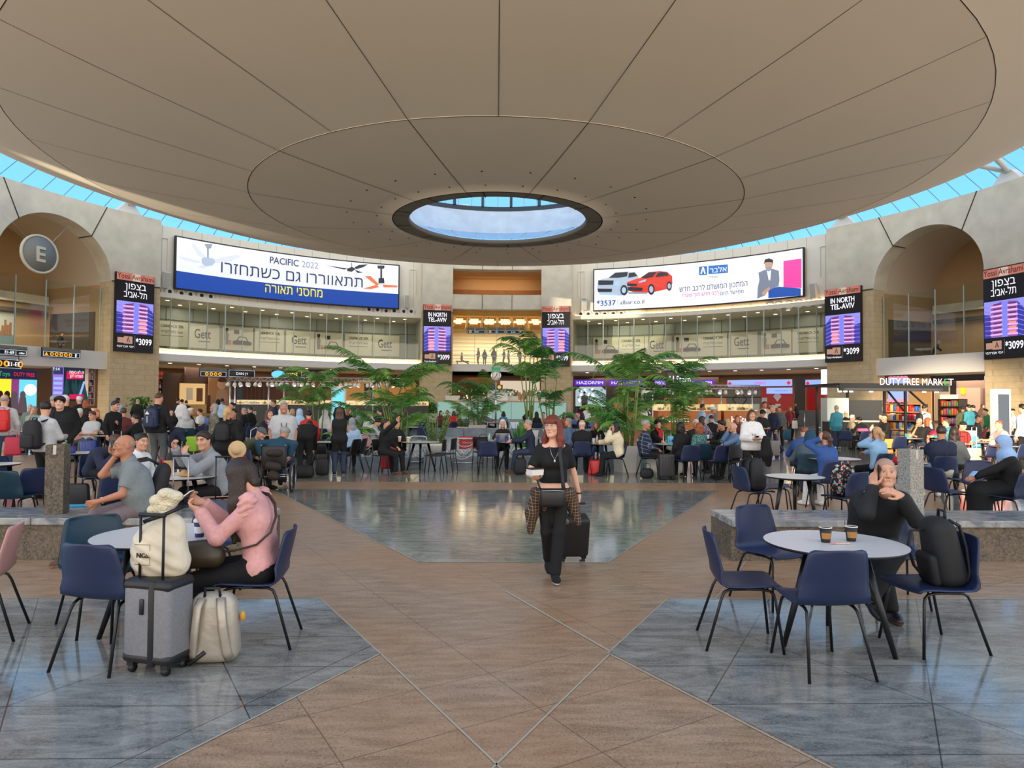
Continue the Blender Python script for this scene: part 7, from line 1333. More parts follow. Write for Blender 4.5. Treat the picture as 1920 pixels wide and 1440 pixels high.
sit(1354, 17.6, 275, 'woman with a black bob resting chin on hand', 'black', 'black', None, sex='f', h=1.68, hair=H('mop', 'black'), R='chin', L='table', lean=8, skin=2); sit(1370, 16.2, 292, 'grey haired man with glasses in a blue shirt', 'denim', 'black', None, 'bluesh', h=1.64, hair=H('fringe', 'white'), R='mouth', L='table', wt=1.1); schair(cam_x(1374, 15.9), 15.9, 285, 'black stacking chair under the grey haired man in blue'); sit(1362, 21, 185, 'person with curly blond hair, back turned', 'black', 'black', 'navy', h=1.62, sex='f', hair=H('bob', 'blond')); sit(1383, 22, -15, 'smiling woman with long dark red hair', 'maroon', 'black', 'navy', h=1.7, sex='f', hair=H('long', 'auburn'), seat=.5); sit(1399, 20, 250, 'bald person half hidden behind the white blouse', 'coal', 'black', None, h=1.64, hair=H('stubble', 'grey'))
stand(1409, 14.4, -3, 'woman in a white blouse and black trousers looking ahead, phone in hand', 'white', 'black', 'blouse', sex='f', h=1.63, hair=H('bob', 'brown'), R='front', L='front', head=(0, 0), toff=.04)
stand(1433, 27.5, 0, 'bearded man in a beige jacket and white shirt', 'white', 'djeans', h=1.86, hair=H('short', 'black'), jacket=(K('beige'), 'jacket', -.15), skin=2); stand(1427, 21, 10, 'young man in a black and red top looking down', 'black', 'black', h=1.60, hair=H('mop', 'black'), head=(0, 30), R='front', L='front'); stand(1450, 24, 285, 'grey haired man in a navy jacket, striding', 'navy', 'navy', h=1.72, hair=H('short', 'grey'), pose='walk', topname='jacket'); stand(1462, 28.5, 310, 'woman in grey with a backpack beside the striding man', 'dgrey', 'black', h=1.66, sex='f', hair=H('bun', 'black'), skin=2)
stand(1481, 33, 8, 'woman in a red shirt, maroon jacket and pale blue face mask', 'red', 'black', 'mask', h=1.66, sex='f', hair=H('bob', 'auburn'), jacket=(K('maroon'), 'jacket', -.2), R='handle'); stand(1495, 49.5, 240, 'man in dark clothes leaning at the exchange desk', 'coal', 'black', h=1.84, hair=H('stubble', 'dark'), lean=10, skin=3); stand(1445, 48, 270, 'clerk in black behind the exchange desk', 'black', 'black', h=1.8, hair=H('short', 'black'))
# ---- right
stand(1569, 27.3, 176, 'old man in a teal blue shirt and jeans, back turned', 'teal', 'djeans', h=1.72, hair=H('short', 'grey'), shoes=sneak, R='front', hem=-.22); sit(1506, 14.4, 150, 'fair haired man in a blue sweater, leaning forward', 'blue', 'djeans', 'navy', h=1.78, hair=H('stubble', 'auburn'), lean=24, slouch=16, head=(0, 15), R='table', L='table', topname='sweater', wt=1.1, skin=0); sit(1519, 13.2, 155, 'person in a grey green hoodie with the hood up', 'slate', 'djeans', 'teal', h=1.78, hair=H('hood', K('dteal')), lean=26, slouch=20, head=(0, 20), R='table', L='table', topname='hoodie', wt=1.12)
sit(1548, 11.6, 192, 'woman in a blue zip jacket with both hands at her head', 'blue', 'white', None, 'bluejk', sex='f', h=1.62, hair=H('pony', 'brown'), R='head', L='head', topname='jacket', lean=10, shoes=sneak, hem=-.12); chair(cam_x(1548, 11.5), 11.5, 192, 'navy plastic chair under the woman in a blue zip jacket'); sit(1641, 13.4, 198, 'blond woman in a light blue jacket, phone at her ear', 'ltblue', 'black', 'navy', 'phonelady', sex='f', h=1.66, hair=H('pony', 'blond'), L='phone', R='table', topname='jacket', lean=4)
sit(1601, 27.5, 80, 'white haired man in a beige sweater', 'beige', 'dgrey', 'navy', h=1.72, hair=H('short', 'white')); sit(1588, 29.5, 120, 'bald man in dark clothes beyond the beige sweater', 'black', 'black', None, h=1.8, hair=H('fringe', 'grey'), seat=.55); sit(1618, 26.5, 195, 'dark haired person in black leaning over a table', 'black', 'black', 'navy', h=1.7, hair=H('mop', 'black'), lean=20, slouch=10, R='table', L='table'); sit(1655, 26, 272, 'bald man in black holding a baby', 'black', 'black', 'navy', 'baby', h=1.72, hair=H('stubble', 'grey'), R='front', L='front', skin=2); sit(1650, 28.5, 255, 'dark haired person in black beyond the man with the baby', 'black', 'black', None, h=1.74, hair=H('short', 'black'), seat=.5)
stand(1591, 32, 80, 'woman with brown hair in a dark tee serving at the kiosk', 'coal', 'black', h=1.72, sex='f', hair=H('long', 'brown'), R='front', L='front', lean=12); stand(1611, 32.5, -20, 'server with short hair and a white shirt at the kiosk', 'white', 'black', h=1.74, hair=H('short', 'brown'), R='front'); stand(1628, 32, 250, 'dark haired person in white at the kiosk', 'white', 'black', h=1.72, sex='f', hair=H('bob', 'black')); stand(1568, 33, 100, 'bald man in a grey sweater before the kiosk cabinet', 'lgrey', 'black', h=1.84, hair=H('stubble', 'grey'), skin=3, R='front', L='front')
sit(1721, 21.5, 295, 'bald man in a black tee resting chin on hand', 'black', 'djeans', 'blush', 'chinman', h=1.72, hair=H('stubble', 'grey'), R='chin', L='cross', sleeve='short', skin=2); sit(1744, 22.5, 60, 'woman with auburn hair in black, sunlit', 'black', 'black', 'navy', sex='f', h=1.72, hair=H('long', 'auburn'), R='table'); stand(1733, 25.2, 105, 'person in a white hoodie with a black backpack at the shelves', 'white', 'black', 'whitehood', h=1.78, hair=H('short', 'black'), topname='hoodie', skin=3); sit(1776, 21, 250, 'person in a teal patterned top with hair tied up', teal_pat, 'black', 'navy', sex='f', h=1.72, hair=H('bun', 'brown'), L='table', R='table', lean=10)
sit(1807, 18.6, 8, 'person in a red tee and dark cap looking at a phone', 'red', 'black', 'navy', 'redtee', h=1.66, hair=H('beanie', K('black')), R='front', L='front', sleeve='short', head=(0, 18)); sit(1760, 12.8, 172, 'man in a navy tee with a shoulder strap, back turned', 'navy', 'stone', 'navy', 'navytee', h=1.76, hair=H('short', 'dark'), sleeve='short', R='table', L='table', shoes=sneak, wt=1.15, skin=2, head=(25, 0)); sit(1786, 14.0, 160, 'person in grey with dark hair beyond the navy tee', 'dgrey', 'black', None, h=1.62, sex='f', hair=H('long', 'dark'))
sit(1876, 19, 262, 'bald man in a pink tee at a table', 'blush', 'blush', 'navy', h=1.76, hair=H('stubble', 'auburn'), sleeve='short', R='table', L='table', lean=12, wt=1.1, skin=1); sit(1838, 24, 55, 'dark skinned man in a black suit', 'black', 'black', 'navy', h=1.76, hair=H('stubble', 'black'), skin=4, seat=.5); stand(1817, 30, 190, 'youth in a teal and black hoodie, back turned', 'teal', 'black', h=1.80, hair=H('short', 'black')); stand(1805, 30.8, 150, 'youth in an olive top beside the teal hoodie', 'olive', 'black', h=1.72, hair=H('short', 'black'), skin=3); stand(1825, 31.5, 200, 'youth with short black hair close behind the teal hoodie', 'navy', 'black', h=1.78, hair=H('short', 'black')); stand(1842, 37, 0, 'woman in a brown headscarf and brown robe', 'brown', 'brown', h=1.72, sex='f', hair=H('hijab', K('brown')), botname='robe'); stand(1858, 28, 260, 'person in a green jacket leaning behind the white totem', 'green', 'black', h=1.66, hair=H('short', 'black'), lean=20, topname='jacket')
stand(1899, 28, 240, 'person in a pale shirt beside the white totem', 'lgrey', 'black', h=1.64, hair=H('cap', K('black'))); stand(1919, 19, 200, 'person in a pale blue shirt at the edge of the frame', 'sky', 'black', h=1.80, hair=H('short', 'black'))
sit(1884, 9.9, 250, 'woman in a light blue headscarf and black robe, holding a phone', 'black', 'black', None, 'hijab', sex='f', h=1.66, hair=H('hijab', fabric('scarf_blue', (150, 182, 226))), botname='robe', R='lap', L=(-.10, .42, .72), lean=8, topname='robe_top', wt=1.1, head=(0, 8))
# ---- upstairs
def upper(px, RR, face, label, top, bottom, zf, **k):
    a, _ = cyl(px, 690, RR); p = pc(a, RR, zf); return person(p.x, p.y, face, label, top=K(top), bottom=K(bottom), z=zf, **k)
upper(897, 37, 250, 'silhouetted man in brown upstairs, nearest the seated traveller', 'brown', 'black', 5.76, h=1.8, hair=H('short', 'black'), R='front'); upper(908.5, 37, 180, 'silhouetted woman with long hair in a dark cape upstairs', 'black', 'black', 5.76, h=1.66, sex='f', hair=H('long', 'black'), hem=-.3, topname='cape'); upper(926, 37.2, 160, 'stout silhouetted figure in black upstairs beside a trolley', 'black', 'black', 5.76, h=1.8, hair=H('hood', K('black')), wt=1.3, hem=-.3, topname='coat'); upper(945, 37, 250, 'silhouetted man in green upstairs with crossed arms', 'olive', 'black', 5.76, h=1.72, hair=H('short', 'black'), L='cross', R='cross'); upper(953, 37.6, 100, 'silhouetted woman in purple grey upstairs', 'mauve', 'black', 5.76, h=1.68, sex='f', hair=H('long', 'black')); upper(974, 37, 40, 'silhouetted man in a brown jacket upstairs above the slim palm', 'brown', 'black', 5.76, h=1.72, hair=H('short', 'black'))
upper(867, 37.4, 90, 'silhouetted traveller sitting upstairs with legs out', 'coal', 'black', 5.76, h=1.7, pose='sit', hair=H('short', 'black'), feet=((.12, .75, 0, 0), (.12, .8, 0, 0))); b = MB(); p = pc(cyl(867, 690, 37.4)[0], 37.4, 5.75); b.b2(-.7, .7, -.25, .25, .38, .45); b.b2(-.6, -.5, -.2, .2, 0, .38); b.b2(.5, .6, -.2, .2, 0, .38); tag(b.build('seat_bench', [black], None, p), 'dark bench upstairs under the seated silhouetted traveller', 'bench')
c_ = pc(66.95, 36, 0); dr = Vector((math.sin(R_(66.95)), math.cos(R_(66.95)), 0)); tn = Vector((dr.y, -dr.x, 0))
q = c_+dr*2.5+tn*-2.2; person(q.x, q.y, 60, 'man leaning over a trolley upstairs behind the arch glass', top=K('black'), bottom=K('black'), z=5.2, h=1.75, lean=30, hair=H('short', 'grey'), R=(.2, .5, .9), L=(-.2, .5, .9), feet=((.1, .25, 0, 0), (.1, -.35, 0, 0))); q = c_+dr*3.5+tn*1.2; person(q.x, q.y, 270, 'dark seated figure upstairs behind the arch glass', top=K('navy'), bottom=K('black'), z=5.2, pose='sit', h=1.7, hair=H('short', 'black')); b = MB(); b.b2(-.5, .5, -.3, .3, 0, .44); tag(b.build('seat_block', [black], None, (q.x, q.y, 5.2)), 'low dark seat upstairs under the dark seated figure', 'seat')
c_ = pc(-66.95, 36, 0); dr = Vector((math.sin(R_(-66.95)), math.cos(R_(-66.95)), 0)); tn = Vector((dr.y, -dr.x, 0)); q = c_+dr*1.6+tn*2.6; person(q.x, q.y, 90, 'dark figure in the glass corner upstairs by the round sign', top=K('black'), bottom=K('navy'), z=5.2, h=1.72, hair=H('short', 'black'), lean=15)
b = MB(); a = c_+dr*5.95; b.b2(-2.6, 2.0, 0, .05, 0, 2.6, 0); b.b2(-2.6, 2.0, -.02, 0, .0, .9, 1)
rs_ = random.Random(9)
for k in range(22): x = -2.4+4.2*k/22; b.b2(x, x+.16, -.03, -.01, .8, 1.0+1.1*rs_.random(), 2)
b.prism([(-1.6, .5), (-1.0, .6), (-.5, 1.7), (-1.2, 1.3)], -.05, -.03, 3)
o = b.build('mural', [M('mural_sky', (196, 200, 190), .6), M('mural_sea', (120, 150, 156), .6), M('mural_city', (160, 112, 80), .6), M('mural_leaf', (60, 110, 60), .6)], None, (a.x, a.y, 5.9), R_(66.95)); tag(o, 'painted city skyline mural upstairs behind the round E sign', 'mural')
# ================================================================ NEAR GROUPS
# tables in front of the seated groups
seated = [o for o in bpy.data.objects if o.name.split('.')[0] in ('cafe_chair', 'stacking_chair')]
spots_ = []
def try_table(x, y, label, d=.8, g=0.0):
    if any((x-a)**2+(y-b)**2 < 1.25 for a, b in spots_): return
    spots_.append((x, y)); o = table(x, y, label, d, rnd.random()*120); o.location.z += g
for px, Y, lb, d in ((790, 17.6, 'black legged round table with two tan cups, beside two empty black chairs', 1.0), (965, 18.0, 'round table with laptop and blue cups at the white haired woman', 1.0), (1122, 17.4, 'round table shared by the woman in cream and the woman in glasses', .8), (1262, 17.3, 'round table behind the grey suitcase, before the plaid shirt', 1.0), (1340, 17.2, 'round table between the paisley blouse and the grey haired man in blue', 1.0), (147, 13.4, 'small round table with a green bottle behind the granite post', .8), (342, 9.4, 'round table with a water bottle and paper bag', 1.0), (1490, 9.7, 'empty small round table with pale top beside the seated blue group', .8), (1560, 13.0, 'round table before the leaning pair in blue and grey green', 1.0), (1692, 12.2, 'round table with a red crumpled bag beside the speckled post', .8), (1880, 17.2, 'round table of the bald man in a pink tee', .8), (322, 23, 'pale round table before the person in a pale grey hood', 1.0), (1627, 26.3, 'round table with pink and red bags before the man holding a baby', 1.0), (1703, 21.0, 'round table before the bald man in a black tee', .8), (1755, 21.6, 'dark round table between auburn haired woman and teal patterned top', .8), (1298, 26, 'small round table behind the old man in a turban', .7), (610, 17.4, 'dark round table behind the black duffel bag', .8), (1350, 20.5, 'pale round table behind the grey haired man in blue', .8), (1365, 23.5, 'round table before the smiling woman with dark red hair', .8), (-6, 11.0, 'small table cut off by the frame edge', .7)):
    x = cam_x(px, Y); try_table(x, Y, lb, d, ground(x, Y))
for o in seated:
    x, y = o.location.x, o.location.y
    if y < 17 or y > 33 or 'under the' not in o['label'] or (-5 < x < 6 and 18 < y < 30): continue
    a = o.rotation_euler.z; x2, y2 = x-.72*math.sin(a), y+.72*math.cos(a)
    if any((q.location.x-x2)**2+(q.location.y-y2)**2 < .22 for q in bpy.data.objects if q.name.startswith('person')): continue
    try_table(x2, y2, 'round table before the '+o['label'].split('under the ')[1], .8, ground(x2, y2))
def T_(px, py): p = fl(px, py, .748); return p
# empty chairs
for px, Y, fc, col, lb in ((27, 9.35, 186, 'teal', 'teal plastic chair behind the bench, back turned, beside a pale blue grey one'), (66, 9.7, 228, 'navy', 'navy plastic chair seen edge on behind the bench and its post'), (32, 11.4, 95, 'navy', 'navy plastic chair facing the man with the black backpack'), (1452, 10.9, 75, 'navy', 'navy plastic chair beside the empty small table, behind the bench'), (1775, 10.3, 98, 'navy', 'navy plastic chair sideways between the speckled post and the robed woman'), (1838, 11.2, 330, 'navy', 'navy plastic chair facing the woman in the light blue headscarf'), (1812, 11.9, 182, 'navy', 'navy plastic chair behind the man in a navy tee'), (1676, 12.6, 215, 'navy', 'navy plastic chair beside the blond woman in light blue'), (1545, 14.8, 30, 'navy', 'navy plastic chair across the table from the leaning pair'), (1618, 24.6, 178, 'navy', 'navy plastic chair before the table with pink and red bags, first of three'), (1583, 25.2, 160, 'navy', 'navy plastic chair nearest the old man in teal blue'), (1640, 24.8, 190, 'navy', 'navy plastic chair before the man holding the baby'), (1678, 20.4, 184, 'navy', 'navy plastic chair behind the blond woman, facing the shelves'), (1855, 17.4, 175, 'navy', 'navy plastic chair holding a pink jacket beside the cream suitcase'), (1840, 20.5, 20, 'aqua', 'pale sunlit chair behind the navy chair with the pink jacket'), (1902, 17.0, 200, 'navy', 'navy plastic chair behind the bald man in a pink tee, near the frame edge'), (1713, 25.5, 180, 'aqua', 'turquoise plastic chair before the kiosk crates'), (400, 27, 170, 'navy', 'navy plastic chair beside the woman in the camouflage blouse'), (1345, 15.6, 196, 'navy', 'navy plastic chair between the teal chair and the black stacking chair'), (232, 9.0, 200, 'navy', 'navy plastic chair behind the bald man on the bench'), (380, 27.5, 180, 'navy', 'navy plastic chair beyond the person in a pale grey hood'), (477, 25, 190, 'navy', 'navy plastic chair near the watch counter with empty seat'), (495, 27, 170, 'navy', 'navy plastic chair before the black watch counter')):
    x = cam_x(px, Y); c = chair(x, Y, fc, lb, col); c.location.z += ground(x, Y)
for px, Y, fc, lb in ((817, 17.0, 262, 'empty black stacking chair with a dark seat before the white bowl'), (836, 17.6, 255, 'second empty black stacking chair behind the first one at the white bowl'), (906, 18.2, 20, 'black stacking chair holding a black bag beside the red notice'), (1366, 15.6, 205, 'black stacking chair holding a small backpack beside the teal chair')):
    x = cam_x(px, Y); schair(x, Y, fc, lb)
chair(cam_x(915, 16.8), 16.8, 183, 'navy plastic chair with its back to the walkway, at the laptop table')
# the near left table and its chairs
tl = fl(308, 1003, .742); table(tl.x, tl.y, 'round pale table of the woman in pink, with a blue cup', 1.0, 20)
def chp(px, Y, fc, lb, col='navy'): return chair(cam_x(px, Y), Y, fc, lb, col)
chp(224, 4.78, 168, 'navy plastic chair, back turned, beside the silver suitcase'); chp(198, 5.45, 46, 'teal plastic chair in front of the bald man on the bench', 'teal'); chp(378, 6.25, -14, 'navy plastic chair behind the table of the woman in pink'); chp(484, 5.12, 276, 'navy plastic chair under the woman in pink'); chp(-38, 5.2, 292, 'blush plastic chair cut off by the frame edge', 'blush')
# the near right table and its chairs
tr = fl(1564, 1018, .742); table(tr.x, tr.y, 'round pale table with two black cups and a stirrer', 1.0, 10)
chp(1392, 5.08, 82, 'navy plastic chair seen from its side, away from the black cups'); chp(1447, 6.1, 22, 'navy plastic chair between the bench and the table with black cups'); chp(1533, 4.64, 183, 'navy plastic chair, back turned, in front of the table with black cups'); chp(1672, 6.1, -12, 'navy plastic chair under the man in the black sweater'); chp(1738, 4.98, 278, 'navy plastic chair holding a black backpack at the near table'); chp(1412, 10.35, 100, 'navy plastic chair with a large black backpack, beside the bench end')
chp(1890, 9.75, 205, 'navy plastic chair under the woman in the light blue headscarf'); chp(1583, 9.7, 205, 'navy plastic chair with a floral backpack, behind the man in the black sweater')
# ---- woman walking
wk = person(cam_x(1038, 6.95), 6.95, 2, 'woman with red hair and fringe in a black crop tee, walking with a suitcase', h=1.62, sex='f', pose='walk', hair=H('redbang', 'red'), top=K('black'), sleeve='short', hem=.118, waist=.035, bottom=K('black'), shoes=(K('black'), K('white')), skin=0, head=(28, 0), R=(.21, .30, 1.04), L=(-.30, -.12, .75), feet=((.02, -.22, .07, 0), (.0, .20, 0, 0)), curl=(35, 70), pn=(A3(0, .2, 1), A3(1, 0, 0)), hd=(A3(.1, 1, .05), A3(0, .1, -1)), topname='crop_tee', toff=.012, wt=.9, neck=-.03)
V, Q = sdf([C_((-.10, 0, .865), (.10, 0, .865), .125, .125, .04), C_((.15, .02, .85), (.215, .03, .66), .075, .07, .04), C_((.215, .03, .66), (.23, .02, .47), .07, .035, .03), C_((-.15, .02, .85), (-.21, .02, .70), .075, .06, .04), C_((-.21, .02, .70), (-.25, .05, .56), .06, .035, .03), C_((-.08, .13, .83), (.06, .135, .85), .035, .035, .03), C_((0, -.12, .85), (0, -.13, .55), .11, .12, .05), C_((.05, .12, .84), (.10, .10, .70), .03, .02, .02)], .012, 0, [(A3(0, 0, .905), A3(0, 0, 1.))]); link('tied_shirt', npmesh('tied_shirt', V, Q, [plaid_brown]), wk)
def rim_glasses(o, sc, mat, w=.0016):
    j = o['_j']; b = MB()
    for s_ in (-1, 1): b.tube([(s_*.031+.021*math.cos(t), .101, .008+.019*math.sin(t)) for t in [2*math.pi*k/16 for k in range(17)]], w, 5, cap=False); b.tube([(s_*.052, .100, .012), (s_*.074, .03, .012), (s_*.078, -.02, .008)], w, 5)
    b.tube([(-.010, .102, .012), (0, .106, .016), (.010, .102, .012)], w, 5); g = b.build('glasses', [mat], o); return g
def on_head(g, o, yaw, pitch, s, Rz_=None):
    y, p = R_(yaw), R_(pitch); m = Matrix.Rotation(-y, 3, 'Z') @ Matrix.Rotation(-p, 3, 'X'); hc = Vector(o['_j'][6:9]); g.matrix_local = Matrix.Translation(hc) @ (m*s).to_4x4()
gold = M('gold_wire', (190, 160, 100), .3, 1.0)
on_head(rim_glasses(wk, 1, M('clear_frame', (200, 180, 170), .3), .002), wk, 28, 0, .926)
b = MB(); b.tube([(-.05, .075, 1.335), (-.03, .105, 1.25), (0, .118, 1.20), (.03, .105, 1.25), (.05, .075, 1.335)], .0022, 5); b.ell((0, .122, 1.185), (.010, .004, .018)); b.build('necklace', [steel], wk)
b = MB(); c = Vector(wk['_j'][3:6]); b.lathe([(.034, -.006), (.036, .006)], (c.x, c.y, c.z+.02), 14); b.build('bracelet', [black], wk)
# crossbody bag
bg_ = empty('handbag', wk.location+Vector((-.02, -.19, .735)), 0); tag(bg_, 'black leather crossbody bag on the red haired woman', 'bag'); b = MB(); b.rbox((0, 0, .09), (.25, .085, .18), .035, 4); b.build('bag_body', [M('black_leather', (20, 20, 22), .3)], bg_); b = MB(); b.tube([(-.11, -.03, .165), (0, -.05, .17), (.11, -.03, .165)], .006, 5); b.build('zip', [steel], bg_)
b = MB(); b.tube([(.11, .02, .17), (.105, .05, .24), (.088, .04, .40), (.075, .055, .52), (.08, .11, .60), (.09, .19, .63)], .009, 6, sx=2.2); b.tube([(-.12, .02, .17), (-.15, .06, .26), (-.16, .15, .32)], .008, 6, sx=1.6); b.build('strap', [M('strap_black', (30, 30, 32), .6)], bg_)
j = wpt(wk, 0); tb = empty('takeaway_box', (j.x-.01, j.y-.11, j.z+.035), .5); tag(tb, 'white takeaway box with a dark lid in her raised hand', 'box'); b = MB(); b.box((0, 0, .03), (.125, .10, .055), 0, taper=1.06); b.build('tray', [white_paint], tb); b = MB(); b.rbox((0, 0, .064), (.14, .112, .012), .004, 2); b.build('lid', [black_gloss], tb)
sc = suitcase(cam_x(1074, 7.75), 7.75, 5, 'black cabin suitcase wheeled behind the red haired woman', M('suit_black', (26, 26, 28), .5), .46, .33, .22, .0, ribs=False); sc.rotation_euler[0] = R_(-14)
j = wpt(wk, 1); b = MB(); inv = sc.matrix_basis.inverted(); h1 = inv @ Vector((j.x, j.y+.02, j.z-.09)); b.tube([(0.0, .06, .52), tuple(h1)], .011, 6); b.tube([(h1.x-.07, h1.y, h1.z), (h1.x+.07, h1.y, h1.z)], .014, 6); b.rbox((.13, .10, .5), (.1, .06, .05), .02, 2, 1); b.build('telescopic_handle', [wheel_m, camo], sc)
# ---- man at the near right table
mx = cam_x(1640, 6.0)
mr = person(mx, 6.02, -8, 'man with cropped grey hair in a black sweater, elbows on the table, on the phone', h=1.80, pose='sit', hair=H('stubble', 'crop'), top=K('coal'), bottom=K('black'), shoes=(M('boot_black', (24, 22, 22), .35), M('boot_sole', (104, 66, 44), .6)), skin=1, lean=27, slouch=8, head=(10, -4), R='phone', L=(-.03, .47, 1.02), elbow=(A3(.5, .5, -1), A3(-.5, .35, -1)), hd=(A3(-.06, -.05, 1), A3(.85, .1, .42)), pn=(A3(-.9, -.5, 0), A3(.2, -.6, -.8)), curl=([45, 42, 40, 40], 22), feet=((.04, .42, .0, 0), (-.22, .50, .10, 10, -.45)), knee=(A3(.1, 1, .5), A3(-.35, 1, .7)), topname='sweater', wt=1.08, toff=.018)
j = wpt(mr, 0); ph_ = phone((j.x+.035, j.y-.015, j.z+.115), (R_(5), R_(-14), R_(70)), 'black phone held to the ear of the man in the black sweater')
b = MB(); c = Vector(mr['_j'][0:3]); e = c+Vector((.02, -.03, -.045)); b.tube([(e.x+.034*math.cos(t), e.y+.034*math.sin(t), e.z) for t in [2*math.pi*k/14 for k in range(15)]], .009, 6); b.ell((e.x+.02, e.y+.034, e.z), (.02, .008, .02)); b.build('wristwatch', [steel], mr)
zt = .748
for (px, py), lb in (((1548, 1006), 'black paper cup with a gold mark, farther from the man on the phone'), ((1596, 1004), 'black paper cup with a gold mark, nearest the elbow of the man on the phone')):
    p = T_(px, py+10); cup((p.x, p.y, zt), lb, M('cup_black', (26, 24, 24), .5), .105, .044, band=M('gold_print', (170, 120, 60), .5), rimc=white_paint)
p = T_(1580, 1020); b = MB(); b.box((0, 0, .003), (.11, .012, .004), 0); b.box((-.05, .008, .004), (.08, .02, .004), 1); tag(b.build('stirrer', [M('wood_stick', (222, 200, 160), .6), M('pink_paper', (226, 140, 130), .6)], None, (p.x, p.y, zt), .1), 'wooden stirrer and pink paper slip on the table with black cups', 'stirrer')
c5 = [o for o in bpy.data.objects if o.get('label') == 'navy plastic chair holding a black backpack at the near table'][0]
bp = backpack((c5.location.x+.15, c5.location.y+.01, .455), 262, 'tall black backpack standing on the chair at the near table', M('pack_black', (22, 22, 25), .7), .50, .32, .22, -10); b = MB(); b.tube([(0, .10, .42), (-.02, .19, .43), (-.03, .235, .32), (-.03, .22, .18), (0, .14, .05)], .008, 6, sx=2.6); b.build('loose_strap', [MATS['pack_black']], bp)
c6 = [o for o in bpy.data.objects if o.get('label', '').startswith('navy plastic chair with a large black backpack')][0]; backpack((c6.location.x-.04, c6.location.y, .46), 110, 'large black backpack on the chair beside the bench end', MATS['pack_black'], .50, .36, .28, -4)
c7 = [o for o in bpy.data.objects if o.get('label', '').startswith('navy plastic chair with a floral')][0]; backpack((c7.location.x, c7.location.y+.04, .46), 180, 'backpack with pale flowers on black, behind the man on the phone', floral_bp, .46, .34, .2, 0)
# ---- woman in pink
pw = person(cam_x(474, 5.12), 5.12, 272, 'woman in a pale pink top with long dark hair, looking at a phone', h=1.74, sex='f', pose='sit', hair=H('drape', 'dark'), top=fabric('pale_pink', (216, 158, 154), .8), bottom=K('black'), shoes=dark_sh, skin=1, lean=4, slouch=10, head=(12, 28), R=(.06, .36, 1.0), L=(-.09, .33, .965), elbow=(A3(.5, -.5, -1), A3(-.5, -.5, -1)), hd=(A3(-.1, .9, .45), A3(.1, .9, .4)), pn=(A3(-.4, 0, .9), A3(.5, 0, .9)), curl=(55, 50), feet=((.10, .40, 0, 0), (.12, .52, 0, 0)), topname='pink_top', hem=-.02, toff=.016)
fm_ = fabric('pale_pink', PAL['pink'])
for wp_ in (A3(-.165, -.03, 1.05), A3(.165, -.03, 1.05)): V, Q = sdf([C_(wp_, wp_+A3(0, .03, -.09), .064, .052, .03)], .008); V[:, 1] += .006*np.sin(V[:, 2]*130); V[:, 0] *= 1+.02*np.sin(V[:, 2]*110+V[:, 1]*60); link('puffed_sleeve', npmesh('puffed_sleeve', V, Q, [fm_]), pw)
j = wpt(pw, 0).lerp(wpt(pw, 1), .5); phone((j.x-.135, j.y-.0, j.z+.075), (R_(-52), 0, R_(-88)), 'white phone held in both hands by the woman in pink', M('phone_white', (226, 224, 216), .3))
b = MB(); c = Vector(pw['_j'][3:6]); b.lathe([(.036, -.012), (.036, .012)], (0, 0, 0), 14); o = b.build('watch', [black], pw); o.matrix_local = Matrix.Translation(c-Vector((0, .035, .02))) @ Matrix.Rotation(R_(70), 4, 'X')
hb2 = empty('handbag', pw.location+Vector((-.30, -.19, .60)), .2); tag(hb2, 'dark olive leather shoulder bag on the lap of the woman in pink', 'bag'); V, Q = sdf([C_((-.13, 0, .05), (.10, 0, .06), .075, .085, .04), C_((-.05, 0, .12), (.08, 0, .13), .05, .05, .04)], .010); link('bag_body', npmesh('bag_body', V, Q, [M('olive_leather', (58, 48, 32), .4, noise=(9, .2))]), hb2)
b = MB(); mm_ = (Matrix.Translation(hb2.location) @ Matrix.Rotation(.2, 4, 'Z')).inverted() @ Matrix.Translation(pw.location) @ Matrix.Rotation(pw.rotation_euler.z, 4, 'Z'); b.tube([tuple(mm_ @ Vector(q)) for q in ((-.15, .24, .68), (-.185, .05, .70), (-.18, -.10, .74), (-.14, -.185, .82), (-.06, -.20, .92), (.03, -.165, 1.0), (.09, -.10, 1.06), (.11, -.04, 1.07))], .008, 6, sx=1.8); b.build('strap', [M('brown_strap', (56, 38, 32), .5)], hb2)
p = T_(374, 1006); cup((p.x, p.y, zt), 'navy paper cup with a white lid and white mark beside the woman in pink', M('cup_navy', (30, 40, 96), .45), .115, .042, lid=white_paint, band=M('print_white', (220, 222, 230), .5))
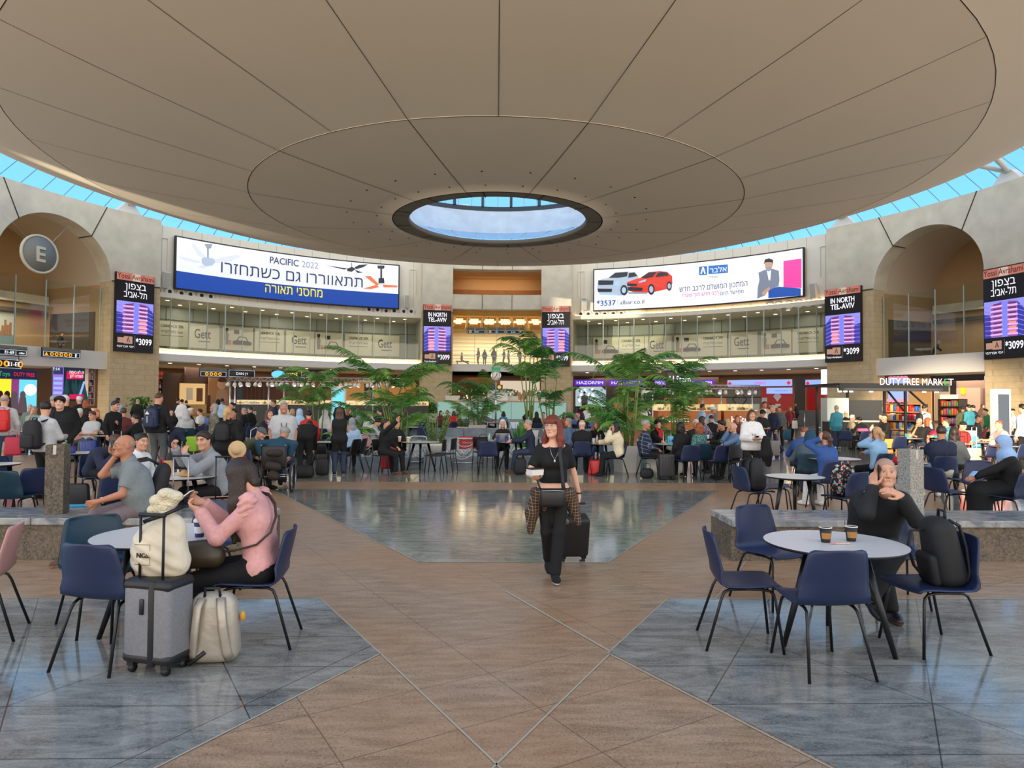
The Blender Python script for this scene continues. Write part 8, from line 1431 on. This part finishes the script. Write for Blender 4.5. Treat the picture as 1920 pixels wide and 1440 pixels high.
# ---- luggage of the woman in pink
p = fl(296, 1256); s1 = suitcase(p.x, p.y, -16, 'silver hard suitcase with black corners at the near left table', M('silver_shell', (124, 124, 128), .45, noise=(60, .1)), .53, .36, .25, .42, wheel_m, ribs=False)
for z_ in (.57, .11): b = MB(); b.rbox((0, 0, z_), (.368, .258, .08), .04, 4); b.build('corner_guard', [M('guard_black', (28, 28, 30), .5)], s1)
b = MB(); b.rbox((-.05, 0, .335), (.05, .262, .54), .012, 2); b.build('luggage_strap', [black], s1); b = MB(); b.rbox((.02, .13, .44), (.03, .014, .1), .005, 2); b.build('lock', [black_gloss], s1)
tt = empty('tote_bag', (p.x-.02, p.y+.05, .615), R_(-6)); tag(tt, 'cream canvas tote bag with a fluffy top strapped on the silver suitcase', 'bag')
V, Q = sdf([C_((-.05, 0, .12), (.05, 0, .12), .135, .135, .06), C_((-.03, 0, .22), (.06, .01, .30), .135, .10, .1), C_((-.10, 0, .06), (.11, 0, .06), .07, .07, .08)], .010, 0, [(A3(0, 0, -.008), A3(0, 0, -1.))]); V[:, 1] *= .82; V += (.005*np.sin(V[:, 2]*70+V[:, 0]*40)*(np.abs(V[:, 1]) > .03))[:, None]*A3(0, 1, 0); link('bag_body', npmesh('bag_body', V, Q, [M('canvas_cream', (216, 204, 180), .85, noise=(9, .06), bump=(9, .6))]), tt)
V, Q = sdf([E_((-.02+.05*math.cos(k*2.4)+.035*k/3, .02*math.sin(k*3), .40+.022*k), (.055, .05, .04), .02) for k in range(7)], .009); link('fluffy_garment', npmesh('fluffy_garment', V, Q, [M('fleece_cream', (226, 214, 184), .95, noise=(40, .1), bump=(60, 1.0))]), tt)
b = MB(); b.tube([(-.06, -.10, .36), (.06, -.10, .40), (.15, .02, .45)], .014, 6, sx=.6); b.build('strap', [black], tt); o = txt('NGS', .045, M('tote_ink', (50, 46, 40), .7), tt, (0, 0, 0)); wrap_ = lambda x, z: -(math.sqrt(max(.0004, .147**2-max(0, abs(x)-.05)**2))*.82+.003)
for v in o.data.vertices: v.co = Vector((v.co.x-.05, wrap_(v.co.x-.05, 0)+v.co.y, v.co.z+.13))
b = MB()
for z_ in (.085, .215): b.tube([(x_/100, wrap_(x_/100, 0), z_) for x_ in range(-11, 1)], .0014, 4)
b.tube([(0, wrap_(0, 0), .085), (0, wrap_(0, 0), .215)], .0014, 4); b.build('printed_frame', [MATS['tote_ink']], tt)
p = fl(402, 1240); silver_fab = M('silver_quilt', (178, 168, 152), .38, .25, noise=(7, .08), bump=(12, .4)); bp = backpack((p.x, p.y, 0.006), 185, 'silver quilted backpack standing on the floor beside the suitcase', silver_fab, .47, .34, .20, 3, trim=black); b = MB(); b.tube([(-.19, -.03, .14), (-.21, -.04, .05), (-.13, -.09, .02), (-.03, -.1, .1)], .016, 6, 0); b.build('loose_strap', [black], bp); b = MB(); b.ell((.185, 0, .30), (.02, .02, .035)); b.build('charm', [M('charm_gold', (206, 150, 50), .5)], bp)
# ---- bald man on the bench
bm_ = person(cam_x(252, 7.85), 7.85, 303, 'bald man with glasses in a grey polo, on the bench with a phone at his ear', h=1.76, pose='sit', seat=.47, z=0, hair=H('fringe', 'crop'), top=fabric('polo_grey', (124, 132, 134)), bottom=K('mauve'), shoes=tan_sh, sleeve='short', skin=2, lean=8, slouch=12, head=(-14, -2), R='phone', L=(-.10, .34, .66), curl=(48, 40), belly=.035, wt=1.12, topname='polo_shirt', feet=((.10, .50, 0, 5), (.14, .58, 0, 5)))
on_head(rim_glasses(bm_, 1, gold), bm_, -14, -2, 1.0); j = wpt(bm_, 0); phone((j.x-.03, j.y-.01, j.z+.1), (R_(8), R_(-10), R_(-40)), 'dark phone at the ear of the bald man on the bench'); c = Vector(bm_['_j'][3:6]); b = MB(); b.lathe([(.035, -.012), (.036, .012)], (0, 0, 0), 14); o = b.build('wristwatch', [white_paint], bm_); o.matrix_local = Matrix.Translation(c-Vector((0, .04, -.01))) @ Matrix.Rotation(R_(75), 4, 'X')
def wear_pack(o, label, col, h=.48, w=.32, d=.18, trim=None, back=.22, dz=-.02, lean=0):
    a = o.rotation_euler.z; fwv = Vector((-math.sin(a), math.cos(a), 0)); p = wpt(o, 4); q = p-fwv*(back+d*.1); r = backpack((q.x, q.y, p.z-h+dz+.06), 0, label, col, h, w, d, 0, trim, straps=False); r.rotation_euler = (R_(-lean), 0, a+math.pi)
    b = MB()
    for s_ in (-1, 1): b.tube([(s_*.10, -d*.45, h*.95), (s_*.12, -d*.45-.11, h*1.02), (s_*.13, -d*.45-.26, h*.88), (s_*.12, -d*.45-.30, h*.62), (s_*.13, -d*.45-.18, h*.30), (s_*.12, -d*.45, h*.15)], .017, 6, sx=1.4)
    b.build('shoulder_strap', [col], r); return r
wear_pack(bm_, 'black backpack with red piping on the bald man', M('pack_dark', (26, 26, 28), .7), .46, .32, .18, M('red_piping', (176, 36, 44), .6), lean=14); wear_pack(PEOPLE['redpack'], 'bright red backpack worn by the man in jeans', M('pack_red', (206, 36, 34), .55), .50, .34, .22); wear_pack(PEOPLE['hood'], 'black backpack worn by the man in a grey hoodie', MATS['pack_black'], .50, .34, .2); wear_pack(PEOPLE['navypack'], 'navy backpack with a white emblem worn by the man with a shaved head', M('pack_navy', (28, 40, 74), .6), .50, .34, .2); wear_pack(PEOPLE['blond'], 'small black backpack on the woman with the blond ponytail', MATS['pack_black'], .34, .26, .14); wear_pack(PEOPLE['whitehood'], 'black backpack on the person in a white hoodie', MATS['pack_black'], .42, .3, .16)
r = [o for o in bpy.data.objects if o.get('label', '').startswith('navy backpack with')][0]; b = MB(); b.box((0, .16, .36), (.09, .01, .035)); b.prism([(-.03, .38), (.03, .38), (0, .42)], .155, .165); b.box((-.02, .19, .22), (.012, .01, .16)); b.build('emblem', [white_paint], r)
# ---- young man in the grey hoodie
ym = person(cam_x(404, 9.55), 9.55, 312, 'young bearded man in a grey hoodie, elbows on the table, looking over', h=1.78, pose='sit', hair=H('short', 'dark'), top=K('grey'), bottom=K('black'), shoes=dark_sh, skin=1, lean=16, slouch=8, head=(-38, 10), R=(.10, .48, 1.12), L=(-.03, .40, 1.03), elbow=(A3(.5, .2, -1), A3(-.5, .3, -1)), hd=(A3(-.2, .3, 1), A3(.1, -.1, 1)), pn=(A3(-.6, -.5, 0), A3(.5, -.8, 0)), curl=(60, 45), topname='hoodie', toff=.028); chair(ym.location.x, 9.55, 312, 'blush plastic chair under the young bearded man in a grey hoodie', 'blush')
p = T_(349, 884); bottle((p.x, p.y+.1, zt), 'clear water bottle with a red cap on the table of the young man', M('pet_clear', (214, 224, 226), .1), .22, .03, M('cap_red', (200, 40, 44), .4), M('label_pink', (222, 150, 150), .5)); p = T_(352, 893); V, Q = sdf([E_((0, 0, .02), (.13, .08, .025), .02), E_((.05, .02, .04), (.07, .05, .03), .02), E_((-.05, .01, .05), (.05, .04, .04), .02)], .010, 0, [(A3(0, 0, 0.0), A3(0, 0, -1.))]); tag(link('paper_wrapper', npmesh('paper_wrapper', V, Q, [M('kraft_paper', (196, 152, 100), .8)]), None, (p.x, p.y, zt)), 'crumpled brown paper wrapper on the table of the young man', 'wrapper') if False else tag(link('paper_wrapper', npmesh('paper_wrapper', V, Q, [M('kraft_paper', (196, 152, 100), .8)]), None, (p.x, p.y, zt)), 'crumpled brown paper wrapper on the table of the young man', 'wrapper')
p = T_(306, 893); b = MB(); b.box((0, 0, .1), (.16, .1, .2), taper=.9); tag(b.build('paper_bag', [MATS['kraft_paper']], None, (p.x, p.y+.1, zt), .3), 'small brown paper bag beside the white sleeved arm', 'bag')
p = T_(123, 848); bottle((p.x, p.y, zt), 'green glass bottle on the table behind the granite post', M('glass_green', (50, 120, 50), .1), .24, .035, M('cap_green', (60, 150, 70), .4), M('label_yellow', (206, 186, 90), .5)); p = T_(132, 850); cup((p.x+.02, p.y, zt), 'wide blue tub beside the green bottle', M('tub_blue', (44, 52, 128), .5), .13, .085)
# ---- bags and suitcases around the hall
def sp(px, Y, fc, lb, col, h=.56, w=.38, d=.24, hd_=0.0, hm=None, ribs=True): x = cam_x(px, Y); return suitcase(x, Y, fc, lb, col, h, w, d, hd_, hm, ribs, ground(x, Y)+.004)
sk = M('case_black', (24, 25, 30), .5); sp(345, 9.0, 10, 'black soft suitcase with tall silver handle behind the bench', sk, .36, .42, .26, .62, ribs=False); sp(425, 8.9, 0, 'black soft suitcase with a tall black handle beside the young man', sk, .36, .44, .26, .62, wheel_m, ribs=False); sp(338, 17.2, 12, 'upright black suitcase under a draped navy coat', M('case_navy', (24, 30, 50), .55), .52, .40, .24, .45, ribs=False)
x = cam_x(336, 17.2); V, Q = sdf([C_((-.08, 0, 1.02), (.10, 0, 1.0), .09, .10, .05), C_((-.06, 0, .95), (-.14, 0, .66), .10, .07, .05), C_((.06, 0, .95), (.20, 0, .78), .09, .05, .05)], .018); tag(link('coat', npmesh('coat', V, Q, [K('navy')]), None, (x, 17.1, 0)), 'navy coat draped over the handle of the upright black suitcase', 'coat')
sp(222, 17.5, 20, 'black suitcase with a white handle beside the man in black with glasses', sk, .5, .36, .22, .42, M('handle_white', (216, 218, 222), .4)); sp(170, 19.5, 10, 'shiny blue suitcase behind the hunched man', M('case_blue', (30, 62, 140), .25), .55, .42, .26, 0); sp(362, 23, 0, 'lime green suitcase beside the teal chair', M('case_lime', (150, 200, 50), .4), .5, .36, .24); sp(165, 22.6, 5, 'suitcase with a pale handle beside the person with dark red hair', sk, .5, .36, .22, .45)
sp(730, 17.5, 15, 'crimson suitcase beside the woman taking a selfie', M('case_red', (160, 24, 46), .4), .58, .42, .26, 0); sp(1249, 15.9, 4, 'charcoal suitcase with a tall silver handle beside the plaid shirt', M('case_coal', (54, 54, 56), .45), .52, .36, .24, .55); sp(1474, 32.6, 0, 'teal suitcase at the side of the masked woman', M('case_teal', (26, 90, 112), .4), .52, .40, .24, .4); sp(1450, 22.5, 10, 'grey suitcase beside the striding man', M('case_grey', (120, 116, 112), .4), .5, .36, .22, .3); sp(1820, 17.6, 20, 'cream suitcase with a black front beside the person in a red tee', M('case_cream', (206, 198, 178), .4), .60, .44, .28, .55, M('handle_white', (216, 218, 222), .4), ribs=False); sp(1803, 17.9, 0, 'black suitcase with a tall black handle before the red tee', sk, .5, .3, .22, .5, wheel_m)
def hb3(px, Y, z, fc, lb, col, w, h, d=.12, hm=None, handle=.12, soft=.05): x = cam_x(px, Y); return handbag((x, Y, z if z > 0 else ground(x, Y)+.004), fc, lb, col, w, h, d, 'bag', soft, handle, hm)
hb3(146, 11.3, 0, 10, 'black and blue printed shopping bag under the hunched man', M('bag_blackblue', (24, 26, 30), .5), .42, .40, .22); o = [q for q in bpy.data.objects if q.get('label', '').startswith('black and blue printed')][0]; b = MB(); b.b2(-.2, .2, -.118, -.10, .19, .30); b.build('bag_label', [white_paint], o); b = MB(); b.rbox((0, 0, .05), (.435, .235, .1), .05, 3); b.build('blue_base', [M('bag_cyan', (30, 140, 190), .5)], o); txt(heb('אשר עד'), .09, M('bag_ink', (40, 90, 150), .5), o, (0, -.122, .22), bold=.01)
hb3(26, 15.7, .50, 20, 'red carrier bag hanging from the hand of the man with the red backpack', M('bag_red', (176, 28, 60), .5), .34, .42, .12); hb3(481, 15.3, .52, 20, 'navy and white striped tote bag on the arm of the scarfed woman', stripes_nw, .48, .36, .16, handle=.3, hm=white_paint); hb3(1117, 16.9, 0, -10, 'glossy red shopping bag on the floor beside the woman in cream', M('bag_gloss_red', (206, 28, 36), .3), .36, .36, .18, handle=.1); hb3(571, 15.9, 0, 0, 'black duffel bag on the floor by the bending person', M('duffel', (18, 18, 20), .7), .52, .3, .3, handle=.05, soft=.12); hb3(606, 16.4, 0, 0, 'black backpack on the floor beside the dark pot', MATS['pack_black'], .34, .42, .22, handle=.05, soft=.1); hb3(1213, 16.1, 0, 0, 'dark shoulder bag on the floor under the plaid shirt', MATS['pack_black'], .34, .24, .2, soft=.09); hb3(976, 16.8, 0, 0, 'black backpack on the floor beside the man in a blazer', MATS['pack_black'], .34, .42, .2, soft=.1); hb3(1425, 20.5, .35, 0, 'maroon handbag of the young man in black and red', M('bag_maroon', (96, 40, 60), .5), .4, .32, .16); hb3(1490, 32.8, .6, 0, 'white shopping bag of the masked woman', white_paint, .3, .4, .12); hb3(1352, 15.7, .46, 20, 'small black and red backpack hung on the black stacking chair', M('pack_wine', (52, 22, 28), .6), .3, .36, .2, soft=.09); hb3(906, 18.1, .47, 0, 'black bag on the stacking chair beside the red notice', MATS['pack_black'], .36, .34, .2, soft=.1); hb3(1734, 12.5, .46, 190, 'blue leather bag hanging at the side of the man in a navy tee', M('bag_petrol', (52, 84, 108), .4), .26, .26, .1); hb3(1690, 11.9, .75, 10, 'crumpled red plastic bag on the table beside the speckled post', M('bag_gloss_red', (206, 28, 36), .3), .3, .12, .2, handle=0); hb3(1763, 21.7, .75, 0, 'crimson bag on the dark table in the sunlit rows', M('bag_crimson', (190, 24, 60), .5), .7, .22, .3, handle=0, soft=.1); hb3(1617, 26.2, .75, 0, 'pink bag on the round table of the man with the baby', M('bag_pink', (196, 96, 140), .5), .45, .12, .2, handle=0); hb3(1632, 26.4, .75, 0, 'dark red pouch on the round table of the man with the baby', M('bag_wine', (130, 26, 50), .5), .45, .08, .2, handle=0); hb3(1850, 28.5, .3, 0, 'red and grey travel bags beside the white totem', M('bag_travel', (150, 40, 56), .5), 1.0, .5, .4, handle=0, soft=.1); hb3(450, 13.0, .45, 0, 'red bag beside the woman with the blond ponytail', M('bag_red2', (150, 30, 40), .5), .3, .3, .16, handle=.08)
chair(cam_x(451, 13.05), 13.05, 20, 'navy plastic chair with a red bag and a straw hat beside the blond ponytail'); x = cam_x(452, 13.0); V, Q = sdf([E_((0, 0, 0), (.17, .03, .17), .01), E_((0, -.03, 0), (.09, .07, .09), .03)], .012); tag(link('straw_hat', npmesh('straw_hat', V, Q, [M('straw_hat', (200, 170, 126), .8)]), None, (x, 12.85, .86)), 'tan straw hat hooked on the red bag beside the blond ponytail', 'hat')
x = cam_x(1856, 17.25); V, Q = sdf([C_((-.16, 0, .72), (.16, 0, .74), .06, .06, .03), C_((.05, -.05, .70), (.08, -.06, .34), .09, .05, .04)], .014); tag(link('jacket', npmesh('jacket', V, Q, [K('blush')]), None, (x+.12, 17.15, .1)), 'pink jacket hung over the navy chair beside the cream suitcase', 'jacket')
o = PEOPLE['blouse']; j = wpt(o, 1); V, Q = sdf([C_((0, 0, 0), (.02, 0, -.30), .09, .12, .05), C_((.02, 0, -.3), (.06, 0, -.5), .11, .06, .05)], .014); tag(link('jacket', npmesh('jacket', V, Q, [K('black')]), None, (j.x+.10, j.y-.02, j.z-.02)), 'black jacket hung over the arm of the woman in a white blouse', 'jacket'); phone((wpt(o, 0).x+.06, wpt(o, 0).y-.08, wpt(o, 0).z+.03), (R_(60), 0, 0), 'small phone in the hands of the woman in a white blouse'); b = MB(); b.tube([(-.06, .03, 1.36), (-.04, .15, 1.2), (0, .165, .98), (.04, .15, 1.2), (.06, .03, 1.36)], .006, 5); b.build('lanyard', [black], o)
o = PEOPLE['phonelady']; j = wpt(o, 1); phone((j.x+.03, j.y, j.z+.10), (0, R_(10), R_(70)), 'dark phone at the ear of the blond woman in light blue'); o = PEOPLE['hijab']; j = wpt(o, 1); phone((j.x-.06, j.y-.05, j.z+.05), (R_(-65), 0, R_(-60)), 'pale blue phone in the hand of the robed woman', M('phone_blue', (140, 180, 224), .3)); o = PEOPLE['selfie']; j = wpt(o, 0); phone((j.x+.03, j.y+.0, j.z+.10), (0, 0, R_(70)), 'phone held up for a selfie by the woman in black')
o = PEOPLE['mask']; b = MB(); b.ell((o['_j'][6], o['_j'][7]+.075, o['_j'][8]-.055), (.055, .05, .05)); b.build('face_mask', [M('mask_blue', (150, 196, 224), .7)], o); o = PEOPLE['baby']; j = wpt(o, 0).lerp(wpt(o, 1), .5); person(j.x-.10, j.y, 90, 'baby in pale clothes held by the bald man in black', h=.72, pose='sit', seat=j.z-.12, z=0, top=K('lgrey'), bottom=K('lgrey'), hair=H('stubble', 'brown'), feet=((.06, .18, j.z-.14, 0), (.06, .2, j.z-.14, 0)), noshoe=True, vox=.02, R='lap', L='lap')
# laptop table, cups
x, Y = cam_x(945, 18.1), 18.1; laptop(x-.05, Y, .747, 0, 'silver laptop open before the white haired woman')
for px, Y, lb, c_, lid in ((933, 17.8, 'first blue paper cup beside the laptop', (36, 50, 130), None), (941, 17.9, 'blue and white paper cup in the middle beside the laptop', (60, 76, 160), None), (951, 17.75, 'third blue paper cup nearest the man in a blazer', (36, 50, 130), None), (750, 17.6, 'tan paper cup nearest the biggest palm', (196, 160, 116), 1), (766, 17.4, 'tan paper cup at the middle of the table by the empty black chairs', (206, 172, 130), 1), (1114, 17.6, 'white paper cup before the woman with light brown hair', (232, 232, 232), None), (1327, 20, 'pale lilac cup held by the woman in a flowered top', (206, 200, 222), None)):
    cup((cam_x(px, Y), Y, .748), lb, M('cup%d' % px, c_, .5), .12, .044, lid=white_paint if lid else None)
for px, Y, lb, c_, cp_ in ((918, 18.0, 'pale green bottle on the laptop table', (176, 206, 180), (120, 170, 130)), (955, 17.9, 'clear bottle beside the blue cups', (206, 214, 222), (170, 176, 190)), (1126, 17.4, 'green bottle on the table of the woman in cream', (60, 120, 70), (230, 230, 230)), (1120, 17.5, 'red topped bottle beside the green bottle', (222, 210, 206), (206, 50, 60))):
    bottle((cam_x(px, Y), Y, .748), lb, M('btl%d' % px, c_, .2), .22, .03, M('btlc%d' % px, cp_, .4))
x = cam_x(1259, 17.2); b = MB(); b.rbox((0, 0, .1), (.2, .05, .2), .01, 2); b.b2(-.05, .05, -.03, -.024, .05, .12, 1); tag(b.build('snack_pouch', [M('pouch_cyan', (70, 190, 220), .35), M('pouch_blue', (30, 60, 150), .4)], None, (x, 17.2, .748)), 'bright cyan pouch on the table behind the tall silver handle', 'pouch')
# ---- wheelchair with its sitter
wx, wy = cam_x(519, 13.4), 13.4; wc = empty('wheelchair', (wx, wy, .004), R_(8)); tag(wc, 'wheelchair with a dark bag hung on its back, facing away', 'wheelchair'); tyre = M('tyre', (26, 26, 28), .6)
for s_ in (-1, 1):
    b = MB(); C0 = (s_*.29, 0, .305); b.tube([(C0[0]+s_*.02, .30*math.cos(t), .305+.30*math.sin(t)) for t in [2*math.pi*k/36 for k in range(37)]], .017, 6, 0, False); b.tube([(C0[0]+s_*.05, .26*math.cos(t), .305+.26*math.sin(t)) for t in [2*math.pi*k/36 for k in range(37)]], .008, 5, 1, False)
    for k in range(14): t = 2*math.pi*k/14; b.tube([C0, (C0[0]+s_*.02, .29*math.cos(t), .305+.29*math.sin(t))], .003, 4, 1)
    b.build('large_wheel', [tyre, steel], wc); b = MB(); b.tube([(s_*.22-.012, .42, .09), (s_*.22+.012, .42, .09)], .09, 14, 0); b.tube([(s_*.22, .40, .18), (s_*.22, .40, .45)], .012, 6, 1); b.build('caster', [tyre, steel], wc)
    b = MB(); b.tube([(s_*.22, -.20, .30), (s_*.22, -.22, .90), (s_*.22, -.32, .93)], .013, 6); b.tube([(s_*.22, -.21, .68), (s_*.22, .2, .68), (s_*.22, .40, .45), (s_*.22, -.2, .45)], .012, 6); b.build('side_frame', [steel], wc)
b = MB(); b.rbox((0, .08, .46), (.44, .44, .05), .02, 2); b.build('seat', [black_p], wc); b = MB(); b.rbox((0, -.215, .70), (.44, .03, .40), .015, 2); b.build('backrest', [black_p], wc); b = MB(); b.tube([(-.22, 0, .3), (.22, 0, .3)], .012, 6); b.tube([(-.22, .4, .3), (.22, .4, .3)], .012, 6); b.build('axle', [steel], wc)
V, Q = sdf([C_((-.08, -.29, .78), (.10, -.29, .78), .06, .07, .04), C_((-.07, -.30, .55), (.08, -.30, .52), .08, .08, .06), C_((-.03, -.30, .36), (.05, -.30, .34), .08, .08, .05)], .016); tag(link('hung_bag', npmesh('hung_bag', V, Q, [M('bag_espresso', (46, 36, 34), .8)]), None, (wx, wy, 0)), 'dark brown bag hanging from the wheelchair back', 'bag').rotation_euler[2] = R_(8)
person(wx-.01, wy+.06, 172, 'grey haired person in a petrol blue sweater sitting in the wheelchair, leaning forward', h=1.72, pose='sit', seat=.48, hair=H('mop', 'grey'), top=K('dteal'), bottom=K('djeans'), shoes=dark_sh, skin=2, lean=26, slouch=20, head=(0, 25), R='wheel', L='wheel', topname='sweater', wt=1.12, feet=((.12, .45, .12, 0), (.12, .45, .12, 0)))
o = PEOPLE['whitetee']; b = MB(); b.tube([(-.07, .0, 1.46), (-.05, .16, 1.28), (0, .185, 1.0), (.05, .16, 1.28), (.07, .0, 1.46)], .007, 5); b.build('lanyard', [black], o)
o = PEOPLE['navytee']; b = MB(); b.tube([(.14, -.02, 1.08), (.10, -.20, 1.0), (-.02, -.26, .80), (-.18, -.18, .62)], .018, 6, sx=.5); b.build('shoulder_strap', [black], o)
o = PEOPLE['scarf']; V, Q = sdf([C_((-.06, .08, 1.30), (.06, .08, 1.30), .06, .06, .03), C_((.03, .13, 1.28), (.05, .17, 1.0), .05, .04, .03)], .014); link('scarf', npmesh('scarf', V, Q, [checks('scarf_check', (190, 150, 160), (60, 50, 80), 22, .35)]), o)
# rim brackets that carry the dish
for px, py in ((240, 380), (1583, 412), (1893, 335)):
    a, _ = cyl(px, py, 35.2); r = empty('roof_bracket', pc(a, 35.2, 16.6), R_(-a)); tag(r, {240: 'white steel roof bracket above the pillar by the round E sign', 1583: 'white steel roof bracket above the English screen pillar near the unsigned arch', 1893: 'white steel roof bracket above the pillar at the frame edge'}[px], 'bracket')
    b = MB(); b.prism([(-1.1, 0), (1.1, 0), (.3, .9), (-.3, .9)], -.3, .3); b.build('base', [white_paint], r); b = MB(); b.tube([(0, 0, .8), (1.6, -3.5, 1.2), (3.2, -6.6, .2)], [.16, .22, .1], 8); b.tube([(0, 0, .8), (-.3, -4, 1.3), (-.6, -7.2, -.4)], [.16, .22, .1], 8); b.build('strut', [white_paint], r)
for o in bpy.data.objects:
    if '_j' in o: del o['_j']
    if 'label' in o and len(o['label'].split()) > 15: o['label'] = ' '.join(o['label'].split()[:15]).rstrip(',')
